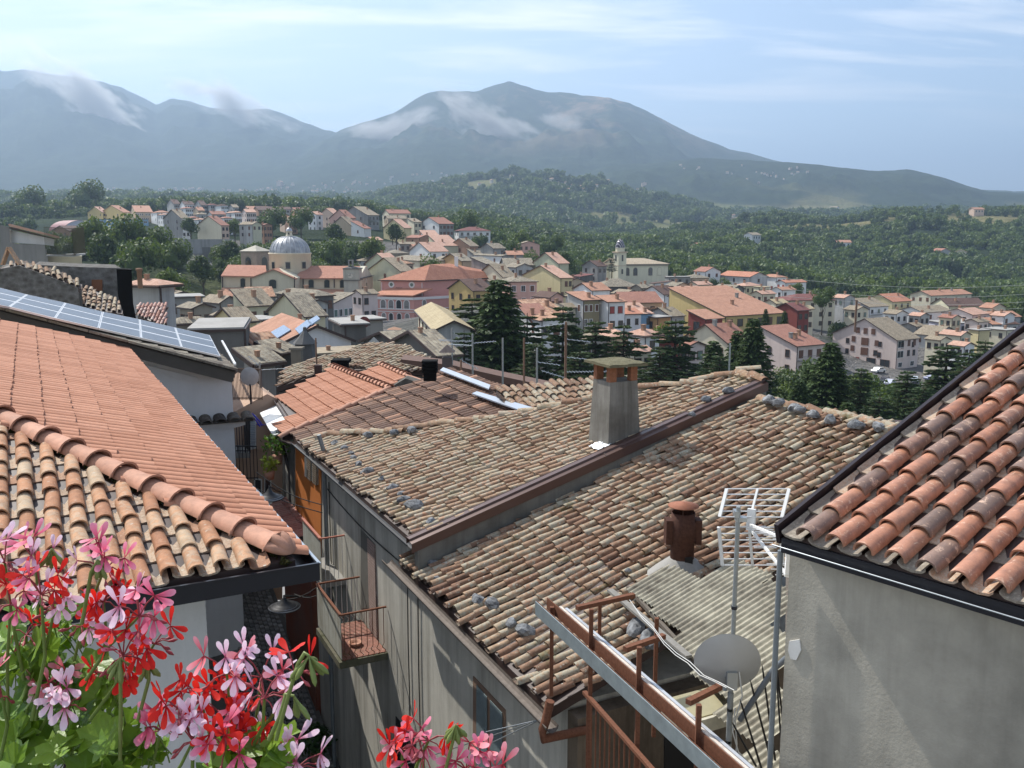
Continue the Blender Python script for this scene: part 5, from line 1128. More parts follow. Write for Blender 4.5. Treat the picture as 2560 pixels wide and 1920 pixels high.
# cluster right of the dome church up to the palace
H('pale green gabled house right of the clock tower',c2(1390,650,725,262,1120,1440),58,'L',.40,'green','tan',(0,0),(1,1))
H('second pale green gable behind the first',c2(1300,590,640,285,1090,1385),60,'L',.40,'green','salmon',(0,0),(1,1))
H('hip roofed house with orange patches and a skylight above the palace',c2(1260,585,640,300,1240,1500),78,'hip',.32,'peach','patch',(0,0),(1,4),dep=12)
H('long stone roof with cream arcade windows above the palace',c2(1555,560,620,318,1280,1780),64,'hip',.28,'cream','stone',(0,0),(1,6),dep=12)
H('white roofed long house at the left of the old centre',c2(1040,560,600,340,1030,1290),82,'hip',.3,'lgrey','tan',(0,0),(1,3),dep=10)
H('old stone house behind the white roofed long house',c2(1285,495,540,352,1270,1460),78,'hip',.3,'stone','stone',(0,0),(0,0),dep=10)
H('white gabled house with red edged roof uphill of the stone roofs',c2(1640,480,540,360,1470,1800),62,'L',.4,'white','salmon',(0,0),(0,0))
H('grey barn with row of pillars below the cypresses',c2(1385,415,460,395,1375,1520),80,'L',.2,'grey','tan',(0,0),(1,3),dep=8)
H('brick house with rose roof right of the cypresses',c2(1550,360,420,408,1440,1660),60,'R',.35,'brick','rose',(0,0),(0,0))
H('little salmon roofed cottage in front of the brick house',c2(1500,440,475,385,1490,1590),76,'L',.3,'peach','orange',(0,0),(0,0),dep=7)
H('white terraced house with stepped salmon roofs',c2(1600,350,400,420,1580,1730),74,'sR',.3,'white','salmon',(0,0),(1,2),dep=9)
H('grey tiled low house right of the stepped roofs',c2(1690,400,440,402,1680,1820),76,'sR',.25,'lgrey','tan',(0,0),(0,0),dep=9)
H('row house with yellow wall and streaky salmon roof',c2(1730,430,500,385,1715,1900),66,'sR',.35,'pyellow','salmon',(0,0),(0,0),dep=12)
H('white block of flats with maroon mansard roof on the upper right slope',c2(1890,300,385,480,1875,2165),80,'hip',.30,'white','maroon',(0,0),(3,5),dep=13,balc=2,ww=(1.1,1.3))
H('big white gabled house beside the grey flats',c2(1720,240,345,468,1555,1850),58,'L',.34,'grey','rose',(0,0),(4,4),wall2='white',ww=(1.2,1.3))
H('cream stepped house left of the big white gable',c2(1505,225,330,478,1460,1560),70,'sR',.2,'cream','tan',(0,0),(2,2),dep=8)
H('yellow cottage behind the pointed cypresses',c2(1420,275,330,455,1250,1440),58,'L',.42,'yellow','salmon',(1,2),(0,0))
H('long cream house with brown roof on the crest',c2(1290,150,210,560,1262,1485),72,'L',.34,'cream','rose',(0,0),(1,4),dep=14)
H('stone house with sandy roof below the crest house',c2(1280,195,240,540,1262,1450),76,'L',.36,'tan','tan',(0,0),(0,0),dep=10)
H('large grey apartment house with steep gable on the crest',c2(1105,165,245,520,885,1215),58,'L',.46,'grey','tan',(0,0),(2,3),balc=1)
H('pink gable house left of the large grey apartment house',c2(945,190,225,505,790,990),56,'L',.46,'pink','rose',(1,2),(0,0))
H('peach terraced house with dark frames on the crest',c2(830,170,250,530,690,850),60,'L',.40,'peach','salmon',(3,3),(1,1))
H('white narrow block at the left end of the peach terrace',c2(660,160,250,518,608,700),58,'L',.40,'white','salmon',(3,2),(3,1))
H('cream gable house above the grove with brown edged roof',c2(970,260,285,482,800,1000),56,'L',.5,'tan','tan',(0,0),(0,0))
H('small white triangular-roofed house in the grove',c2(1075,280,310,474,972,1085),54,'sR',.32,'white','rose',(1,1),(0,0))
H('cottage with pale roof at the lower right of the grove',c2(1150,380,420,430,1140,1240),60,'sR',.3,'tan','salmon',(0,0),(0,0),chim=0)
H('two-tone house with grey left and yellow right wall above the retaining wall',c2(105,245,370,432,25,207),48,'R',.45,'pyellow','tan',(0,0),(0,0),wall2='lgrey',dep=9)
H('brown balconied house right of the two-tone house',c2(205,250,345,440,195,285),70,'R',.3,'brick','rose',(0,0),(3,3),dep=9)
H('cream double-gable house above the long retaining wall',c1(1860,385,565,430,1580,1960),56,'L',.42,'peach','rose',(0,0),(2,2),wall2='cream')
H('windowless grey tower house left of the cream double gable',c1(1335,292,490,450,1150,1460),62,'L',.45,'white','tan',(0,0),(3,2),wall2='grey')
H('mustard yellow row house on the left hilltop',c1(575,215,300,640,330,722),60,'L',.36,'yel2','orange',(0,0),(2,4),ov=.5)
H('smaller mustard house at the far left of the hilltop row',c1(300,215,300,655,165,380),62,'L',.36,'yel2','salmon',(2,3),(2,2))
H('long blue hall with a strip of windows below the mustard houses',c1(160,305,415,600,150,950),86,'flat',.1,'blue','flat',(0,0),(1,9),dep=20,ww=(3.2,1.2),fr='frame_w',chim=0)
H('orange roofed terrace with pillared balconies right of the mustard row',c1(730,210,300,645,720,1010),84,'L',.34,'tan','orange',(0,0),(2,9),dep=11,fr='frame_w')
H('white house with terracotta hip roof on the hilltop',c1(1010,215,330,620,990,1240),80,'hip',.32,'white','orange',(0,0),(3,4),dep=12)
H('second white house with terracotta roof in front of the first',c1(1090,245,340,590,1075,1200),76,'hip',.34,'white','salmon',(0,0),(2,3),dep=10)
far=[(1240,105,170,700,1205,1380,'brown','lgrey'),(1380,110,185,690,1370,1560,'brown','white'),(1600,120,180,710,1560,1720,'brown','lgrey'),(1720,115,180,705,1700,1860,'maroon','lgrey'),(1860,125,200,690,1800,2000,'brown','white'),(2020,150,200,700,2005,2130,'tan','lgrey'),(1390,160,220,670,1360,1540,'rose','white'),(1560,190,240,640,1540,1690,'orange','tan'),(1560,240,300,600,1540,1740,'tan','lgrey'),(1290,225,290,610,1280,1390,'salmon','white'),(1340,300,400,520,1330,1470,'tan','white'),(1470,285,400,515,1460,1560,'rose','lgrey'),(1560,310,380,505,1550,1700,'salmon','white'),(1700,280,340,540,1690,1860,'tan','lgrey'),(1900,290,390,480,1885,2045,'rose','white'),(2040,215,290,560,1960,2140,'salmon','white'),(1740,240,300,560,1720,1960,'rose','lgrey')]
wcn={'lgrey':'light grey','white':'white','tan':'tan'}; rcn={'brown':'dark brown','maroon':'maroon','tan':'tan','rose':'rose-brown','orange':'orange','salmon':'salmon'}
ordn=['leftmost','second','third','fourth','fifth','sixth','seventh','eighth','ninth','tenth','eleventh','twelfth','thirteenth','fourteenth','fifteenth','sixteenth','rightmost']
far.sort(key=lambda t:t[0])
for i,(x,y,yb,d_,xl,xr,rf,wl0) in enumerate(far):
    H('%s hilltop house, %s roof, %s from the left in the dense cluster'%(wcn[wl0],rcn[rf],ordn[i]) if 0<i<16 else '%s hilltop house, %s roof, %s of the dense cluster'%(wcn[wl0],rcn[rf],ordn[i]),c1(x,y,yb,d_,xl,xr),74,'hip' if i%3 else 'L',.34,wl0,rf,(0,0),(2 if yb-y<70 else 3,4),dep=11,group='houses of the dense hilltop cluster',chim=1,ww=(1.2,1.3))
far2=[(75,115,140,720,60,290,'orange','peach'),(160,120,160,705,140,330,'brown','brick'),(340,115,160,715,330,470,'brown','lgrey'),(470,120,160,700,460,560,'rose','brick'),(545,118,170,690,540,640,'brown','peach'),(55,140,215,540,45,165,'salmon','lpink'),(385,200,260,500,370,450,'orange','peach'),(430,225,270,490,400,500,'tan','brick')]
ord2=['leftmost','second','third','fourth','fifth','sixth','seventh','rightmost']
far2.sort(key=lambda t:t[0]); nm2={'orange':'orange','brown':'dark brown','rose':'rose-brown','salmon':'salmon','tan':'tan','peach':'peach','brick':'brick brown','lgrey':'light grey','lpink':'pale pink'}
for i,(x,y,yb,d_,xl,xr,rf,wl0) in enumerate(far2):
    H('%s house, %s roof, %s of the row above the dome'%(nm2[wl0],nm2[rf],ord2[i] if i in(0,7) else ord2[i]+' from left'),c2(x,y,yb,d_,xl,xr),76,'L',.3,wl0,rf,(0,0),(2,5),dep=12,group='far houses above the dome',ww=(1.2,1.3))
# old quarter between the dome church and the near roofs
H('grey gable house with faded roof below the church left wing',cb5(820,205,280,150,550,1065),58,'R',.55,'grey','tan',(0,0),(1,1),ov=.25)
H('long grey flat-roofed wall building left of the grey gable',cb5(10,135,220,135,-30,575),84,'flat',.1,'grey','flat',(0,0),(0,0),dep=6,chim=0)
H('low gable with weathered roof behind the flat grey building',cb5(90,120,150,165,0,520),72,'R',.28,'grey','tan',(0,0),(0,0),dep=9)
H('pale yellow house with hollow tan roof below the church',cb5(1190,245,345,140,1000,1560),62,'sR',.5,'pyellow','tan',(0,0),(1,2))
H('small house with orange tiled shed roof touching the church transept',cb5(1240,120,180,158,1225,1560),80,'L',.4,'grey','patch',(0,0),(1,1),dep=7,chim=0)
H('dark stone house with rubble hip roof in front of the church nave',[789,740,800,168,690,818],52,'hip',.42,'dgrey','stone',(1,2),(1,3),wall2='stone',shut='shut_b',fr='frame_b')
H('white row house with long cornice running up to the clock tower',[820,764,812,182,816,880],38,'sL',.25,'lpink','stone',(0,0),(2,5),fr='frame_w',shut='mix')
H('pale yellow house with green shuttered door and stone roof',[764,790,835,122,668,791],60,'L',.52,'pyellow','stone',(2,2),(1,1),wall2='pyellow',ww=(.8,.9),shut='shut_g')
H('cream corner house with white terrace and many shutters',[656,801,880,97,598,668],58,'flat',.1,'white','flat',(0,0),(2,4),wall2='cream',chim=0,ov=.25,ww=(.5,1.5))
H('small yellow boarded attic beside the stone roofs',cb5(1060,470,560,88,705,1075),60,'L',.5,'yellow','tan',(0,0),(0,0),wall2='yellow',chim=0,ov=.2)
H('house with a broad stone-tiled hip roof behind the solar panels',cb5(190,490,560,84,170,705),74,'hip',.35,'stone','stone',(0,0),(0,0),chim=1)
H('dark plastered block with flat parapet beside the solar roof end',[608,824,912,50,462,619],2,'flat',.1,'dgrey','flat',(0,0),(0,0),wall2='dgrey',chim=0,ov=.03,deep=9)
H('old house with a coppo roof sinking between the walls of the alley',[640,905,990,40,610,668],56,'sR',.35,'grey','stone',(0,0),(0,0),chim=1)
H('stone tiled lean house with a red brick chimney behind the dish',[648,870,960,54,618,662],60,'sR',.4,'stone','patch',(0,0),(0,0),chim=1)
H('narrow grey house front with wires beside the solar gable house',[700,880,1010,52,672,712],40,'sR',.3,'dgrey','stone',(0,0),(2,2),chim=1)
sg,_=H('gabled house with small solar panels on its terracotta roof',[702,858,960,68,684,873],76,'R',.44,'white','orange',(0,0),(0,0),dep=11,ov=.3,wall2='grey')
H('long dark house with ragged shed roof in front of the solar gable',[776,890,1000,54,740,915],74,'flat',.1,'grey','tan',(0,0),(1,1),chim=1,dep=2.5,ov=.05)
H('gloomy flat block with satellite gear right of the solar gable house',[860,812,880,88,855,905],78,'flat',.1,'dgrey','flat',(0,0),(0,0),dep=6)
H('low wall building with a rusty round sign in front of the palace',[905,800,870,105,880,945],70,'flat',.1,'grey','flat',(0,0),(0,0),dep=4,chim=0)
H('ruined old roof with dark end wall near the street sign',[1096,888,960,62,970,1112],62,'L',.32,'dgrey','stone',(0,0),(0,0),chim=1,ov=.3)
H('broad stony roof with a dark triangular gap before the pink palace',[1010,868,960,78,905,1030],56,'L',.30,'dgrey','stone',(0,0),(0,0),chim=0)
H('large house with a pale yellow-tan roof left of the tall spruce',[1092,822,900,98,1044,1175],84,'R',.46,'lgrey','sand',(3,5),(0,0),wall2='cream',ov=.5,chim=0,dep=25,shut='mix')
slabs('house','ochre house with a long curved brown sheet roof edge in front of the spruce','house',34,[('roof',[(1002,898),(1130,913),(1250,940),(1408,973),(1412,984),(1250,958),(1100,929),(1000,906)],simple('brown_roof_edge',(.13,.075,.055),.8,0,.4,5),-1.2,1.3),('fascia_board',[(1100,929),(1250,958),(1410,984),(1408,992),(1250,967),(1100,939)],M['fascia'],-1.0,.2),('wall',[(1105,939),(1250,968),(1405,992),(1405,1100),(1105,1100)],wallm('ochre'),-.6,2.5)])
H('house with whitish hip roof and round chimney left of the meadow',[396,712,830,70,318,402],40,'hip',.3,'lgrey','salmon',(0,0),(0,0),wall2='lgrey',chim=1,ov=.5)

# infill of the dense old quarters: (corner u, eave v, base v, distance, left u, right u, wall, roof, label)
INF=[(1065, 672, 700, 330, 1040, 1100, 'lgrey', 'tan', 'pale grey cottage uphill from the palace chimney'),
(1110, 650, 670, 350, 1085, 1150, 'cream', 'stone', 'cream cottage with stony roof left of the orange wall'),
(1235, 712, 745, 245, 1205, 1275, 'grey', 'tan', 'grey house wedged between the cream gable and the pink house'),
(1290, 668, 690, 290, 1262, 1330, 'lgrey', 'stone', 'light grey house behind the left end of the yellow house'),
(1420, 705, 735, 300, 1400, 1462, 'tan', 'rose', 'tan house with rose roof at the right end of the yellow house'),
(1440, 742, 790, 240, 1415, 1480, 'lgrey', 'tan', 'grey-sided house behind the olive block'),
(1395, 770, 820, 190, 1370, 1440, 'cream', 'tan', 'cream house directly left of the bare concrete side'),
(1300, 745, 790, 225, 1270, 1345, 'pink', 'tan', 'pink lower house beneath the balcony house'),
(1225, 775, 830, 150, 1195, 1265, 'lgrey', 'tan', 'pale house half hidden left of the tall spruce'),
(1560, 735, 765, 260, 1530, 1600, 'lgrey', 'tan', 'pale low house between the small white and arcade houses'),
(1605, 720, 745, 290, 1580, 1640, 'stone', 'stone', 'stone house under the nave of the second church'),
(1630, 745, 765, 262, 1605, 1665, 'cream', 'salmon', 'cream house with salmon roof above the arcade roof'),
(1690, 715, 740, 310, 1665, 1725, 'tan', 'stone', 'tan stone-roofed house below the dark grey block'),
(1745, 712, 735, 320, 1720, 1780, 'cream', 'salmon', 'cream house in front of the stony hip roof'),
(1800, 725, 745, 300, 1775, 1835, 'tan', 'tan', 'tan house left of the yellow annex'),
(1905, 735, 760, 290, 1880, 1940, 'cream', 'salmon', 'cream house right behind the big orange roof end'),
(1955, 725, 745, 330, 1930, 1990, 'white', 'orange', 'white house behind the pale sand roof'),
(2110, 745, 775, 320, 2085, 2140, 'lgrey', 'salmon', 'light grey house left of the modern white house'),
(2140, 775, 800, 300, 2115, 2175, 'cream', 'tan', 'cream low house below the white terrace'),
(2240, 785, 815, 300, 2215, 2275, 'white', 'tan', 'white low house above the pink apartment ridge'),
(2300, 790, 815, 298, 2278, 2330, 'lgrey', 'salmon', 'grey house with salmon roof behind the chimney box'),
(2380, 795, 825, 285, 2355, 2410, 'cream', 'rose', 'cream house with rose roof before the lilac block'),
(2445, 805, 840, 280, 2420, 2480, 'lpink', 'tan', 'pale pink house beneath the lilac terraces'),
(2510, 790, 815, 300, 2485, 2545, 'white', 'salmon', 'white house with salmon roof close to the right frame'),
(2480, 770, 790, 330, 2455, 2520, 'cream', 'orange', 'cream house with orange roof behind the far right row'),
(2350, 850, 900, 235, 2325, 2385, 'cream', 'tan', 'cream house just right of the pink apartment block'),
(2410, 865, 905, 225, 2388, 2450, 'white', 'salmon', 'white house with salmon roof between the right cedars'),
(1720, 865, 910, 150, 1690, 1760, 'lpink', 'rose', 'pale pink lower house left of the off-white gable'),
(1585, 880, 930, 130, 1555, 1625, 'cream', 'salmon', 'cream ground-floor annex under the white villa wing'),
(1480, 850, 900, 150, 1450, 1515, 'lgrey', 'tan', 'pale grey house behind the bushy cedar'),
(905, 735, 770, 210, 880, 940, 'lpink', 'tan', 'pink-white house between the clock tower and palace'),
(700, 835, 880, 100, 680, 735, 'tan', 'stone', 'small tan house by the pale yellow house'),
(560, 790, 830, 110, 530, 600, 'cream', 'tan', 'cream house before the grey gable below the church'),
(480, 770, 800, 120, 445, 525, 'stone', 'stone', 'stone house left of the hollow tan roof'),
(640, 745, 775, 170, 615, 665, 'grey', 'stone', 'narrow grey house under the church transept'),
(770, 760, 790, 150, 745, 800, 'lgrey', 'stone', 'grey house pressed against the dark stone house')]
for (uc,ve,vb,d_,ul_,ur_,wl0,rf0,lb) in INF: Hs(lb,uc,ve,vb,d_,ul_,ur_,60,'L' if uc%2 else 'R',.36,wl0,rf0,(1,2),(2,2),chim=1,group='houses packed in the old town')
# roofs with near readable tiles (rubble slope, scalloped slope, pink coppi)
def tiled_slope(label,pxs,Yo,az_up,t,sp,ex,mat,seed,cat='house',depth=6,wallm_=None,W=None,maxobj=150,jit=1.,H_=.07,name='house'):
    Q=P(*pxs[0],Yo); n=rplane(az_up,t); n/=np.linalg.norm(n); p=[hit(u,v,Q,n) for u,v in pxs]; tt=thing(name,label,cat,Q*V(1,1,0)+V(0,0,Q[2]-depth))
    rf=obj('roof',MB().prism(p,-V(0,0,.2)),M['fascia'],tt); up=unit(D(az_up)+V(0,0,t)); e=D(az_up-90)
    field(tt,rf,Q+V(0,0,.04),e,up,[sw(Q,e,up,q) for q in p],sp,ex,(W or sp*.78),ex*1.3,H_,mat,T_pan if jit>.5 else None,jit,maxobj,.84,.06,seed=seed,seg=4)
    c=sum(p)/len(p); obj('wall',MB().prism([(x*.97+c*.03)*V(1,1,0)+V(0,0,x[2]*.97+c[2]*.03-.25) for x in p],V(0,0,-depth)),wallm_ or Wdark,tt); return tt
tiled_slope('long rubble-strewn old roof sloping towards the alley behind the bright terracotta roof',[(692,968),(835,925),(1100,925),(1010,868),(922,858),(845,886),(760,905),(712,918)],36,40,.26,.24,.36,T_copB,101)
tiled_slope('old roof with pale scalloped tiles seen end-on near the ochre house',[(935,872),(1000,868),(1060,890),(1105,922),(1085,930),(1010,918),(945,900)],48,10,.42,.27,.40,tilemat('pale_scalloped_tile',[(0,(.30,.26,.19)),(.6,(.42,.37,.28)),(1,(.50,.45,.36))],.4,(.3,.28,.2),.5),102)
tiled_slope('small roof of pinkish white coppi beside the black chimney',[(341,762),(415,762),(418,812),(400,812),(345,790)],60,-5,.5,.235,.42,tilemat('pinkish_white_coppo',[(0,(.40,.20,.15)),(.5,(.55,.32,.26)),(1,(.62,.48,.42))],.2,(.6,.5,.45),.3),103,H_=.09)
tiled_slope('ragged old roof with slipped tiles behind the solar panels',[(197,740),(215,718),(300,755),(308,765),(306,785),(240,775),(200,760)],46,-20,.35,.24,.38,T_copB,104,jit=1.6)
tiled_slope('stony old roof edge above the dark masonry gable at the left',[(0,672),(45,655),(120,672),(206,712),(200,722),(120,690),(48,664)],44,-30,.5,.24,.38,T_copB,105,jit=1.6)
# left foreground-distance masonry
stn=NT('dark_rubble_masonry'); pn_=stn.pos(); vr=stn.n('ShaderNodeTexVoronoi',{'Vector':stn.mapv(pn_,(1,1,1.6)),'Scale':2.6},feature='F1').outputs['Distance']
stn.bump(stn.noise(pn_,8,6,.8),1,.06); RUB=stn.fin(stn.mix(stn.noise(pn_,5,6,.8),(.035,.032,.028),stn.mix(.25,(.16,.145,.12),vr)),1,0,.1)
slabs('house','dark rubble stone gable with a sagging edge behind the solar panels at the far left','house',44,[('wall',[(0,672),(48,664),(120,690),(198,720),(200,790),(0,760)],RUB,0.,6)])
slabs('house','long dark masonry wall house with a brown board window and ragged tile edge','house',50,[('wall',[(85,662),(215,668),(295,670),(330,690),(330,800),(200,800),(120,700)],RUB,0.,6),('window_board',[(229,699),(256,699),(256,727),(229,727)],simple('brown_board',(.20,.085,.04),.8),-.05,.06)])
blk=simple('soot_black_chimney',(.006,.006,.006),.95,0,.5,3,.1)
slabs('chimney','tall soot-black chimney stack standing left of the pinkish coppi roof','chimney',42,[('stack',[(291,672),(329,674),(333,760),(341,800),(310,790),(295,740)],blk,0.,1.2)])
hl=slabs('house','upper left white house with pale lean roof and balcony','house',62,[('wall',[(24,575),(135,598),(135,615),(112,612),(45,608),(26,606)],wallm('white'),0.,5),('wall',[(112,640),(205,640),(205,665),(122,665)],wallm('cream'),0.2,5),('parapet_wall',[(0,562),(24,568),(26,606),(44,610),(112,612),(118,638),(124,665),(0,665)],wallm('grey'),-.4,.4),('roof',[(20,562),(24,566),(148,596),(148,591),(24,559)],RO['salmon'],-1.2,7),('fascia_board',[(22,567),(146,598),(138,599),(24,572)],M['fascia'],-.9,.1),('balcony_slab',[(116,638),(214,634),(214,637),(184,642),(116,640)],wallm('lgrey'),-1.5,1.5)])
a=P(140,632,60.4);b=P(200,640,59);c=P(214,634,61.5)
railing('railing','dark balcony railing of the upper left white house',[P(115,636,60.5),P(184,640,60),P(214,634,63)],1.75,26,simple('olive_iron',(.07,.065,.04),.6))
for (u,v,d_,lb) in ((24,640,43,'pointed clay chimney cowl made of two leaning tiles at the far left'),): 
    q=P(u,v,d_); m=MB().bar(q+V(-.35,0,-.4),q+V(0,0,.4),.3,.08).bar(q+V(.45,0,-.4),q+V(0,0,.4),.3,.08); tag(obj('chimney_cowl',m,T_copA,None),lb,'chimney')
q=P(349,690,68); tag(obj('chimney_pipe',MB().lathe(q,[(.18,-.9),(.18,.35),(.24,.4),(.24,.55),(.1,.58),(0,.56)],12),simple('rusty_brick_pipe',(.26,.15,.09),.9),None),'round rust-brown chimney on the whitish hip roof','chimney')
# ---- barrel-roofed gym
Q=P(118,580,560); t=thing('sports_hall','maroon barrel-roofed hall at the left below the hilltop houses','building',Q-V(0,0,4)); m=MB(); e=V(.8,.6,0); 
Lh=29.; Rw=10.8; c0=P(207,579,555); ax=unit(P(155,560,585)-P(207,560,555)); ax=unit(ax*V(1,1,0)); ac=V(-ax[1],ax[0],0); ac=ac if ac[0]>0 else -ac
pts=[]; 
for k in range(17): a_=math.pi*(k/16); pts.append(c0+ac*(-math.cos(a_))*Rw+V(0,0,6.8*math.sin(a_)))
m.add(pts+[p+ax*Lh for p in pts],[(k,k+1,18+k,17+k) for k in range(16)],0,None,0,True); obj('roof',m,simple('maroon_sheet_roof',(.20,.07,.07),.6,0,.1,1),t)
obj('wall',MB().add([c0+(p-c0)*.97-ax*.0+ax*.3 for p in pts]+[c0-ac*Rw*.97+V(0,0,-5)+ax*.3,c0+ac*Rw*.97+V(0,0,-5)+ax*.3],[tuple(range(17))+(18,17)]),wallm('lilac'),t); BASES.append((c0[0],c0[1],c0[2]-3))
H('brick annex with stepped dark roofs in front of the barrel hall',[173,577,603,480,140,222],60,'L',.3,'brick','brown',(2,2),(2,3),wall2='brick')
# ---- long retaining wall
def wallstrip(label,a,b,h,th,mt,name='retaining_wall',cat='wall'):
    n=unit(np.cross(b-a,ZUP)); tag(obj(name,MB().prism([a,b,b-V(0,0,h),a-V(0,0,h)],n*th),mt,None),label,cat); 
    BASES.append(tuple((a+b)/2-V(0,0,h*.8)))
wallstrip('long grey concrete retaining wall below the cream double gable',P(396,598,415),P(585,598,425),14,1.,wallm('grey'))
wallstrip('dark lower retaining wall left of the church grove',P(505,618,400),P(600,616,405),12,1.,wallm('dgrey'))
# ================================================================== DOMED CHURCH
cz=lambda x,y:(540+x/5.53,560+y/5.53)
DC=262.
def cp(x,y,d=DC): return P(*cz(x,y),d)
mc=wallm('cream')
creamc=plaster('church_cream_plaster',(.62,.55,.42),.2,.25,.35,(.3,.26,.2),.2)
chc=thing('church','domed church with cream walls, red tile roofs and a clock tower','church',cp(965,1000)-V(0,0,6)); BASES.append(tuple(cp(400,1060))); BASES.append(tuple(cp(1600,1100)))
dcn=cp(962,640); px=DC/2300/5.53   # metres per zoom px
R0=288*px
prof=[(R0*1.0,-4),(R0*1.0,(640-430)*px),(R0*1.03,(640-425)*px),(R0*1.03,(640-408)*px),(R0*.96,(640-406)*px)]
dctr=dcn+V(0,R0,0)
obj('drum',MB().lathe(dctr,prof,40),creamc,chc)
lead=NT('lead_dome'); pl_=lead.pos(); LEAD=lead.fin(lead.mix(lead.ramp(lead.noise(pl_,.35,5,.6,1.),[(.35,0.),(.65,1.)]),(.20,.205,.215),(.42,.425,.44)),.42,.35,.5)
zb_=(640-408)*px; Hd=(408-178)*px; dr=R0*.95
obj('dome',MB().lathe(dctr,[(dr*math.cos(a)**.92,zb_+Hd*math.sin(a)) for a in [math.pi/2*i/14 for i in range(14)]]+[(dr*.16,zb_+Hd)],48),LEAD,chc)
for k in range(24):
    a0_=2*math.pi*k/24; pts=[dctr+V(math.cos(a0_)*(dr*math.cos(a)**.92+.04),math.sin(a0_)*(dr*math.cos(a)**.92+.04),zb_+Hd*math.sin(a)) for a in [math.pi/2*i/10*.93 for i in range(11)]]
    obj('dome_rib',MB().tube(pts,.11,5),simple('pale_lead_rib',(.42,.43,.45),.5,.2),chc)
zl_=zb_+Hd
lt_=obj('lantern',MB().lathe(dctr,[(54*px,zl_-.25),(54*px,zl_+.05),(46*px,zl_+.1),(44*px,zl_+1.25),(50*px,zl_+1.32),(50*px,zl_+1.42)],16),creamc,chc)
obj('lantern_cap',MB().lathe(dctr,[(46*px,zl_+1.42),(42*px,zl_+1.8),(28*px,zl_+2.2),(8*px,zl_+2.42),(5*px,zl_+2.5),(7*px,zl_+2.62),(0,zl_+2.75)],16),LEAD,chc)
for k in range(8):
    a0_=-math.pi/2+2*math.pi*k/8+.12; c=dctr+V(math.cos(a0_)*R0*1.0,math.sin(a0_)*R0*1.0,(640-575)*px); ax_=[V(-math.sin(a0_),math.cos(a0_),0),V(math.cos(a0_),math.sin(a0_),0),ZUP]
    wf=obj('window',MB().box(c,38*px,.12,52*px,ax_),simple('beige_trim',(.42,.37,.28),.8),chc); obj('pane',MB().box(c+ax_[1]*.06,30*px,.1,44*px,ax_),M['glass'],wf)
    if k%2==0:
        c=dctr+V(math.cos(a0_)*46*px,math.sin(a0_)*46*px,zl_+.72); obj('lantern_window',MB().box(c,.22,.06,.3,ax_),M['glass'],chc)
rredm=roofmat('church_red_roof',(.34,.16,.11),(.42,.21,.145),(.48,.26,.19),.4,.6,.3,.4)
def cwall(pts,d0,thk,mt,nm='wall'): 
    q=[cp(x,y,d0) for x,y in pts]; obj(nm,MB().prism(q,V(0,thk,0)),mt,chc)
# nave runs left-right; side wall front plane d=DC ; transept projects toward viewer
d1=DC-2
cwall([(75,712),(480,722),(480,1080),(75,1080)],d1,14,creamc)
cwall([(1085,750),(2030,750),(2030,1100),(1085,1100)],d1,14,creamc)
def croof(px4,dd,nm='roof',mt=rredm):
    q=[P(*cz(x,y),d) for (x,y),d in zip(px4,dd)]; e=unit(q[1]-q[0]); n=unit(np.cross(q[1]-q[0],q[-1]-q[0])); s=np.cross(n,e)
    obj(nm,MB().prism(q,V(0,0,-.3),0,0.,[(float(np.dot(x-q[0],e)),abs(float(np.dot(x-q[0],s)))) for x in q]),mt,chc)
croof([(68,712),(700,726),(690,572),(165,562)],[d1-1,d1-1,d1+8,d1+8])
croof([(1080,745),(1990,750),(2090,583),(1250,575)],[d1-1,d1-1,d1+8,d1+8])
cwall([(480,735),(790,625),(1088,752),(1088,1100),(480,1100)],d1-7,9,creamc,'transept_wall')
croof([(478,738),(790,620),(900,600),(700,700)],[d1-7.6,d1-7.6,d1+3,d1+3],'transept_roof')
croof([(790,620),(1095,752),(1170,738),(880,600)],[d1-7.6,d1-7.6,d1+2,d1+2],'transept_roof')
croof([(0,985),(480,1010),(480,880),(95,878)],[d1-7,d1-7,d1-.5,d1-.5],'aisle_roof',RO['orange'])
croof([(1090,1010),(1790,1015),(1790,905),(1090,890)],[d1-7,d1-7,d1-.5,d1-.5],'aisle_roof',RO['orange'])
cwall([(-10,1010),(480,1020),(480,1120),(-10,1120)],d1-6,6,creamc)
def archwin(cx,cy,w_,h_,d0,parent=None,mt=None,arch=True,fr=True,tf=cp):
    pts=[(cx-w_/2,cy+h_/2),(cx+w_/2,cy+h_/2)]
    N=8; top=cy-h_/2+w_/2*.6
    for k in range(N+1): a=math.pi*k/N; pts.append((cx+w_/2*math.cos(a),top-w_/2*.6*math.sin(a)))
    o=[(cx+(x-cx)*1.22,cy+(y-cy)*1.10) for x,y in pts]
    f=obj('window_frame',MB().prism([tf(x,y,d0) for x,y in o],V(0,.2,0)),mt or simple('beige_trim',(.42,.37,.28),.8),parent); obj('pane',MB().prism([tf(x,y,d0-.06) for x,y in pts],V(0,.1,0)),M['glass'],f)
archwin(370,812,62,120,d1-.12,chc); archwin(783,828,96,120,d1-7.12,chc)
for x in (1315,1533,1750): archwin(x,826,70,108,d1-.12,chc)
for x in (90,482,1085,1205,1635): obj('downpipe',MB().bar(cp(x,730 if x!=482 else 740,d1-.2 if x not in(482,1085) else d1-7.2),cp(x,880,d1-.2 if x not in(482,1085) else d1-7.2),.25),M['fascia'],chc)
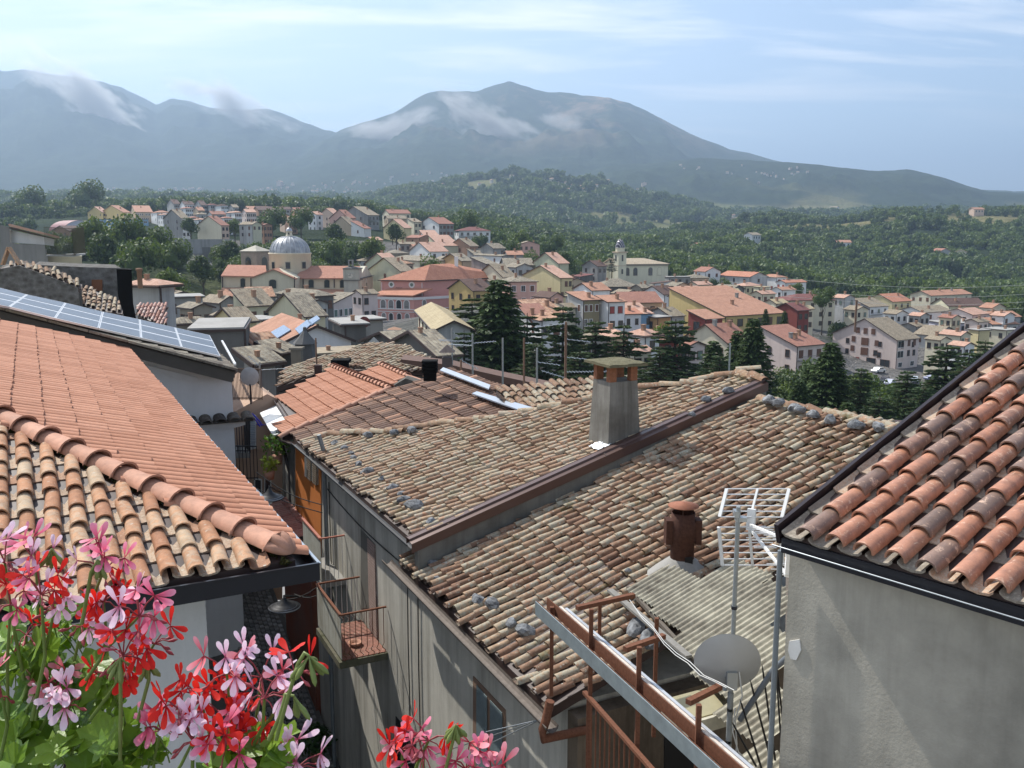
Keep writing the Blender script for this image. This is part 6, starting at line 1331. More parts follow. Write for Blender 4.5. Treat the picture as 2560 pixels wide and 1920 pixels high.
# clock tower and facade front (turned to the right)
tw=thing('clock_tower','slim clock tower with a small bell arch beside the church front','tower',cp(1870,1100)-V(0,0,5))
ft=plaster('grey_cream_tower_stone',(.46,.43,.36),.4,.5,.4,(.2,.18,.15),.2)
def tb(x0,x1,y0,y1,d0,dep_,mt,par,nm): 
    a=cp(x0,y1,d0);b=cp(x1,y0,d0); obj(nm,MB().box((a+b)/2+V(0,dep_/2,0),abs(b[0]-a[0])/2,dep_/2,abs(b[2]-a[2])/2),mt,par)
dt=d1-9
tb(1775,1965,960,1320,dt,4.5,wallm('tan'),tw,'lower_shaft'); tb(1770,1970,780,960,dt+.2,4.2,ft,tw,'middle_shaft'); tb(1760,1980,625,775,dt+.1,4.4,ft,tw,'clock_stage')
tb(1750,1990,772,784,dt-.1,4.8,wallm('dgrey'),tw,'cornice'); tb(1750,1990,612,626,dt-.1,4.8,wallm('dgrey'),tw,'cornice')
q=[cp(1760,612,dt),cp(1980,612,dt)]; ct=cp(1855,575,dt+2.2); m=MB(); b4=[q[0],q[1],q[1]+V(0,4.4,0),q[0]+V(0,4.4,0)]; m.add(b4+[ct],[(0,1,4),(1,2,4),(2,3,4),(3,0,4)]); obj('spire_roof',m,wallm('dgrey'),tw)
tb(1828,1842,505,585,dt+1.5,1.2,wallm('grey'),tw,'bell_arch_pier'); tb(1876,1890,505,585,dt+1.5,1.2,wallm('grey'),tw,'bell_arch_pier'); tb(1825,1893,498,508,dt+1.4,1.4,wallm('grey'),tw,'bell_arch_top'); 
obj('bell',MB().lathe(cp(1859,560,dt+2.1),[(.45,0),(.35,.5),(.2,.8),(0,.9)],12),simple('bronze',(.08,.06,.03),.5,.6),tw)
cc_=cp(1855,715,dt-.05); obj('clock_face',MB().add([cc_+V(math.cos(a)*38*px,0,math.sin(a)*38*px) for a in [2*math.pi*i/24 for i in range(24)]],[tuple(range(24))]),simple('clock_dial',(.55,.5,.42),.6),tw)
obj('clock_hand',MB().bar(cc_+V(0,-.06,0),cc_+V(0,-.06,1.35*60*px/2.3),.12,.06).bar(cc_+V(0,-.06,0),cc_+V(-.9,-.06,0),.12,.06),M['iron'],tw)
for i in range(12): a=math.pi*2*i/12; obj('hour_mark',MB().bar(cc_+V(math.cos(a)*32*px,-.04,math.sin(a)*32*px),cc_+V(math.cos(a)*38*px,-.04,math.sin(a)*38*px),.08,.05),M['iron'],tw)
fo=cp(2035,745,d1-6); fdir=unit(V(.25,1,0)); fw=11.5
zf0=cp(2035,1300,d1-6)[2]; ztop=fo[2]
gpts=[fo,fo+fdir*fw]; fpk=fo+fdir*fw/2+V(0,0,4.6)
fac=MB().prism([fo*V(1,1,0)+V(0,0,zf0-3),(fo+fdir*fw)*V(1,1,0)+V(0,0,zf0-3),fo+fdir*fw,fpk,fo],V(-2.,.5,0)); 
# facade stretched along view: make a wide oblique front
F0=P(*cz(1985,745),d1-8); F1=P(*cz(2155,745),d1+9); fdx=unit((F1-F0)*V(1,1,0)); fl=np.linalg.norm((F1-F0)*V(1,1,0)); F1=F0+fdx*fl; pk=F0+fdx*fl*.52+V(0,0,2.9)
zlo=F0[2]-26; fn=V(fdx[1],-fdx[0],0)
obj('facade',MB().prism([F0*V(1,1,0)+V(0,0,zlo),F1*V(1,1,0)+V(0,0,zlo),F1,pk,F0],-fn*1.5),plaster('church_front_stone',(.60,.56,.45),.35,.6,.35,(.25,.23,.17),.3),chc)
for s_ in (.03,.22,.38,.62,.78,.97):
    for z0_,z1_ in ((-.5,-5.3),(-6.2,-11.5)): q=F0+fdx*fl*s_+fn*.15; obj('pilaster',MB().bar(q+V(0,0,z0_),q+V(0,0,z1_),.6,.3),wallm('cream'),chc)
for z_ in (-.2,-5.5,-6.): obj('cornice',MB().bar(F0+fn*.3+V(0,0,z_),F1+fn*.3+V(0,0,z_),.5,.2),wallm('dgrey'),chc)
for s_,z0_,z1_,w_ in ((.5,-1.8,-3.8,1.3),(.5,-8.4,-11.4,1.9),(.15,-2.6,-3.6,.9),(.15,-7.5,-8.4,.8)): q=F0+fdx*fl*s_+fn*.1; obj('opening',MB().bar(q+V(0,0,z0_),q+V(0,0,z1_),.2,w_,0,fdx),M['glass'],chc)
# bell tower (left, stone)
bt=thing('bell_tower','square stone bell tower with pyramid roof left of the dome','tower',cp(480,570,DC+16)-V(0,0,10))
def tb2(x0,x1,y0,y1,d0,dep_,mt,par,nm): a=cp(x0,y1,d0);b=cp(x1,y0,d0); return obj(nm,MB().box((a+b)/2+V(0,dep_/2,0),abs(b[0]-a[0])/2,dep_/2,abs(b[2]-a[2])/2),mt,par)
d2=DC+16; azb=math.radians(20)
b0_=cp(555,392,d2); r1_=V(math.cos(math.radians(55)),math.sin(math.radians(55)),0); l1_=V(-math.cos(math.radians(20)),math.sin(math.radians(20)),0)
wl1=238*px*(d2/DC)/math.cos(math.radians(20)); wr1=86*px/math.cos(math.radians(55)); wr1=wl1
stb=plaster('tower_rubble_stone',(.33,.27,.22),.6,.3,2.2,(.13,.10,.09),1.)
m=MB().prism([b0_,b0_+r1_*wr1,b0_+r1_*wr1+l1_*wl1,b0_+l1_*wl1],V(0,0,-18)); obj('shaft',m,stb,bt)
ctb=b0_+(r1_*wr1+l1_*wl1)/2; e4=[ctb+(x-ctb)*1.1 for x in (b0_,b0_+r1_*wr1,b0_+r1_*wr1+l1_*wl1,b0_+l1_*wl1)]
obj('cornice',MB().prism([x+V(0,0,.3) for x in e4],V(0,0,-.35)),wallm('stone'),bt); apx=ctb+V(0,0,.3+78*px*1.1)
obj('roof',MB().add([x+V(0,0,.35) for x in e4]+[apx],[(0,1,4),(1,2,4),(2,3,4),(3,0,4)]),roofmat('pale_pyramid_roof',(.42,.38,.3),(.5,.46,.38),(.55,.5,.42)),bt)
for dr_,w0,nn_ in ((l1_,wl1,-unit(np.cross(l1_,ZUP))),(r1_,wr1,unit(np.cross(r1_,ZUP)))):
    nn_=nn_ if nn_[1]<0 or nn_[0]>0 else -nn_
    c=b0_+dr_*w0*.52-V(0,0,2.9); N=8; pts=[c-dr_*.95-V(0,0,2.2),c+dr_*.95-V(0,0,2.2)]+[c+dr_*.95*math.cos(math.pi*k/N)+V(0,0,.5+.95*math.sin(math.pi*k/N)) for k in range(N+1)]
    cen_=c-V(0,0,.5); 
    nn_=-unit(np.cross(dr_,ZUP)); nn_=nn_ if np.dot(nn_,c)<0 else -nn_
    f=obj('belfry_arch',MB().prism([cen_+(x-cen_)*1.25+nn_*.1 for x in pts],-nn_*.2),wallm('stone'),bt); obj('opening',MB().prism([x+nn_*.16 for x in pts],-nn_*.2),M['glass'],f)
obj('bell',MB().lathe(b0_+l1_*wl1*.52-V(0,.1,3.6)+V(0,-.3,0),[(.7,0),(.55,.6),(.35,1.1),(0,1.2)],12),simple('bronze',(.08,.06,.03),.5,.6),bt)
# ================================================================== PINK ARCADED PALACE
pz=lambda x,y,d:P(920+x/7.9,640+y/7.9,d)
DP=240.; pk_=DP/2300/7.9
pal=thing('palace','pink palace with two tiers of white-framed arches and orange roof','building',pz(500,1500,DP)-V(0,0,4)); BASES.append(tuple(pz(500,1500,DP))); BASES.append(tuple(pz(1300,1400,DP+20)))
pinkm=plaster('palace_pink_plaster',(.56,.29,.25),.12,.15,.4,(.4,.2,.17),.15); whm=simple('white_stucco',(.66,.64,.62),.8,0,.05,3,.2)
azr=D(52); 
c0=pz(905,830,DP)           # right corner of lower front (facade bends back)
lowL=pz(80,800,DP+4)
def PX(a,b,c): return a
fr_=unit((lowL-c0)*V(1,1,0)); Wf=np.linalg.norm((lowL-c0)*V(1,1,0)); zt0=pz(500,815,DP)[2]; zb0=pz(500,1500,DP)[2]-4
c0=c0*V(1,1,0)+V(0,0,zt0); nf=unit(V(fr_[1],-fr_[0],0)); nf=nf if np.dot(nf,c0)<0 else -nf
rt_=D(50); Wr2=34.
obj('wall',MB().prism([c0,c0+fr_*Wf,c0+fr_*Wf+rt_*14,c0+rt_*Wr2],V(0,0,zb0-zt0)),pinkm,pal)
def band(z,h,out,nm='string_course'): obj(nm,MB().bar(c0*V(1,1,0)+V(0,0,z)+nf*out,c0*V(1,1,0)+fr_*Wf+V(0,0,z)+nf*out,.25,h).bar(c0*V(1,1,0)+V(0,0,z)+nf*.1,c0*V(1,1,0)+rt_*Wr2+V(0,0,z)+nf*.1,.3,h),whm,pal)
zv=lambda y: pz(500,y,DP)[2]
band(zv(845),50*pk_,.15,'cornice'); band(zv(1060),14*pk_,.1); band(zv(1110),14*pk_,.1); band(zv(1355),12*pk_,.1)
for row,(yc,hh,xs) in enumerate(((962,165,(155,303,458,612,765,960)),(1225,165,(310,455,615,772,955)))):
    for x in xs:
        s_=(905-x)/(905-80)*Wf; base=c0*V(1,1,0)+fr_*s_ if x<905 else c0*V(1,1,0)+rt_*3.2
        dr_=fr_ if x<905 else -rt_; n_=nf if x<905 else unit(V(rt_[1],-rt_[0],0))
        w_=(105 if row==0 else 82)*pk_*(.6 if x<200 or x>905 else 1)/ (1 if x<905 else .8); z0_=zv(yc+hh/2-(-0)); z1_=zv(yc-hh/2)
        def arch(sc,o):
            ww_=w_/2*sc; zz1=z1_+(sc-1)*.6; p=[base-dr_*ww_+V(0,0,z0_-(sc-1)*.4),base+dr_*ww_+V(0,0,z0_-(sc-1)*.4)]+[base+dr_*ww_*math.cos(math.pi*k/10)+V(0,0,zz1-ww_+ww_*math.sin(math.pi*k/10)) for k in range(11)]
            return [q+n_*o for q in p]
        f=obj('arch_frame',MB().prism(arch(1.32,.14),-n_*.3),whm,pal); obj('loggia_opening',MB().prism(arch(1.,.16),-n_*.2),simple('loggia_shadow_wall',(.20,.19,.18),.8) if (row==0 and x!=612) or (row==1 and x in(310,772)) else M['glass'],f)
        obj('parapet_rail',MB().bar(base-dr_*w_*.35+n_*.22+V(0,0,z0_+.5),base+dr_*w_*.35+n_*.22+V(0,0,z0_+.5),.05,.08),M['iron'],f)
# lower roof skirt, upper storey, upper roof
sk_=[c0+nf*.5,c0+fr_*Wf+nf*.5,c0+fr_*Wf+rt_*6+V(0,0,1.6),c0+rt_*6+V(0,0,1.6)]
obj('lower_roof',MB().prism([x+V(0,0,.5) for x in sk_],V(0,0,-.3)),RO['red'],pal)
u0=c0+rt_*5.5+fr_*-.5; u0=pz(1100,800,DP+5); u0=u0*V(1,1,0); ul_=pz(255,780,DP+8)*V(1,1,0); fu=unit(ul_-u0); Wu=np.linalg.norm(ul_-u0); zu=zv(500)+1.2; nu=unit(V(fu[1],-fu[0],0)); nu=nu if np.dot(nu,u0)<0 else -nu
ztu=pz(1100,505,DP+5)[2]; 
obj('upper_wall',MB().prism([u0+V(0,0,ztu),u0+fu*Wu+V(0,0,ztu),u0+fu*(Wu+2.5)+rt_*6+V(0,0,ztu),u0+fu*Wu+rt_*16+V(0,0,ztu),u0+rt_*33+V(0,0,ztu)],V(0,0,-11)),pinkm,pal)
A_=u0+V(0,0,ztu+.2)+nu*.6-fu*.6; B2_=u0+fu*(Wu+.6)+nu*.6+V(0,0,ztu+.2); C2_=u0+rt_*33.5+V(0,0,ztu+.2); D2_=u0+fu*Wu+rt_*16+V(0,0,ztu+.2)
pk2=u0+fu*Wu*.42+rt_*8+V(0,0,ztu+4.3); pk3=u0+rt_*18+fu*8+V(0,0,ztu+4.3)
def uvp(pts):
    e=unit(pts[1]-pts[0]); n=unit(np.cross(pts[1]-pts[0],pts[2]-pts[0])); s=np.cross(n,e); return [(float(np.dot(x-pts[0],e)),abs(float(np.dot(x-pts[0],s)))) for x in pts]
m=MB()
for pts in ([A_,B2_,pk2],[C2_,A_,pk2,pk3],[B2_,D2_,pk3,pk2],[D2_,C2_,pk3]): m.add(pts,[tuple(range(len(pts)))],0,uvp(pts))
obj('roof',m,RO['red'],pal); obj('gutter',MB().bar(A_,B2_,.2,.25).bar(A_,C2_,.2,.25),M['fascia'],pal)
obj('chimney',MB().box(pk3-fu*2+V(0,0,.3),.5,.5,1.6),whm,pal)
for k in (.03,.97): obj('corner_strip',MB().bar(u0+fu*Wu*k+nu*.06+V(0,0,ztu-.3),u0+fu*Wu*k+nu*.06+V(0,0,ztu-8),.5,.1,0,fu),whm,pal)
for x in (470,872):
    c=u0+fu*Wu*(1100-x)/845+nu*.1+V(0,0,ztu-68*pk_); obj('roundel',MB().add([c+fu*math.cos(a)*.85+V(0,0,math.sin(a)*.85) for a in [2*math.pi*i/18 for i in range(18)]],[tuple(range(18))]),whm,pal); c=c+nu*.05; obj('roundel_pane',MB().add([c+fu*math.cos(a)*.45+V(0,0,math.sin(a)*.45) for a in [2*math.pi*i/14 for i in range(14)]],[tuple(range(14))]),M['shut_g'],pal)
c=u0+fu*Wu*(1100-622)/845+nu*.1+V(0,0,ztu-215*pk_); obj('window',MB().box(c,.95,.08,1.15,[fu,nu,ZUP]),M['shut_b'],pal)
nr3=unit(V(rt_[1],-rt_[0],0))
for i,s_ in enumerate((1.5,6,11,16,21,24.5,27,29)):
    for z_ in ((-7,) if i<4 else (-2.6,)): 
        c=u0+rt_*s_+nr3*.1+V(0,0,ztu+z_); f=obj('window',MB().box(c,.75,.1,1.5,[rt_,nr3,ZUP]),whm,pal); obj('pane',MB().box(c+nr3*.06,.5,.1,1.3,[rt_,nr3,ZUP]),M['glass'],f)
obj('sign_band',MB().bar(c0*V(1,1,0)+fr_*Wf*.22+V(0,0,zv(1390))+nf*.15,c0*V(1,1,0)+fr_*Wf*.68+V(0,0,zv(1390))+nf*.15,.2,.9),M['fascia'],pal)
# ================================================================== SECOND CHURCH
qz=lambda x,y,d=432.:P(1480+x/9.217,590+y/9.217,d)
c2m=plaster('second_church_cream',(.66,.62,.46),.2,.4,.3,(.33,.31,.24),.2)
sc2=thing('church','smaller cream church with pediment front, long nave and dark-capped bell tower','church',qz(600,1050)-V(0,0,5)); BASES.append(tuple(qz(600,1080))); BASES.append(tuple(qz(1500,1100,440)))
z_e=qz(590,650)[2]; zlow=qz(590,1100)[2]-5
A0_=qz(590,650)*V(1,1,0); nd=D(74); wn2=np.linalg.norm(qz(1750,650,445)*V(1,1,0)-A0_); B0_=qz(268,650,436)*V(1,1,0); ld=unit(B0_-A0_); wf2=max(11.5,np.linalg.norm(B0_-A0_)); ld=D(-30)
k=ray(1480+268/9.217,660)[0]; wf2=(k*A0_[1]-A0_[0])/(ld[0]-k*ld[1])
k=ray(1480+1755/9.217,660)[0]; wn2=(k*A0_[1]-A0_[0])/(nd[0]-k*nd[1])
zz=lambda z:V(0,0,z)
obj('wall',MB().prism([A0_+zz(z_e),A0_+nd*wn2+zz(z_e),A0_+nd*wn2+ld*wf2+zz(z_e),A0_+ld*wf2+zz(z_e)],V(0,0,zlow-z_e)),c2m,sc2)
hp=wf2*.5*.42; nn2=unit(V(nd[1],-nd[0],0)); nl2=unit(V(-ld[1],ld[0],0)); nl2=nl2 if np.dot(nl2,A0_)<0 else -nl2
obj('pediment',MB().prism([A0_+zz(z_e),A0_+ld*wf2+zz(z_e),A0_+ld*wf2/2+zz(z_e+hp)],-nl2*1.0),c2m,sc2)
m=MB(); o=.6; a1=A0_+nn2*o-nd*o*.5+zz(z_e); a2=A0_+nd*wn2+nn2*o+nd*.8+zz(z_e); r1_=A0_+ld*wf2/2+zz(z_e+hp+.3)-nd*.5; r2_=A0_+nd*(wn2-9)+ld*wf2/2+zz(z_e+hp+.3); b1_=A0_+ld*(wf2+o)-nd*.5+zz(z_e); b2_=A0_+ld*(wf2+o)+nd*(wn2+.8)+zz(z_e)
rfm=roofmat('church_pale_roof',(.40,.32,.22),(.50,.41,.30),(.56,.48,.37),.4,.6,.4,.4)
for pts in ([a1,a2,r2_,r1_],[b2_,b1_,r1_,r2_],[a2,b2_,r2_]): m.add(pts,[tuple(range(len(pts)))],0,uvp(pts))
obj('roof',m,rfm,sc2); obj('cornice',MB().bar(A0_+nn2*.3+zz(z_e-.5),A0_+nd*wn2+nn2*.3+zz(z_e-.5),.5,.8),simple('brown_cornice',(.22,.19,.14),.8),sc2)
for x in (815,998,1345,1552):
    s_=(x-590)/(1755-590)*wn2; c=A0_+nd*s_+nn2*.08+zz(qz(900,820)[2]); w_=2.0;N=8
    pts=[c-nd*w_/2-zz(1.9),c+nd*w_/2-zz(1.9)]+[c+nd*w_/2*math.cos(math.pi*k/N)+zz(.7+w_/2*math.sin(math.pi*k/N)) for k in range(N+1)]
    f=obj('window_frame',MB().prism([c+(q-c)*1.12 for q in pts],-nn2*.2),simple('beige_trim',(.42,.37,.28),.8),sc2); obj('pane',MB().prism([q+nn2*.1 for q in pts],-nn2*.15),M['glass'] if x<1500 else c2m,f)
for s_ in (.12,.36,.64,.88): obj('pilaster',MB().bar(A0_+ld*wf2*s_+nl2*.3+zz(z_e-2.6),A0_+ld*wf2*s_+nl2*.3+zz(z_e-12),1.1,.5),c2m,sc2)
obj('pediment_cornice',MB().bar(A0_+nl2*.4+zz(z_e-.1),A0_+ld*wf2+nl2*.4+zz(z_e-.1),.8,.5).bar(A0_+nl2*.4+zz(z_e),A0_+ld*wf2/2+nl2*.4+zz(z_e+hp+.2),.8,.4).bar(A0_+ld*wf2+nl2*.4+zz(z_e),A0_+ld*wf2/2+nl2*.4+zz(z_e+hp+.2),.8,.4),wallm('tan'),sc2)
obj('oculus',MB().add([A0_+ld*wf2/2+nl2*.12+zz(z_e+hp*.4)+ld*.5*math.cos(a)+zz(.7*math.sin(a)) for a in [2*math.pi*i/12 for i in range(12)]],[tuple(range(12))]),M['glass'],sc2)
tc_=qz(600,650,429)*V(1,1,0)+nd*.2; tw2=wt=4.2
zt1=qz(680,385,429)[2]; zt2=qz(680,290,429)[2]; 
tl_=(186/9.217*429/2300)/ (nd[0]); 
base4=lambda g,z:[tc_-nd*g-ld*g*0+nn2*0+zz(z)+V(0,0,0)+(-ld*g),tc_+nd*(tl_+g)-ld*g+zz(z),tc_+nd*(tl_+g)+ld*(4+g)+zz(z),tc_-nd*g+ld*(4+g)+zz(z)]
obj('tower_shaft',MB().prism(base4(0,zt1),V(0,0,zlow-zt1)),c2m,sc2); obj('tower_cornice',MB().prism(base4(.45,zt1+.5),V(0,0,-.6)),wallm('tan'),sc2); obj('tower_cornice',MB().prism(base4(.12,qz(680,680,429)[2]),V(0,0,-.25)),wallm('tan'),sc2)
tcen=sum(base4(0,0))/4; rt2=tl_*.5
obj('tower_drum',MB().lathe(tcen,[(rt2*1.1,zt1+.5),(rt2*1.1,zt2),(rt2*1.18,zt2+.1),(rt2*1.18,zt2+.4)],8,0,False),c2m,sc2)
zt3=qz(680,150,429)[2]; cap=NT('dark_chequered_cap'); pc_=cap.pos(); capm=cap.fin(cap.ramp(cap.n('ShaderNodeTexWave',{'Vector':cap.mapv(pc_,(1,1,.35)),'Scale':.55,'Distortion':0.},wave_type='BANDS',bands_direction='DIAGONAL').outputs[1],[(.35,(.03,.025,.035)),(.55,(.03,.025,.035)),(.8,(.35,.33,.36))]),.4,.2,.5)
obj('tower_cap',MB().lathe(tcen,[(rt2*1.15,zt2+.4),(rt2*1.05,zt2+1.6),(rt2*.8,zt2+2.9),(rt2*.45,zt2+4.1),(rt2*.14,zt3),(rt2*.12,zt3+.6),(.12,zt3+1.),(.06,zt3+3.0),(0,zt3+3.2)],16),capm,sc2)
for (s_,zc,hh_) in ((.5,510,2.9),(.5,820,2.2)):
    c=tc_+nd*tl_*s_+nn2*.06+zz(qz(700,zc,429)[2]); obj('tower_opening',MB().box(c,.40,.1,hh_/2,[nd,nn2,ZUP]),M['glass'],sc2)
c=tc_+ld*2+nl2*.06+zz(qz(590,510,429)[2]); obj('tower_opening',MB().box(c,.35,.1,1.4,[ld,nl2,ZUP]),M['glass'],sc2)
# ---------------- apartment + arcade details
def on_house(ht,items):
    t,(wR,wL,hg)=ht
    for side,fx,z,w_,h_,fr,sh in items:
        mw,mg,ms_=window_me(w_,h_,fr); loc=(wR*fx,-.03,hg-z) if side=='R' else (-.03,wL*fx,hg-z)
        wo=part('window',t,mw,loc,(0,0,0 if side=='R' else -math.pi/2)); part('pane',wo,mg)
        if sh: part('shutter',wo,ms_[sh],(0,-.02,0))
on_house(ap_,[('L',f,-1.6,1.1,1.4,'frame_b','shut_b') for f in (.36,.48,.60)]+[('L',.30,1.5,1.1,1.4,'frame_b','shut_b'),('L',.48,1.4,2.2,1.9,'frame_b','shut_b'),('L',.66,1.0,1.1,1.4,'frame_b','shut_b'),('L',.31,4.3,1.1,1.4,'frame_b',None),('L',.48,4.2,2.2,1.9,'frame_b','shut_b'),('L',.67,3.7,1.1,1.4,'frame_b','shut_b'),('L',.16,7.2,2.8,2.6,'frame_b',None),('L',.37,7.2,2.8,2.6,'frame_b',None),('L',.58,6.8,1.,1.3,'frame_b','shut_r'),('L',.8,6.6,1.4,1.5,'frame_b',None),
 ('R',.18,1.3,2.6,1.8,'frame_w',None),('R',.18,4.1,2.6,1.8,'frame_w',None),('R',.55,1.2,1.,1.5,'frame_b','shut_b'),('R',.8,1.2,1.,1.5,'frame_b','shut_b'),('R',.55,4.,1.,1.5,'frame_b',None),('R',.8,4.,1.,1.5,'frame_b',None),('R',.2,7.,1.6,1.2,'frame_w',None),('R',.75,7.,1.6,1.2,'frame_w',None)])
at,(awR,awL,ahg)=arc
for i in range(5):
    x=awR*(.30+.155*i); N=8;w_=1.5; pts=[V(x-w_/2*1,-.12,ahg-4.2),V(x+w_/2,-.12,ahg-4.2)]+[V(x+w_/2*math.cos(math.pi*k/N),-.12,ahg-2.3+w_/2*math.sin(math.pi*k/N)) for k in range(N+1)]
    c=V(x,-.12,ahg-3); f=part('arch_frame',at,MB().prism([c+(q-c)*1.25 for q in pts],V(0,.15,0)).mesh('arch_frame',wallm('brick'))); part('opening',f,MB().prism([q+V(0,-.05,0) for q in pts],V(0,.1,0)).mesh('opening',M['glass']))
# solar panels on the gabled house
for i,(a,b,c_,d_,lb) in enumerate((((1640,545),(1790,500),(1745,560),(1600,610),'lower pair of small solar panels on the far terracotta roof'),((1880,480),(2020,420),(2070,460),(1930,520),'middle small solar panel on the far terracotta roof'),((2035,400),(2180,350),(2210,385),(2075,430),'upper small solar panel on the far terracotta roof'))):
    pass
sgo=sg.location; srz=sg.rotation_euler[2]; R2=np.array(Matrix.Rotation(srz,3,'Z')); nsl=unit(R2@V(-.44,0,1.)); Qs=P(702,858,68)+V(0,0,.25)
for px4,lb in (([(668,835),(709,812),(727,824),(684,850)],'lowest small solar panel on the far terracotta roof'),([(737,822),(768,799),(780,808),(748,834)],'middle small solar panel on the far terracotta roof'),([(769,802),(792,788),(800,796),(777,812)],'uppermost small solar panel on the far terracotta roof')):
    q=[hit(u+0,v,Qs,nsl) for u,v in px4]; tag(obj('solar_panel',MB().prism(q,-nsl*.08),simple('glossy_blue_panel',(.20,.26,.36),.15,.2,.1,2),None),lb,'solar panel','small solar panels on the far roof')
# traffic sign seen from behind, dish, chimneys, masts
sq=P(935,865,42); s_t=thing('road_sign','pale diamond-shaped traffic sign seen from behind on a roof pole','sign',sq-V(0,0,1.2))
obj('pole',MB().tube([sq+V(0,0,-1.3),sq+V(0,0,.3)],.05,8),M['zinc'],s_t); obj('plate',MB().prism([sq+V(-.42,0,0),sq+V(0,0,-.42),sq+V(.42,0,0),sq+V(0,0,.42)],V(0,-.03,0)),simple('dull_grey_plate',(.42,.43,.42),.5,.2),s_t)
q=P(911,805,100); tt=thing('road_sign','round dark red traffic sign back on a post before the palace','sign',q-V(0,0,2)); obj('plate',MB().lathe(q,[(0,0),(.55,.01)],18),M['rust'],tt); tt.children[0].rotation_euler=(0,0,0)
obj('disc',MB().add([q+V(.6*math.cos(a),0,.6*math.sin(a)) for a in [2*math.pi*i/18 for i in range(18)]],[tuple(range(18))]),simple('dark_red_disc',(.16,.04,.035),.6),tt); obj('post',MB().tube([q-V(0,0,2.5),q],.05,6),M['iron'],tt)
q=P(623,942,26); tt=thing('satellite_dish','pale satellite dish above the brown terrace railing','satellite dish',q); vs=[q+V(0,0,0)]; m=MB(); ring=[q+V(.27*1.0*math.cos(a),.05,.27*math.sin(a)) for a in [2*math.pi*i/24 for i in range(24)]]; m.add([q+V(0,-.06,0)]+ring,[(0,1+i,1+(i+1)%24) for i in range(24)],0,None,0,True); obj('reflector',m,simple('dish_grey',(.38,.37,.36),.5),tt); obj('mast',MB().bar(q+V(0,.05,0),q+V(0,.05,-.8),.04),M['iron'],tt)
def chim(u,v,d,w_,h_,mt,lb,cap_=True,kind='box'):
    q=P(u,v,d); t=thing('chimney',lb,'chimney',q-V(0,0,h_)); obj('stack',MB().box(q-V(0,0,h_/2),w_/2,w_/2,h_/2),mt,t)
    if cap_=='cowl':
        for i in range(4): obj('louvre',MB().box(q+V(0,0,.05+i*.085),w_*.62,w_*.62,.03),mt,t)
    elif cap_=='cone': obj('cap',MB().lathe(q,[(w_*.75,0),(w_*.4,.35),(w_*.12,.7),(w_*.1,.9),(0,.95)],8,0,False),mt,t)
    elif cap_=='hat': obj('cap',MB().add([q+V(a*w_*.8,b*w_*.8,.18) for a,b in ((-1,-1),(1,-1),(1,1),(-1,1))]+[q+V(0,0,.42)],[(0,1,4),(1,2,4),(2,3,4),(3,0,4),(3,2,1,0)]),mt,t)
    elif cap_: obj('cap',MB().box(q+V(0,0,.05),w_*.65,w_*.65,.06),mt,t)
soot=simple('sooty_brown_chimney',(.06,.035,.03),.9); 
chim(1075,932,24,.32,.20,blk,'black louvred chimney at the top corner of the brown roof','cowl')
chim(853,905,34,.5,.5,blk,'squat black chimney behind the bright terracotta ridge')
chim(795,912,31,.22,.7,soot,'thin rusty brown chimney left of the terracotta ridge',False)
chim(1118,893,30,.32,1.0,simple('grey_brown_stack',(.10,.08,.075),.9),'grey brown chimney with small peaked hat near the ochre house','hat')
chim(763,858,52,.95,2.6,simple('dark_grey_stack',(.10,.10,.10),.9),'dark chimney with a pointed cone cap on the ragged house','cone')
chim(742,873,50,.55,1.9,plaster('streaky_stack',(.20,.17,.13),.6,.8,2),'streaky concrete chimney with a black top')
chim(663,868,54,.6,1.0,wallm('brick'),'small brick chimney in the narrow street gap')
chim(986,828,85,.8,1.,wallm('brick'),'triangular roof vent with clay tiles before the palace','hat')
# roof aerials (masts with yagi)
def yagi(t,q,d,L,n,mt,w_=.4):
    m=MB(); m.tube([q,q+d*L],.010,5); x=unit(np.cross(d,ZUP)); 
    for i in range(n): p=q+d*L*(i+.5)/n; m.tube([p-ZUP*w_/2 if False else p-x*w_/2,p+x*w_/2],.005,4)
    obj('aerial',m,M['zinc'],t)
def mast(u,v0,v1,d,lb,mt,arms=(),r=.03):
    a=P(u,v1,d);b=a*V(1,1,0)+V(0,0,P(u,v0,d)[2]); t=thing('aerial_mast',lb,'aerial',a,'roof aerials behind the old tile ridge'); obj('pole',MB().tube([a,b],r,6),mt,t)
    for (vv,dx_,L,n) in arms: yagi(t,V(a[0],a[1],P(u,vv,d)[2]),unit(V(*dx_)),L,n,M['alu'])
rp2=simple('rusty_pole',(.20,.12,.08),.8,.2); gp2=simple('grey_pole',(.30,.31,.30),.5,.4)
mast(1257,845,1000,30,'bare pale pole in front of the tall spruce',gp2)
mast(1310,845,1000,27,'rusty mast with short side bar right of the spruce',rp2,((858,(.3,.1,0),.25,2),))
mast(1342,870,1010,26,'grey mast with hanging loops and small side aerial',gp2,((905,(.9,.2,-.15),.7,5),))
mast(1413,805,1010,25,'tall rusty mast with long horizontal aerials in the middle',rp2,((808,(-1,.1,-.15),.85,8),(848,(1,.1,-.12),.7,5),(893,(1,.2,-.12),.6,4),(930,(1,.1,.0),1.3,14),(945,(-.9,.2,.25),.7,6)),.035)
mast(1182,835,960,30,'mast with two long horizontal aerials left of the spruce',gp2,((853,(-1,.1,0),1.1,9),(858,(1,.3,.05),.8,8),(864,(-1,.5,0),.9,9)))
mast(1131,820,960,33,'mast with grid aerial near the grey house wall',gp2,((826,(.5,.2,-.6),.4,3),(850,(-1,.2,0),.5,4)))
mast(1153,900,960,28,'short mast with slanted aerial by the peaked-hat chimney',rp2,((900,(.9,.1,-.5),.6,5),))
mast(793,845,950,33,'thin rusty rod aerial on the thin brown chimney',rp2,())
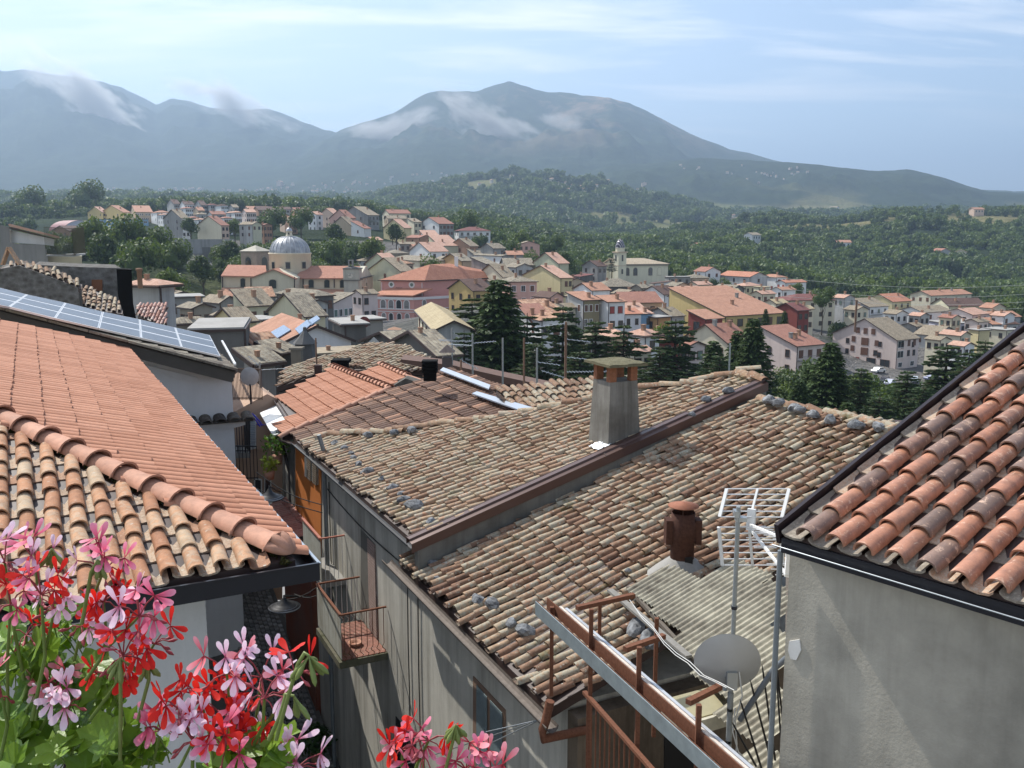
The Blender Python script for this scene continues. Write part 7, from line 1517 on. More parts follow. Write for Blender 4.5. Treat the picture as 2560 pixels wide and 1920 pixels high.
mast(653,905,1000,30,'crowded aerial mast above the narrow street',gp2,((915,(-.6,.1,.5),.5,7),(925,(1,.1,.05),.9,4),(950,(-.8,.2,-.3),.5,6)))
mast(1822,858,945,60,'grey street light pole in front of the dark conifers',M['zinc'],(),.06)
mast(2137,750,830,180,'tall wooden power pole by the white terrace house',rp2,(),.22)
# cars
CARS=[]
def car(u,v,d,col,lb,rz=0.,s=1.):
    q=P(u,v,d); t=thing('parked_car',lb,'car',q,'cars in the car park',rz); t.scale=(s,s,s); CARS.append(t)
    body=MB(); prof=[(-2.1,.35),(-2.15,.75),(-1.95,.95),(-1.2,1.02),(-.75,1.45),(.65,1.48),(1.35,1.0),(2.0,.85),(2.15,.6),(2.1,.35)]
    body.prism([V(x,-.82,z) for x,z in prof],V(0,1.64,0)); part('body',t,body.mesh('body',simple('car_paint_'+lb.split()[0]+lb.split()[1],col,.25,.2,.05,2,.6)))
    g=MB(); g.prism([V(-.95,-.835,1.05),V(-.68,-.835,1.38),V(.58,-.835,1.4),V(1.05,-.835,1.05)],V(0,1.67,0)); g.box((1.0,0,1.22),.22,.66,.02,[unit(V(.7,0,-.48)),V(0,1,0),unit(V(.48,0,.7))]); part('window',t,g.mesh('window',M['glass']))
    for x in (-1.35,1.35):
        for y in (-.78,.78):
            wm2=MB(); wm2.tube([V(x,y-.1,.32),V(x,y+.1,.32)],.32,12); part('wheel',t,wm2.mesh('wheel',simple('tyre',(.02,.02,.02),.8)))
    for y in (-.6,.6): part('headlight',t,MB().box((2.08,y,.7),.06,.16,.08).mesh('headlight',M['alu']))
for a in [(1965,1000,186,(.35,.03,.03),'bright red car at the left of the car park',.2),(1992,1003,184,(.015,.02,.05),'dark navy car between two red cars',.3),(2018,992,190,(.30,.04,.04),'second red car partly behind the dark cedar',.3),(2212,952,228,(.03,.03,.035),'black car next to the white car below the apartments',.9),(2196,930,240,(.65,.66,.67),'white car parked right at the apartment shop window',.6),(2192,965,222,(.5,.5,.5),'silver car lowest in the front row',.9),(2225,948,226,(.60,.62,.68),'white-blue car in front of the apartment block',.9),(2178,958,224,(.12,.13,.14),'dark grey car half hidden by conifer left of the white one',.9),(2285,955,230,(.6,.65,.68),'pale van-like car right of the apartment corner',1.2),(2330,955,232,(.10,.12,.2),'dark blue car behind the right conifers',.3)]: car(*a)
BASES.append(tuple(P(1965,1010,186))); BASES.append(tuple(P(2200,960,226))); BASES.append(tuple(P(2300,965,230)))
# ================================================================== TERRAIN
UC=[-1400,0,300,600,900,1200,1500,1800,2100,2500,4000]
TD=[(45,'z',[-16]*11),(100,'z',[-14,-13,-13,-14,-17,-22,-29,-33,-34,-34,-34]),(200,'v',[760,740,730,745,800,800,930,960,990,990,990]),
(300,'v',[640,640,650,700,722,700,745,775,830,840,850]),(400,'v',[602,604,612,612,622,642,715,727,790,820,830]),(550,'v',[578,584,580,568,565,592,668,690,735,760,770]),
(800,'v',[550,542,534,528,540,575,636,655,690,710,720]),(1300,'v',[535,532,532,532,538,558,598,612,610,600,600]),(2200,'v',[508,506,506,507,512,522,545,552,548,545,545]),
(3200,'v',[486,485,485,486,490,500,518,522,520,512,512]),(4500,'v',[462,462,460,464,468,480,497,505,503,500,500]),(9000,'v',[450]*5+[470]*2+[490]*4),(30000,'v',[478]*11)]
lt_d=np.array([math.log(d) for d,_,_ in TD])
# each row: heights z at columns
def vz(u,v,d): return P(u,v,d)[2]
TZ=np.array([[ (val if k=='z' else vz(u,val,d)) for u,val in zip(UC,vals)] for d,k,vals in TD])
TS=TZ/np.array([d for d,_,_ in TD])[:,None]      # slope form
UCa=np.array(UC,float)
def base_z(u,d):
    ld=np.clip(np.log(np.maximum(d,20)),lt_d[0],lt_d[-1]); i=np.clip(np.searchsorted(lt_d,ld)-1,0,len(lt_d)-2); f=(ld-lt_d[i])/(lt_d[i+1]-lt_d[i]); f=f*f*(3-2*f)*.5+f*.5
    uu=np.clip(u,UCa[0],UCa[-1]); j=np.clip(np.searchsorted(UCa,uu)-1,0,len(UCa)-2); g=(uu-UCa[j])/(UCa[j+1]-UCa[j]); g=g*g*(3-2*g)
    a=TS[i,j]*(1-g)+TS[i,j+1]*g; b=TS[i+1,j]*(1-g)+TS[i+1,j+1]*g
    return (a*(1-f)+b*f)*d
_perm=rng.permutation(4096)
def vnoise(x,y):
    xi=np.floor(x).astype(int);yi=np.floor(y).astype(int);fx=x-xi;fy=y-yi;fx=fx*fx*(3-2*fx);fy=fy*fy*(3-2*fy)
    h=lambda a,b:(_perm[(_perm[a%4096]+b)%4096]/4095.)
    return (h(xi,yi)*(1-fx)+h(xi+1,yi)*fx)*(1-fy)+(h(xi,yi+1)*(1-fx)+h(xi+1,yi+1)*fx)*fy
def fbm(x,y,o=5,ridge=False):
    s=0;a=1;t=0
    for k in range(o):
        n=vnoise(x*2**k+17*k,y*2**k+31*k); n=(1-abs(2*n-1)) if ridge else n
        s=s+a*n;t+=a;a*=.5
    return s/t
RID=[(7000,3300,2500,.10,[(-1400,190),(-900,150),(-300,175),(0,160),(70,179),(115,173),(185,187),(300,197),(347,214),(428,262),(463,245),(509,252),(555,268),(694,272),(740,289),(856,332),(930,385),(1100,470),(1300,520),(4000,600)]),
(6000,2900,2500,.10,[(-1400,600),(600,470),(700,400),(856,332),(925,303),(995,284),(1076,231),(1110,223),(1192,228),(1273,206),(1331,223),(1388,231),(1446,234),(1516,240),(1562,257),(1620,289),(1678,318),(1736,347),(1805,373),(1851,382),(1950,410),(2100,440),(2300,468),(2560,480),(4000,500)]),
(3900,1300,900,.08,[(-1400,620),(1200,520),(1350,470),(1435,440),(1504,416),(1620,405),(1736,388),(1851,396),(1967,403),(2060,411),(2141,419),(2234,422),(2315,440),(2384,463),(2441,477),(2560,483),(4000,520)]),
(2350,800,500,.08,[(-1400,640),(850,530),(950,498),(1110,462),(1200,444),(1273,437),(1360,442),(1446,452),(1504,458),(1600,490),(1700,515),(1800,532),(4000,600)]),
(1350,650,400,.06,[(-1400,700),(1600,600),(1700,572),(1900,548),(2083,543),(2200,531),(2315,526),(2441,530),(2560,533),(3000,520),(4000,520)])]
B_=np.array(BASES,float)
def height(x,y):
    u=1280+FPX*x/(y*CP+1e-6)*1.0 ; d=y
    u=1280+FPX*(x/np.maximum(y,1.))*0.994
    z=base_z(u,d)
    for dc,wf,wb,am,pts in RID:
        pu=np.array([p[0] for p in pts],float);pv=np.array([p[1] for p in pts],float)
        v=np.interp(u,pu,pv); zc=np.array((SP*-1+((960-v)/FPX)*CP)/(CP+((960-v)/FPX)*SP))*dc
        wob=(fbm(x/900.,y/900.,3)-.5)*.5
        s=np.clip((d-(dc-wf))/wf,0,1.); bk=np.clip(1-(d-dc)/wb,0,1)
        pf=s**1.25; rel=np.where(d<=dc,pf,bk**.8)
        fl=base_z(u,np.full_like(d,dc-wf))
        zr=fl+(zc-fl)*rel
        hr_=np.maximum(zc-fl,0)
        gul=(fbm(x/(wf*.22),y/(wf*.34),5,True)-.50)*hr_*.55*np.sin(np.pi*np.clip(rel,0,1))**1*(s*(d<=dc)+(d>dc)*.4)*np.clip((1-rel)*3,0,1)
        gul=gul+(fbm(x/(wf*.085)+7,y/(wf*.14),4,True)-.5)*hr_*.17*np.clip(rel*2.2,0,1)*np.clip((1.0-rel)*2.,0.02,1)
        zr=zr+gul+ (fbm(x/220.,y/220.,4)-.5)*hr_*.035*rel
        ok=(s>0)&(d<dc+wb)&(zc>fl)
        z=np.where(ok,np.maximum(z,zr),z)
    z=z+(fbm(x/60.,y/60.,3)-.5)*np.clip(d-250,0,600)/600*5+(fbm(x/300.,y/300.,3)-.5)*np.clip(d-600,0,1500)/1500*26
    return z
def near_mask(x,y):
    den=np.zeros(len(x)); m=y<700; xs=x[m]; ys=y[m]; q=np.zeros(len(xs))
    for k in range(len(B_)): r=np.maximum(11.,B_[k,1]*.040); q=np.maximum(q,np.exp(-((xs-B_[k,0])**2+(ys-B_[k,1])**2)/(2*r*r)))
    den[m]=q; return den
def town_fix(x,y,z):
    m=(y<760); xs=x[m];ys=y[m]
    if len(xs)==0: return z
    ub=1280+FPX*(B_[:,0]/B_[:,1])*.994; zb=base_z(ub,B_[:,1]); res=B_[:,2]-3.2-zb
    num=np.zeros(len(xs));den=np.full(len(xs),.25)
    for k in range(len(B_)):
        r=np.maximum(14.,B_[k,1]*.055); w_=np.exp(-((xs-B_[k,0])**2+(ys-B_[k,1])**2)/(2*r*r)); num+=w_*res[k];den+=w_
    z=z.copy(); z[m]+=num/den; return z
def zground(x,y):
    x=np.atleast_1d(np.array(x,float));y=np.atleast_1d(np.array(y,float)); return town_fix(x,y,height(x,y))
us=np.concatenate([np.linspace(-1400,-200,30),np.linspace(-180,2740,430),np.linspace(2780,4000,30)]); dsx=np.exp(np.linspace(math.log(38),math.log(11000),430)); dsx=np.append(dsx,[14000,20000,30000,45000])
U_,D_=np.meshgrid(us,dsx); X_=((U_-1280)/FPX/.994*D_).ravel(); Y_=D_.ravel(); Z_=zground(X_,Y_)
nu_=len(us);nd_=len(dsx)
idx=np.arange(nu_*nd_).reshape(nd_,nu_); fq_=np.stack([idx[:-1,:-1],idx[:-1,1:],idx[1:,1:],idx[1:,:-1]],-1).reshape(-1,4)
# near skirt so that the ground also lies under the close houses and the viewpoint
me=bpy.data.meshes.new('terrain'); vv=np.stack([X_,Y_,Z_],1)
nv=len(vv); sk_=np.array([(-150,-60,-16.),(150,-60,-16.),(60,38,-16.4),(-60,38,-16.4)]); 
vv=np.vstack([vv,sk_]); fl_=fq_.tolist()+[[nv,nv+1,nv+2,nv+3]]
me.from_pydata(vv.tolist(),[],fl_); me.polygons.foreach_set('use_smooth',[True]*len(me.polygons))
# field mask attribute (grassy / cultivated)
fieldn=fbm(X_/260.,Y_/200.,3); dd=Y_
fm_=np.clip((fieldn-.51)*9,0,1)*np.clip((dd-700)/500,0,1)*np.clip((3300-dd)/500,0,1)
uvals=1280+FPX*(X_/Y_)*.994
mead=np.exp(-((uvals-530)/110)**2-((dd-245)/45)**2)+np.exp(-((uvals-870)/120)**2-((dd-395)/30)**2)*.8
town=np.clip((760-dd)/60,0,1)*.35
att=me.attributes.new('field','FLOAT','POINT'); att.data.foreach_set('value',np.concatenate([np.clip(fm_+mead,0,1),[0]*4]))
park=((uvals>1900)&(uvals<2420)&(dd>172)&(dd<262)).astype(float); park=np.maximum(park,((uvals>860)&(uvals<1500)&(dd>70)&(dd<330)).astype(float)*.7)
park=np.maximum(park,np.clip((near_mask(X_,Y_)-.25)*3,0,1)*(dd<460))
att=me.attributes.new('paved','FLOAT','POINT'); att.data.foreach_set('value',np.concatenate([park,[1]*4]))
rock=np.clip((Z_/Y_-.075)*14,0,1)*(np.abs(dd-5600)<1500)*(uvals>1000)
att=me.attributes.new('rock','FLOAT','POINT'); att.data.foreach_set('value',np.concatenate([np.clip(rock,0,1),[0]*4]))
t=NT('terrain'); p=t.pos(); at=lambda n:t.n('ShaderNodeAttribute',attribute_name=n).outputs['Fac']
nA=t.noise(p,.012,8,.72); nB_=t.noise(p,.0035,6,.6); nC_=t.noise(p,.05,5,.7)
forest=t.mix(t.ramp(nA,[(.35,0.),(.65,1.)]),(.016,.026,.016),(.046,.064,.030)); forest=t.mix(t.m('MULTIPLY',t.ramp(nC_,[(.4,0.),(.6,1.)]),.5),forest,(.02,.035,.015))
grass=t.mix(t.ramp(t.noise(p,.09,5,.7),[(.3,0.),(.7,1.)]),(.12,.115,.045),(.24,.20,.10)); fieldc=t.mix(t.ramp(t.noise(p,.006,3,.5),[(.4,0.),(.6,1.)]),(.10,.15,.04),(.26,.23,.11))
fieldc=t.mix(t.ramp(t.noise(p,.12,4,.8),[(.50,0.),(.58,1.)]),fieldc,(.03,.05,.02))
c=t.mix(at('field'),forest,t.mix(.45,grass,fieldc))
rk=t.m('MULTIPLY',at('rock'),t.ramp(t.noise(t.mapv(p,(1,.5,1.)),.0022,7,.66,.6),[(.50,0.),(.60,1.)])); c=t.mix(rk,c,(.27,.19,.13))
c=t.mix(at('paved'),c,t.mix(t.noise(p,.5,4,.6),(.12,.115,.11),(.20,.19,.18)))
t.bump(t.noise(p,.06,6,.75),1.,9.); me.materials.append(t.fin(c,.95,0,.05))
ter=bpy.data.objects.new('terrain',me); C.objects.link(ter); ter['kind']='structure'
# ================================================================== TREES
def crown_mesh(name,mat,n,R,hz,leaf,lobes,seed,flat=1.,core=True):
    rd=random.Random(seed); m=MB(); L=[]
    for i in range(lobes):
        a=rd.uniform(0,6.28); r=rd.uniform(0,.55)*R; z=rd.uniform(-.35,.5)*hz; L.append((V(r*math.cos(a),r*math.sin(a),hz+z),R*rd.uniform(.35,.6)))
    for i in range(n):
        c,r=rd.choice(L); d=unit(V(rd.gauss(0,1),rd.gauss(0,1),rd.gauss(.15,1))); q=c+d*r*rd.uniform(.72,1.06)*V(1,1,flat)
        nn=unit(d+V(rd.gauss(0,.55),rd.gauss(0,.55),rd.gauss(0,.55))); a=unit(np.cross(nn,V(rd.gauss(0,1),rd.gauss(0,1),.3))); b=np.cross(nn,a); s=leaf*rd.uniform(.6,1.3)
        m.add([q-a*s,q-b*s*.6,q+a*s,q+b*s*.6],[(0,1,2,3)],0,None,rd.random()*.9+.02)
    if core:
        for c,r in L[:max(3,lobes//2)]:
            k=r*.74; N=6; vs=[c+V(0,0,k)]+[c+V(math.cos(a)*k*.8,math.sin(a)*k*.8,k*.35) for a in [6.283*i/N for i in range(N)]]+[c+V(math.cos(a)*k*.8,math.sin(a)*k*.8,-k*.35) for a in [6.283*i/N for i in range(N)]]+[c-V(0,0,k*.8)]
            fs=[(0,1+i,1+(i+1)%N) for i in range(N)]+[(1+i,7+i,7+(i+1)%N,1+(i+1)%N) for i in range(N)]+[(13,7+(i+1)%N,7+i) for i in range(N)]; m.add(vs,fs,0,None,.01)
    return m
LB=[leafmat('broadleaf_dark',(.018,.040,.012),(.055,.085,.022),.18,.6),leafmat('broadleaf_mid',(.030,.060,.015),(.080,.120,.030),.2,.6),leafmat('broadleaf_light',(.05,.085,.018),(.12,.16,.035),.22,.6)]
BARK=simple('grey_brown_bark',(.07,.055,.042),.95,0,.4,8,.1)
protos=[]
for k in range(9):
    m=crown_mesh('tree_clump',None,230 if k<6 else 260,1.,.85,.17,7,100+k,.9); me_=m.mesh('tree_clump',LB[k%3]); o=bpy.data.objects.new('tree_clump',me_); protos.append(o)
pcol=bpy.data.collections.new('tree_clump_source'); 
for o in protos: pcol.objects.link(o)
def scatter(name,pts,scl,label=None):
    me=bpy.data.meshes.new(name); me.from_pydata(pts.tolist(),[],[]); a=me.attributes.new('size','FLOAT','POINT'); a.data.foreach_set('value',scl)
    ob=bpy.data.objects.new(name,me); C.objects.link(ob); ob['kind']='stuff'
    ng=bpy.data.node_groups.new(name+'_nodes','GeometryNodeTree'); ng.interface.new_socket('Geometry',in_out='INPUT',socket_type='NodeSocketGeometry'); ng.interface.new_socket('Geometry',in_out='OUTPUT',socket_type='NodeSocketGeometry')
    N=ng.nodes; gi=N.new('NodeGroupInput');go=N.new('NodeGroupOutput');ip=N.new('GeometryNodeInstanceOnPoints');ci=N.new('GeometryNodeCollectionInfo'); ci.inputs['Collection'].default_value=pcol; ci.inputs['Separate Children'].default_value=True; ci.inputs['Reset Children'].default_value=True
    ip.inputs['Pick Instance'].default_value=True
    rv=N.new('FunctionNodeRandomValue'); rv.data_type='FLOAT_VECTOR'; rv.inputs[0].default_value=(0,0,0); rv.inputs[1].default_value=(.15,.15,6.28)
    na=N.new('GeometryNodeInputNamedAttribute'); na.data_type='FLOAT'; na.inputs['Name'].default_value='size'
    cx=N.new('ShaderNodeCombineXYZ'); l=ng.links.new; m1_=N.new('ShaderNodeMath'); m1_.operation='MULTIPLY'; m1_.inputs[1].default_value=1.12
    l(na.outputs['Attribute'],cx.inputs[0]);l(na.outputs['Attribute'],cx.inputs[1]);l(na.outputs['Attribute'],m1_.inputs[0]);l(m1_.outputs[0],cx.inputs[2])
    l(gi.outputs[0],ip.inputs['Points']);l(ci.outputs[0],ip.inputs['Instance']);l(rv.outputs[0],ip.inputs['Rotation']);l(cx.outputs[0],ip.inputs['Scale'])
    l(ip.outputs[0],go.inputs[0]); md=ob.modifiers.new('scatter','NODES'); md.node_group=ng; return ob
def gen(n,d0,d1,u0,u1,smin,smax,fac_,excl=True,seed=0):
    r=np.random.default_rng(seed); d=np.sqrt(r.uniform(d0*d0,d1*d1,n)); u=r.uniform(u0,u1,n); x=(u-1280)/FPX/.994*d
    f=fbm(x/260.,d/200.,3); mf=np.clip((f-.51)*9,0,1)*np.clip((d-700)/500,0,1)
    dens=fbm(x/45.+9,d/45.,3)
    keep=(r.random(n)>mf*.93)&(dens>fac_)
    if excl:
        for k in range(len(B_)):
            rr=max(16.,B_[k,1]*.045); keep&=((x-B_[k,0])**2+(d-B_[k,1])**2>rr*rr)
    mm=np.exp(-((u-530)/100)**2-((d-245)/40)**2); keep&=(mm<.35)
    keep&=~((u>1880)&(u<2440)&(d>165)&(d<262)); keep&=~((u>1460)&(u<1700)&(d<480)); keep&=~((u>105)&(u<620)&(d>440)&(d<730)); keep&=~((u>1340)&(u<1480)&(d<420)&(d>280))
    x,d=x[keep],d[keep]; z=zground(x,d); s=r.uniform(smin,smax,len(x))*(.45+1.1*fbm(x/90.,d/90.,2)); return np.stack([x,d,z-.25*s],1),s
# forest belts (mass) : lower right valley, behind the town, left woods, and thinning clumps far away
P1,S1=gen(5200,395,760,1180,2800,3.2,6.0,.36,True,1)
P2,S2=gen(15000,760,1500,-150,2800,4.5,8.0,.34,True,2)
P3,S3=gen(14000,1500,2600,-200,2850,8,14,.36,False,3)
P4,S4=gen(800,290,410,-150,460,2.2,4.2,.25,True,4)
P5,S5=gen(1500,420,760,-150,700,2.2,4.0,.50,True,5)
P6,S6=gen(520,285,395,560,1180,2.6,4.5,.30,True,6)
P7,S7=gen(700,240,400,1750,2800,2.5,4.5,.45,True,7)
P8,S8=gen(150,88,128,1780,2520,2.0,3.4,.30,False,8)
P9,S9=gen(200,262,420,1880,2800,2.,3.5,.45,True,9)
PA,SA=gen(240,122,164,1960,2540,2.0,3.6,.25,False,11)
PP=np.vstack([PA,P1,P2,P3,P4,P5,P6,P7,P8,P9]); SS=np.concatenate([SA,S1,S2,S3,S4,S5,S6,S7,S8,S9])

pcol_far=pcol; pcol=bpy.data.collections.new('tree_crown_source')
for k in range(5):
    me_=crown_mesh('tree_crown',None,1300,1.,.9,.085,12,700+k,.95).mesh('tree_crown',LB[(0,1,0,1,2)[k]]); pcol.objects.link(bpy.data.objects.new('tree_crown',me_))
near_=PP[:,1]<470
scatter('near_woodland',PP[near_],SS[near_])
pcol=pcol_far
scatter('woodland',PP[~near_],SS[~near_])
# ---- trees one can tell apart
def trunk(m,h,r,base=V(0,0,0)):
    m.tube([base+V(0,0,-1),base+V(0,0,h*.4),base+V(0,0,h)],[r,r*.75,r*.25],7); return m
bl_me=[]
for k in range(4):
    cm=crown_mesh('crown',None,1500,1.,.95,.085,11,300+k,.95).mesh('crown',LB[(k+1)%3 if k<3 else 0])
    tm_=MB().tube([V(0,0,-.15),V(.02,0,.35),V(0,.03,.8)],[.06,.045,.02],7); 
    for a in range(5): tm_.tube([V(0,0,.35+.05*a),V(.35*math.cos(a*1.3),.35*math.sin(a*1.3),.8)],[.025,.008],5)
    bl_me.append((cm,tm_.mesh('trunk',BARK)))
def btree(u,v,d,R,lb,k=0,sz=1.,group=None,name='broadleaf_tree'):
    q=P(u,v,d); x,y=q[0],q[1]; zg=float(zground(x,y)[0]); top=q[2]; Hh=top-zg
    t=thing(name,lb,'tree',(x,y,zg),group); cm,tm_=bl_me[k%4]; sz_=max(Hh/1.75,R); 
    c=part('crown',t,cm,(0,0,max(0,Hh-1.75*R)),(0,0,k*1.7),(R,R,R)); part('trunk',t,tm_,(0,0,0),(0,0,k),(R*.9,R*.9,max(.5*R,(Hh-.9*R)/.9)))
    return t
BT=[(430,618,285,6.,'tall dark forked tree standing in the meadow left of the church',0),(505,640,262,5.,'round lone tree on the dry meadow',2),(425,700,200,4.,'light green bush at the lower meadow edge',1),(240,600,300,8.,'large leafy tree left of the meadow grove',1),(300,585,310,8.,'broad mid green tree behind the black chimney',0),(345,590,320,7.,'tree crown left of the retaining wall',2),(385,600,318,6.5,'dark tree below the retaining wall corner',0),(270,640,255,6.5,'round light tree low in the left grove',2),(340,655,245,7.,'dark low tree above the small rusty chimney',0),(580,612,330,6.,'tree behind the stone bell tower',2),(840,560,420,6.,'bush beside the parked cars on the far road',2),(750,520,470,7.,'dark tall conifer-like tree among the crest houses',0),(678,532,480,8.,'dense dark tree above the church dome',0),(1160,528,520,9.,'large dome-shaped oak beside the white flats',0),(1380,585,470,7.,'dark green round tree right of the small pink house',0),(1270,600,400,6.,'dark tree left of the small pink house',0),(1300,580,480,7.,'tree behind the small pink house',1),(1415,630,330,4.5,'grey-green tree near the white road',2),(475,545,435,5.,'tree in front of the grey tower house',2),(585,545,445,5.,'tree between the cream gable and two-tone house',1),(70,500,800,14.,'big round tree on the left skyline',0),(215,495,820,16.,'wide dark tree on the left skyline hill',0),(2060,720,290,4.,'blue-green rounded tree beside the maroon-roofed house',0),(1990,705,375,3.5,'hedge tree below the white villa',1),(1640,805,150,4.5,'bushy crown between the villa and the white gable',1),(930,590,345,5.5,'tree above the clock tower',1),(820,600,340,6.,'leafy tree right of the dome',0),(990,560,420,5.,'tree below the cream gable house',2)]
for i,(u,v,d,R,lb,k) in enumerate(BT): btree(u,v,d,R,lb,k)
# cypresses
cyp=MB(); rd=random.Random(5)
for i in range(900):
    z=rd.uniform(0,1); r=.14*(math.sin(math.pi*min(1,z*.9+.12))**.6); a=rd.uniform(0,6.28); q=V(r*math.cos(a),r*math.sin(a),z); d=unit(V(math.cos(a),math.sin(a),.6)); b=unit(np.cross(d,V(rd.gauss(0,1),rd.gauss(0,1),1))); s=.03
    cyp.add([q-b*s*.7,q+d*s*.2,q+b*s*.7,q+V(0,0,s*1.6)],[(0,1,2,3)],0,None,rd.random())
NDL=leafmat('dark_cypress_needles',(.008,.018,.008),(.020,.038,.014),.05,.7); cme2=cyp.mesh('crown',NDL)
for i,(u,v,vb,d,lb) in enumerate(((981,563,600,390,'broader dark cypress on the slope above the grove'),(992,570,596,388,'slim dark cypress right beside the broader one'))):
    q=P(u,vb,d); Hh=(vb-v)/FPX*d; t=thing('cypress_tree',lb,'tree',q); part('crown',t,cme2,(0,0,0),(0,0,i),(Hh*1.6/(1+i),Hh*1.6/(1+i),Hh)); part('trunk',t,MB().tube([V(0,0,-2),V(0,0,Hh*.3)],.2,6).mesh('trunk',BARK))
# conifers
NA_=leafmat('spruce_needles',(.016,.036,.010),(.075,.12,.03),.08,.7); NB2=leafmat('cedar_needles',(.024,.05,.022),(.085,.13,.05),.10,.7)
def conifer(mat,H_,R,levels,nb,style,seed,lean=0.):
    rd=random.Random(seed); m=MB(); tr=MB().tube([V(0,0,-3),V(0,0,H_*.5),V(0,0,H_*.98)],[R*.07,R*.045,.04],8)
    for L in range(levels):
        f=(L+rd.uniform(-.3,.3))/levels; z=H_*(.08+.91*f) if style=='spruce' else H_*(.22+.77*f)
        prof=(1-f)**.85*(.92+.08*math.sin(L*2.3)) if style=='spruce' else ((1-f)**.55*(.55+.6*rd.random()))
        n=nb if style=='spruce' else max(5,int(nb*.85))
        for b in range(n):
            a=6.283*(b+rd.random()*.7)/n+L; ln=R*prof*rd.uniform(.72,1.15)+.25; 
            droop=(-.28 if style=='spruce' else .06)+rd.uniform(-.1,.1); dirv=unit(V(math.cos(a),math.sin(a),droop)); sd_=V(-math.sin(a),math.cos(a),0)
            p0=V(0,0,z); tip=V(0,0,.12*ln if style=='spruce' else -.10*ln)
            if style!='spruce' or L%3==0: tr.tube([p0,p0+dirv*ln*.9],[.05+ln*.012,.015],4)
            k=int((8 if style=='spruce' else 24)*max(1,ln/1.1)**.9)+4
            for j in range(k):
                tt=(j+rd.random())/k; tt=.12+.88*tt if style=='spruce' else .25+.75*tt; q=p0+dirv*ln*tt+tip*tt*tt; wd=ln*.30*(1.12-tt)*(1 if style=='spruce' else 1.2)
                q=q+sd_*rd.uniform(-1,1)*wd+V(0,0,rd.uniform(-.16,.10)*(1 if style=='spruce' else .5))
                e=unit(dirv*.8+sd_*rd.uniform(-.9,.9)+V(0,0,rd.uniform(-.45,.15) if style=='spruce' else rd.uniform(-.05,.25))); s=(.34 if style=='spruce' else .36)*(H_/18)**.6*rd.uniform(.6,1.25)
                x=unit(np.cross(e,V(rd.gauss(0,.4),rd.gauss(0,.4),1)))*s*.36; m.add([q-e*s*.5,q+x,q+e*s,q-x],[(0,1,2,3)],0,None,rd.random())
                if rd.random()<.6: y=unit(np.cross(e,x))*s*.30; m.add([q-e*s*.4,q+y,q+e*s*.9,q-y],[(0,1,2,3)],0,None,rd.random())
    return m.mesh('crown',mat),tr.mesh('trunk',BARK)
con={'s1':conifer(NA_,18,4.6,46,15,'spruce',1),'s2':conifer(NA_,16,3.9,38,14,'spruce',2),'c1':conifer(NB2,17,5.,24,9,'cedar',3),'c2':conifer(NB2,16,4.4,22,8,'cedar',4),'c3':conifer(NB2,14,5.2,19,9,'cedar',5)}
cH={'s1':18,'s2':16,'c1':17,'c2':16,'c3':14}
def ctree(kind,u,v,d,lb,H_,fat=1.,name='conifer_tree'):
    q=P(u,v,d); cm,tm_=con[kind]; s=H_/cH[kind]; t=thing(name,lb,'tree',q-V(0,0,H_)); rz=u*.37
    fat*=1.45 if kind[0]=='s' else 1.15; part('crown',t,cm,(0,0,0),(0,0,rz),(s*fat,s*fat,s)); part('trunk',t,tm_,(0,0,0),(0,0,rz),(s*fat,s*fat,s))
for a in [('s1',1248,690,105,'tallest dense dark spruce in the middle of the picture',22,1.18),('c1',1180,735,112,'layered cedar just left of the tall spruce',17,1.),('c3',1160,820,95,'lower dark cedar in front of the grey house left of the spruce',12,.9),('c2',1318,775,108,'thin cedar right of the tall spruce',18,.9),('c1',1408,755,104,'slender open cedar behind the rusty mast',19,.8),('s2',1442,812,112,'small dark conifer between the two slender cedars',14,.9),('c1',1490,795,105,'bushy cedar left of the hip roofed villa',15,1.),('c2',1560,800,108,'open cedar in front of the white villa wing',17,.9),('c1',1690,790,112,'tall cedar with bare lower trunk right of the villa',19,1.05),('c3',1650,865,92,'low spreading cedar above the chimney cap',10,1.1),('c3',1450,870,88,'wide low cedar left of the chimney cap',10,1.15),('c3',1540,905,86,'small feathery cedar behind the chimney slab',8,1.),('s2',1785,845,118,'dark pointed spruce left of the brown veranda house',16,1.),('s1',1885,790,120,'tall dark spruce touching the brown roofed house',18,.95),('s2',1845,820,124,'spruce top between two darker spruces',16,.9),('c2',1800,880,100,'blue-green cedar in front of the dark spruces',12,1.),('s1',2080,850,108,'broad dark conifer in front of the apartment block',16,1.1),('s2',2030,905,112,'dark conifer left of the broad one',13,1.1),('c1',2155,915,104,'thin young cedar by the parked white car',12,.8),('s2',2000,945,104,'low dark conifer right of the red cars',10,1.15),('c3',2200,985,92,'spreading cedar below the car park',10,1.2),('c1',2270,920,104,'feathery cedar at the apartment corner',13,.9),('c1',2370,855,110,'tall feathery cedar right of the apartments',17,1.1),('c2',2425,870,106,'cedar behind the edge of the right roof',15,1.),('c1',2465,845,116,'cedar close to the right roof verge',15,.9),('s2',2120,1000,90,'dark low conifer above the last ridge stones',9,1.2),('c2',2310,960,90,'green cedar low near the right roof',10,1.2),('c3',2060,1010,88,'wide cedar above the ridge stones',8,1.2),('s2',1870,930,98,'dark conifer above the end of the metal parapet',10,1.),('s2',1915,770,200,'cypress-like conifer in front of the yellow building',9,.75),('s2',1962,775,204,'second pointed conifer by the yellow building',9,.8),('c3',1340,850,92,'low cedar under the rusty masts',10,1.1),('c3',1120,850,100,'dark feathery conifer beside the pale aerials',9,.9),('c2',2520,860,108,'rightmost dark pine behind the tile verge',13,1.),('c2',1530,640,420,'tiny dark pine left of the second church',9,1.)]: ctree(*a)
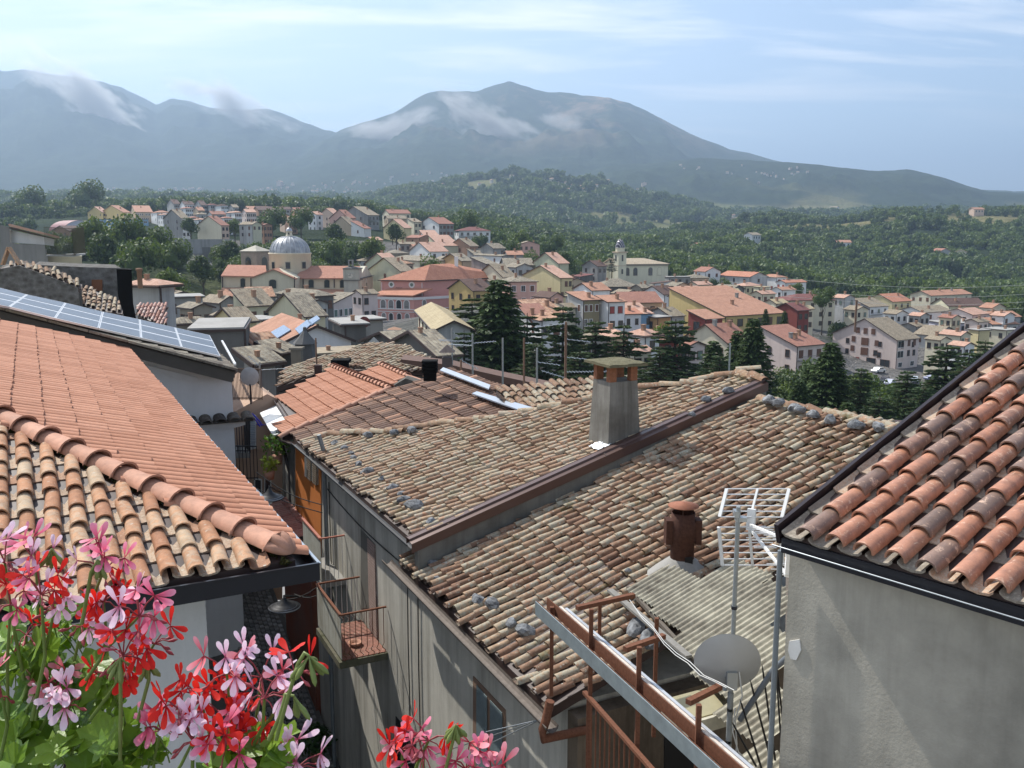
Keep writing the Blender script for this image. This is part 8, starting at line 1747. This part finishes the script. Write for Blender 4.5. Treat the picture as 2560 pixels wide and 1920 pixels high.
# power lines
m=MB()
for v0,v1 in ((718,722),(735,742),(752,757),(690,700)):
    a=P(1900,v0,300);b=P(2700,v1+3,330); m.tube([a+(b-a)*i/10-V(0,0,3*math.sin(math.pi*i/10)) for i in range(11)],.05,4)
tag(obj('power_line',m,simple('pale_wire',(.45,.47,.42),.6),None),'long power lines crossing the forest on the right','power line')
# far scattered farmhouses
rf_=random.Random(21); fw_=[('white','orange'),('cream','tan'),('lgrey','rose'),('peach','orange'),('white','tan')]
hm_=[]
for k,(a,b) in enumerate(fw_):
    w=MB(); w.box((0,0,1.5),5,3.6,3.5).add([(-5,-3.6,5),(-5,3.6,5),(-5,0,6.4),(5,-3.6,5),(5,3.6,5),(5,0,6.4)],[(0,2,1),(3,4,5)]); r=MB().prism([V(-5.5,-4.1,4.85),V(5.5,-4.1,4.85),V(5.5,0,6.6),V(-5.5,0,6.6)],V(0,0,-.2)).prism([V(5.5,4.1,4.85),V(-5.5,4.1,4.85),V(-5.5,0,6.6),V(5.5,0,6.6)],V(0,0,-.2))
    g=MB()
    for x in (-3,0,3): g.box((x,-3.62,3),.6,.05,.8)
    hm_.append((w.mesh('wall',wallm(a)),r.mesh('roof',RO[b]),g.mesh('window',M['glass'])))
names=[(470,497,'pale long farmhouse on the valley floor straight above the left hilltop row'),(120,497,'small white house on the left valley slope near the frame edge'),(95,508,'pink-white house among the trees on the left skyline'),(700,466,'white farm building with pink roof in the middle valley'),(1470,505,'cluster house with pale roof on the middle hill'),(1500,498,'upper white house of the middle hill cluster'),(1512,512,'pink house of the middle hill cluster'),(1490,520,'lowest house of the middle hill cluster'),(1610,470,'tiny pale house on the dark second ridge'),(1880,612,'red roofed farmhouse in the clearing on the right'),(2105,630,'grey shed at the forest edge'),(2400,655,'white farmhouse with orange roof on the right forest slope'),(2350,652,'low farm shed left of the white farmhouse'),(2440,543,'pale farm on the right forest hill crest'),(2085,532,'small white building on the crest of the right forest'),(1750,640,'flat pale barn below the clearing')]
for i,(u,v,lb) in enumerate(names):
    d=None
    for dd_ in np.exp(np.linspace(math.log(420),math.log(4200),160)):
        q=P(u,v,dd_)
        if float(zground(q[0],q[1])[0])>=q[2]: d=dd_; break
    d=d or 2500; q=P(u,v,d); t=thing('farmhouse',lb,'house',q,'farmhouses scattered over the valley',rf_.uniform(0,3)); w,r,g=hm_[i%5]; s=1.+d/2500
    for nm,mm in (('wall',w),('roof',r),('window',g)): part(nm,t,mm,(0,0,2.+d*.001),(0,0,0),(s,s,s))
# many specks on the plain: village houses (past 300 px they are one mass)
vm=MB(); rg2=np.random.default_rng(4); cnt=0
for _ in range(2600):
    d=rg2.uniform(1700,3700); u=rg2.uniform(-100,1500) if rg2.random()<.75 else rg2.uniform(1400,2000); x=(u-1280)/FPX/.994*d
    if fbm(np.array([x/420.+5]),np.array([d/600.]),2)[0]<.56 or rg2.random()<.3: continue
    z=float(zground(x,d)[0]); a=rg2.uniform(0,3); ca,sa=math.cos(a),math.sin(a); w_,l_,h_=rg2.uniform(3.5,6),rg2.uniform(5,11),rg2.uniform(4.5,8); ti=rg2.random()
    vm.box((x,d,z+h_*.4),l_/2,w_/2,h_/2,[V(ca,sa,0),V(-sa,ca,0),ZUP],0,ti*.9+.01); 
    e=[V(x,d,z+h_*.9)+V(ca,sa,0)*i*l_*.55+V(-sa,ca,0)*j*w_*.6 for i,j in((-1,-1),(1,-1),(1,1),(-1,1))]; rdg=[V(x,d,z+h_*.9+2)+V(ca,sa,0)*i*l_*.55 for i in(-1,1)]
    vm.add(e+rdg,[(0,1,5,4),(2,3,4,5),(1,2,5),(3,0,4)],1,None,ti*.9+.01); cnt+=1
vt=NT('village_walls'); vtm=vt.fin(vt.ramp(vt.rnd(),[(0,(.36,.33,.28)),(.5,(.46,.44,.40)),(1,(.42,.33,.27))]),.9); vr_=NT('village_roofs'); vrm=vr_.fin(vr_.ramp(vr_.rnd(),[(0,(.3,.16,.11)),(.5,(.36,.24,.17)),(1,(.3,.27,.23))]),.9)
obj('distant_village_houses',vm,[vtm,vrm],None,None,'stuff')
for c_ in CARS:
    c_.location[2]=float(zground(c_.location[0],c_.location[1])[0])
# ================================================================== LOW CLOUDS + HAZE
def cloud(cx,cy,ln_,ht,ang,d,th,dens,scale,seed):
    c=P(cx,cy,d); wx=ln_/2/FPX*d*1.6; hz=ht/2/FPX*d*1.7
    m=MB(); N=14; R_=10
    vs2=[];
    for i in range(R_+1):
        for k in range(N): a=math.pi*i/R_; b=2*math.pi*k/N; vs2.append(c+V(wx*math.sin(a)*math.cos(b),th*math.sin(a)*math.sin(b),hz*math.cos(a)))
    m.add(vs2,[(i*N+k,(i+1)*N+k,(i+1)*N+(k+1)%N,i*N+(k+1)%N) for i in range(R_) for k in range(N)],0,None,0,True)
    mt=bpy.data.materials.new('low_cloud_vapour'); mt.use_nodes=True; T=mt.node_tree; T.nodes.remove(T.nodes['Principled BSDF']); o=T.nodes['Material Output']
    vol=T.nodes.new('ShaderNodeVolumePrincipled'); vol.inputs['Color'].default_value=(1,1,1,1); vol.inputs['Anisotropy'].default_value=.55
    tcn=T.nodes.new('ShaderNodeTexCoord'); mp=T.nodes.new('ShaderNodeMapping'); T.links.new(tcn.outputs['Object'],mp.inputs[0]); mp.inputs['Scale'].default_value=(.55/scale,.5/scale,1.3/scale); mp.inputs['Location'].default_value=(seed,seed*2,0)
    no=T.nodes.new('ShaderNodeTexNoise'); no.inputs['Detail'].default_value=5; no.inputs['Roughness'].default_value=.66; no.inputs['Scale'].default_value=1; T.links.new(mp.outputs[0],no.inputs['Vector'])
    # ellipsoid falloff
    mp2=T.nodes.new('ShaderNodeMapping'); mp2.inputs['Scale'].default_value=(1/wx,1/th,1/hz); T.links.new(tcn.outputs['Object'],mp2.inputs[0]); ln=T.nodes.new('ShaderNodeVectorMath'); ln.operation='LENGTH'; T.links.new(mp2.outputs[0],ln.inputs[0])
    def mm(op,a,b,clamp=False):
        n=T.nodes.new('ShaderNodeMath'); n.operation=op; n.use_clamp=clamp
        for i,x in enumerate((a,b)):
            if isinstance(x,(int,float)): n.inputs[i].default_value=x
            else: T.links.new(x,n.inputs[i])
        return n.outputs[0]
    fall=mm('SUBTRACT',1.,ln.outputs[1 if len(ln.outputs)>1 else 0],True)
    f=mm('MULTIPLY',mm('SUBTRACT',mm('ADD',no.outputs[0],mm('MULTIPLY',fall,.42)),.66,True),dens*6); f=mm('MULTIPLY',f,mm('MINIMUM',mm('MULTIPLY',fall,2.),1.))
    T.links.new(f,vol.inputs['Density']); T.links.new(vol.outputs[0],o.inputs['Volume'])
    ob=obj('low_cloud',m,mt,None,None,'stuff',c); ob.rotation_euler=(0,math.radians(ang),0); return ob
CL=[(215,240,330,110,32,5400,230,.011,150,1),(600,262,240,80,20,5600,230,.008,150,2),(985,318,230,62,-12,5200,200,.009,130,4),(1215,302,260,80,24,4700,200,.011,130,5),(1400,300,110,40,15,4700,130,.006,110,6),(470,225,130,60,5,6400,200,.005,130,7)]
for a in CL: cloud(*a)
hz=MB().box((0,11200,2600/2-160),12500,13200-1500,2600/2+20); hz=MB(); z0,z1=-430,1750
zmin=float(Z_.min())-1.5
hz.box((0,10400,(zmin+1640)/2),16500,10700,(1640-zmin)/2)
hm3=bpy.data.materials.new('haze'); hm3.use_nodes=True; T=hm3.node_tree; T.nodes.remove(T.nodes['Principled BSDF']); vol=T.nodes.new('ShaderNodeVolumePrincipled'); vol.inputs['Color'].default_value=(.53,.72,.98,1); vol.inputs['Density'].default_value=1.4e-4; vol.inputs['Anisotropy'].default_value=.3
T.links.new(vol.outputs[0],T.nodes['Material Output'].inputs['Volume'])
hob=obj('haze',hz,hm3,None,None,'stuff')
print('ZMIN',zmin,'bases',len(BASES),'village',cnt,'trees',len(PP))
# ================================================================== GERANIUMS
def petalmat(name,tip,mid,base,trans=.35):
    t=NT(name); uv=t.n('ShaderNodeUVMap').outputs[0]; s=t.n('ShaderNodeSeparateXYZ',{0:uv}); c=t.ramp(s.outputs[1],[(0,base),(.45,mid),(1,tip)])
    st=t.ramp(t.m('ABSOLUTE',t.m('SINE',t.m('MULTIPLY',s.outputs[0],14.))),[(0,1.),(.3,0.)]); c=t.mix(t.m('MULTIPLY',st,t.m('MULTIPLY',t.m('SUBTRACT',1.,s.outputs[1]),.5)),c,base)
    mt=t.fin(c,.55,0,.25); tr=t.n('ShaderNodeBsdfTranslucent',{'Color':c}); mx_=t.n('ShaderNodeMixShader',{0:trans,1:t.b.outputs[0],2:tr.outputs[0]}); t.t.links.new(mx_.outputs[0],t.out.inputs['Surface']); return mt
PM={'pink':petalmat('pale_pink_petal',(.90,.74,.84),(.86,.55,.70),(.45,.02,.10)),'red':petalmat('scarlet_petal',(.80,.035,.02),(.72,.02,.015),(.35,.0,.01)),'rose':petalmat('deep_rose_petal',(.85,.33,.46),(.78,.14,.25),(.4,.01,.04)),'salm':petalmat('salmon_pink_petal',(.82,.36,.42),(.76,.18,.22),(.5,.02,.04))}
STEM=simple('green_stem',(.13,.19,.04),.6,0,.2,40); RSTEM=simple('reddish_stalk',(.30,.05,.06),.6,0,.2,40)
def petal_pts(L,W,curl,rd):
    prof=[(0,.08),(.25,.35),(.5,.72),(.75,1.),(.92,.78),(1.,.35)]; vs=[];uv=[]
    for y,w_ in prof:
        z=curl*L*(y**2)+.06*L*math.sin(y*3); 
        for x in (-1,0,1): vs.append((x*w_*W/2,y*L,z-abs(x)*.10*W*(1-y)+rd.uniform(-.02,.02)*L)); uv.append((x*.5+.5,y))
    fs=[(i*3+j,i*3+j+1,(i+1)*3+j+1,(i+1)*3+j) for i in range(5) for j in (0,1)]
    return vs,fs,uv
def floret_me(col,seed):
    rd=random.Random(seed); m=MB(); L=.0215
    for k,(a,l,w_,cu) in enumerate(((-20,1.15,.36,.25),(20,1.15,.36,.25),(138,1.05,.44,.35),(180,1.12,.44,.3),(-138,1.05,.44,.35))):
        vs,fs,uv=petal_pts(L*l,L*w_,cu+rd.uniform(-.15,.2),rd); a=math.radians(a+rd.uniform(-8,8)); ca,sa=math.cos(a),math.sin(a)
        v2=[(x*ca+y*sa,-x*sa+y*ca,z) for x,y,z in vs]; m.add(v2,fs,0,uv,0,True)
    return m.mesh('floret',PM[col])
FM={c:[floret_me(c,i*7+3) for i in range(4)] for c in PM}
def head(plant,u,v,Y,rad,n,cols,seed,stem_from=None):
    rd=random.Random(seed); rad*=.86; v+=14; c=P(u,v,Y); node=c+V(rd.uniform(-.004,.004),.0,-rad*.62); m=MB(); fl=[]; n=max(3,int(n*.62))
    for i in range(n):
        th=rd.uniform(0,6.28); ph=math.acos(rd.uniform(-.35,1)); d=V(math.sin(ph)*math.cos(th),math.sin(ph)*math.sin(th)*.8-.15,math.cos(ph)); d=unit(d)
        q=node+V(0,0,rad*.35)+d*rad*rd.uniform(.75,1.1); m.tube([node,(node+q)/2+V(0,0,.004),q],.0011,4); fl.append((q,d,rd.choice(cols),rd.randrange(4),rd.uniform(.8,1.2),rd.uniform(-.6,.6)))
    for i in range(4):
        th=rd.uniform(0,6.28); d=unit(V(math.cos(th),math.sin(th),rd.uniform(-.9,.1))); q=node+d*rad*.75; m.tube([node,node+d*rad*.45+V(0,0,.004),q],.001,4); m.tube([q,q+d*.007,q+d*.013],[.0015,.0028,.0006],6)
    hd=obj('flower_head',m,RSTEM,plant)
    for q,d,co,k,s,roll in fl:
        nn=unit(d+V(0,-.75,.1)); upv=unit(V(rd.uniform(-.3,.3),0,1)-nn*np.dot(V(0,0,1),nn)); x=np.cross(upv,nn); R=Matrix((Vector(x),Vector(upv),Vector(nn))).transposed()@Matrix.Rotation(roll,3,'Z')
        part('floret',hd,FM[co][k],q-org(plant),R.to_euler(),(s,s,s))
    if stem_from is not None:
        a=P(*stem_from,Y+.03); mid=(a+node)/2+V(rd.uniform(-.01,.01),.01,.0); obj('stem',MB().tube([a,mid,node],[.0028,.0024,.0018],6),STEM,plant)
def leaf_pts(rd,s,lobes=5):
    vs=[(0,0,0)];N=lobes*4; 
    for i in range(N+1):
        a=math.radians(-150+300*i/N); t=(i%4)/4; r=(.86+.14*math.cos(2*math.pi*i/4.))*(1+rd.uniform(-.05,.05))*(1.05-.12*abs(a)/2.6); vs.append((math.sin(a)*r*s,math.cos(a)*r*s,.20*s*r*r+rd.uniform(-.03,.03)*s))
    return vs,[(0,i,i+1) for i in range(1,N+1)]
LF=NT('geranium_leaf'); pf=LF.pos(); cl_=LF.mix(LF.m('ADD',LF.m('MULTIPLY',LF.rnd(),.7),LF.m('MULTIPLY',LF.noise(pf,60,4,.6),.3)),(.03,.09,.008),(.22,.36,.03)); LF.bump(LF.noise(pf,160,3,.6),.4,.002); lfm=LF.fin(cl_,.42,0,.45)
tr=LF.n('ShaderNodeBsdfTranslucent',{'Color':LF.mix(.5,cl_,(.35,.5,.03))}); mx_=LF.n('ShaderNodeMixShader',{0:.28,1:LF.b.outputs[0],2:tr.outputs[0]}); LF.t.links.new(mx_.outputs[0],LF.out.inputs['Surface'])
rl_=random.Random(77); lme=[]
for i in range(6):
    vs,fs=leaf_pts(rl_,1.); m=MB(); m.add(vs,fs,0,None,0,False); lme.append(m.mesh('leaf',lfm))
def leaves(plant,blobs,seed):
    rd=random.Random(seed)
    for (u,v,ru,rv,n,Y0,Y1,s0,s1) in blobs:
        for i in range(n):
            a=rd.uniform(0,6.28); r=math.sqrt(rd.random()); q=P(u+ru*r*math.cos(a),v+rv*r*math.sin(a),rd.uniform(Y0,Y1)); nn=unit(V(rd.gauss(-.25,.45),rd.gauss(-.45,.4),rd.gauss(.75,.3))); t_=unit(np.cross(nn,V(rd.gauss(0,1),rd.gauss(0,1),rd.gauss(0,1)))); b=np.cross(nn,t_); R=Matrix((Vector(t_),Vector(b),Vector(nn))).transposed(); s=rd.uniform(s0,s1)*1.25
            part('leaf',plant,rl_.choice(lme),q-org(plant),R.to_euler(),(s,s,s))
            if rd.random()<.45:
                e=q+V(rd.uniform(-.03,.03),rd.uniform(0,.03),-rd.uniform(.02,.07)); obj('petiole',MB().tube([q,(q+e)/2+V(.004,0,0),e],.0011,4),STEM,plant)
g1_=thing('geranium','bushy ivy geranium with scarlet and pale pink flowers filling the lower left corner','plant',P(150,2000,1.35))
for i,(u,v,r,n,cols,st) in enumerate([(12,1365,.030,6,['pink'],(60,1700)),(88,1372,.036,8,['pink','rose'],(60,1750)),(95,1440,.036,11,['red','rose','red'],(80,1800)),(262,1372,.040,10,['rose','pink','rose'],(200,1620)),(262,1462,.032,10,['red'],(235,1700)),(352,1490,.040,11,['pink','pink','rose'],(215,1700)),(135,1480,.034,8,['pink'],(90,1800)),(200,1528,.028,6,['pink','rose'],(170,1800)),(300,1590,.040,13,['red','red','rose'],(225,1800)),(380,1570,.030,4,['red'],(300,1760)),(290,1655,.034,9,['red'],(300,1950)),(5,1690,.042,7,['salm'],(0,1900)),(140,1665,.036,8,['pink','salm'],(60,1900)),(165,1720,.034,8,['pink'],(120,1950)),(25,1470,.03,7,['red','rose'],(20,1800)),(60,1550,.028,3,['red'],(60,1900))]):
    head(g1_,u,v,1.22+.05*math.sin(i*2.2),r,n,cols,400+i,st)
leaves(g1_,[(60,1640,110,70,50,1.25,1.5,.017,.026),(200,1560,70,35,10,1.25,1.4,.011,.017),(230,1720,80,70,40,1.25,1.45,.017,.027),(60,1830,110,100,46,1.2,1.5,.020,.031),(190,1890,110,60,30,1.15,1.4,.020,.030),(330,1880,80,45,24,1.2,1.35,.016,.024),(370,1840,30,30,8,1.2,1.3,.009,.013),(120,1540,90,40,18,1.3,1.45,.012,.018),(260,1850,120,70,16,1.4,1.6,.02,.03)],5)
m=MB()
for pts in ([(60,1980),(75,1830),(100,1770),(165,1760),(200,1700)],[(150,1990),(185,1860),(210,1790),(215,1740)],[(30,1990),(40,1900),(80,1820)]): m.tube([P(u,v,1.42) for u,v in pts],[.008,.0075,.007,.006,.004][:len(pts)],8)
obj('woody_stem',m,simple('dark_woody_stem',(.018,.013,.010),.8,0,.4,60),g1_)
g2=thing('geranium','geranium spray with drooping green buds and scarlet and pink heads before the alley','plant',P(520,2000,1.3))
for i,(u,v,r,n,cols,st) in enumerate([(560,1625,.046,9,['pink','salm','pink'],(610,1930)),(650,1640,.044,8,['pink','salm'],(612,1900)),(735,1640,.030,4,['red','salm'],(640,1850)),(665,1700,.032,5,['pink'],(615,1900)),(500,1700,.042,12,['red'],(540,1950)),(585,1740,.040,11,['red','rose'],(600,1950)),(440,1730,.028,5,['red'],(480,1950)),(480,1800,.042,12,['pink','rose','pink'],(400,1990)),(400,1790,.026,4,['pink','rose'],(385,1990)),(630,1800,.038,12,['red'],(620,1980)),(560,1830,.034,9,['red','rose'],(560,1990)),(745,1870,.040,11,['pink'],(700,2000)),(660,1830,.03,4,['pink'],(690,2000))]):
    head(g2,u,v,1.15+.05*math.sin(i*1.7),r,n,cols,500+i,st)
leaves(g2,[(615,1885,60,38,17,1.1,1.22,.018,.028),(690,1880,50,45,14,1.1,1.25,.014,.024),(540,1905,50,30,8,1.15,1.3,.014,.02)],9)
def buds(plant,u,v,Y,n,seed,stem_px,L=.022):
    rd=random.Random(seed); c=P(u,v,Y); m=MB(); m.tube([P(a,b,Y) for a,b in stem_px]+[c],[.0026]*len(stem_px)+[.0018],6)
    for i in range(n):
        d=unit(V(rd.gauss(0,.5),rd.gauss(0,.4),-1.)); a=c; b=c+d*.010; e=c+d*(.012+L*rd.uniform(.7,1.)); m.tube([a,b,b+(e-b)*.4,b+(e-b)*.8,e],[.0010,.0014,.0034,.0030,.0005],7)
    obj('bud_cluster',m,simple('green_bud',(.16,.20,.05),.5,0,.35,60),plant)
buds(g2,772,1640,1.0,7,3,[(690,1850),(715,1760),(745,1660),(762,1632)],.026); buds(g2,735,1740,1.02,5,4,[(672,1850),(700,1790),(715,1735)],.024); buds(g1_,130,1372,1.2,7,5,[(128,1420)],.018); buds(g1_,300,1645,1.15,9,6,[(300,1900),(302,1760)],.024); buds(g1_,370,1655,1.18,7,7,[(345,1800),(372,1700)],.02); buds(g1_,245,1400,1.2,6,8,[(205,1560),(228,1430)],.02)
g3=thing('geranium','small scarlet and rose geranium heads poking up at the bottom centre','plant',P(1130,2000,1.25))
for i,(u,v,r,n,cols,st) in enumerate([(1065,1805,.036,7,['red'],(1020,1990)),(1010,1840,.022,4,['red','salm'],(1018,2000)),(1060,1850,.03,6,['rose'],(1075,2000)),(1170,1880,.034,9,['rose','salm'],(1160,2020)),(1235,1900,.036,9,['rose','salm'],(1200,2020))]): head(g3,u,v,1.18,r,n,cols,600+i,st)
buds(g3,1140,1812,1.16,8,12,[(1100,1980),(1125,1880),(1138,1830)],.018)
leaves(g3,[(1120,1990,120,25,16,1.15,1.3,.018,.026)],13)
pb=P(300,2150,1.38); tp=thing('planter','long terracotta planter box holding the geraniums just below the view','planter',pb)
obj('box',MB().box(pb+V(.10,0,-.1),.75,.09,.10).box(pb+V(.10,-.1,.0),.77,.012,.02),T_ridge,tp); obj('soil',MB().box(pb+V(.10,0,.005),.72,.08,.01),simple('dark_soil',(.03,.022,.016),1),tp)
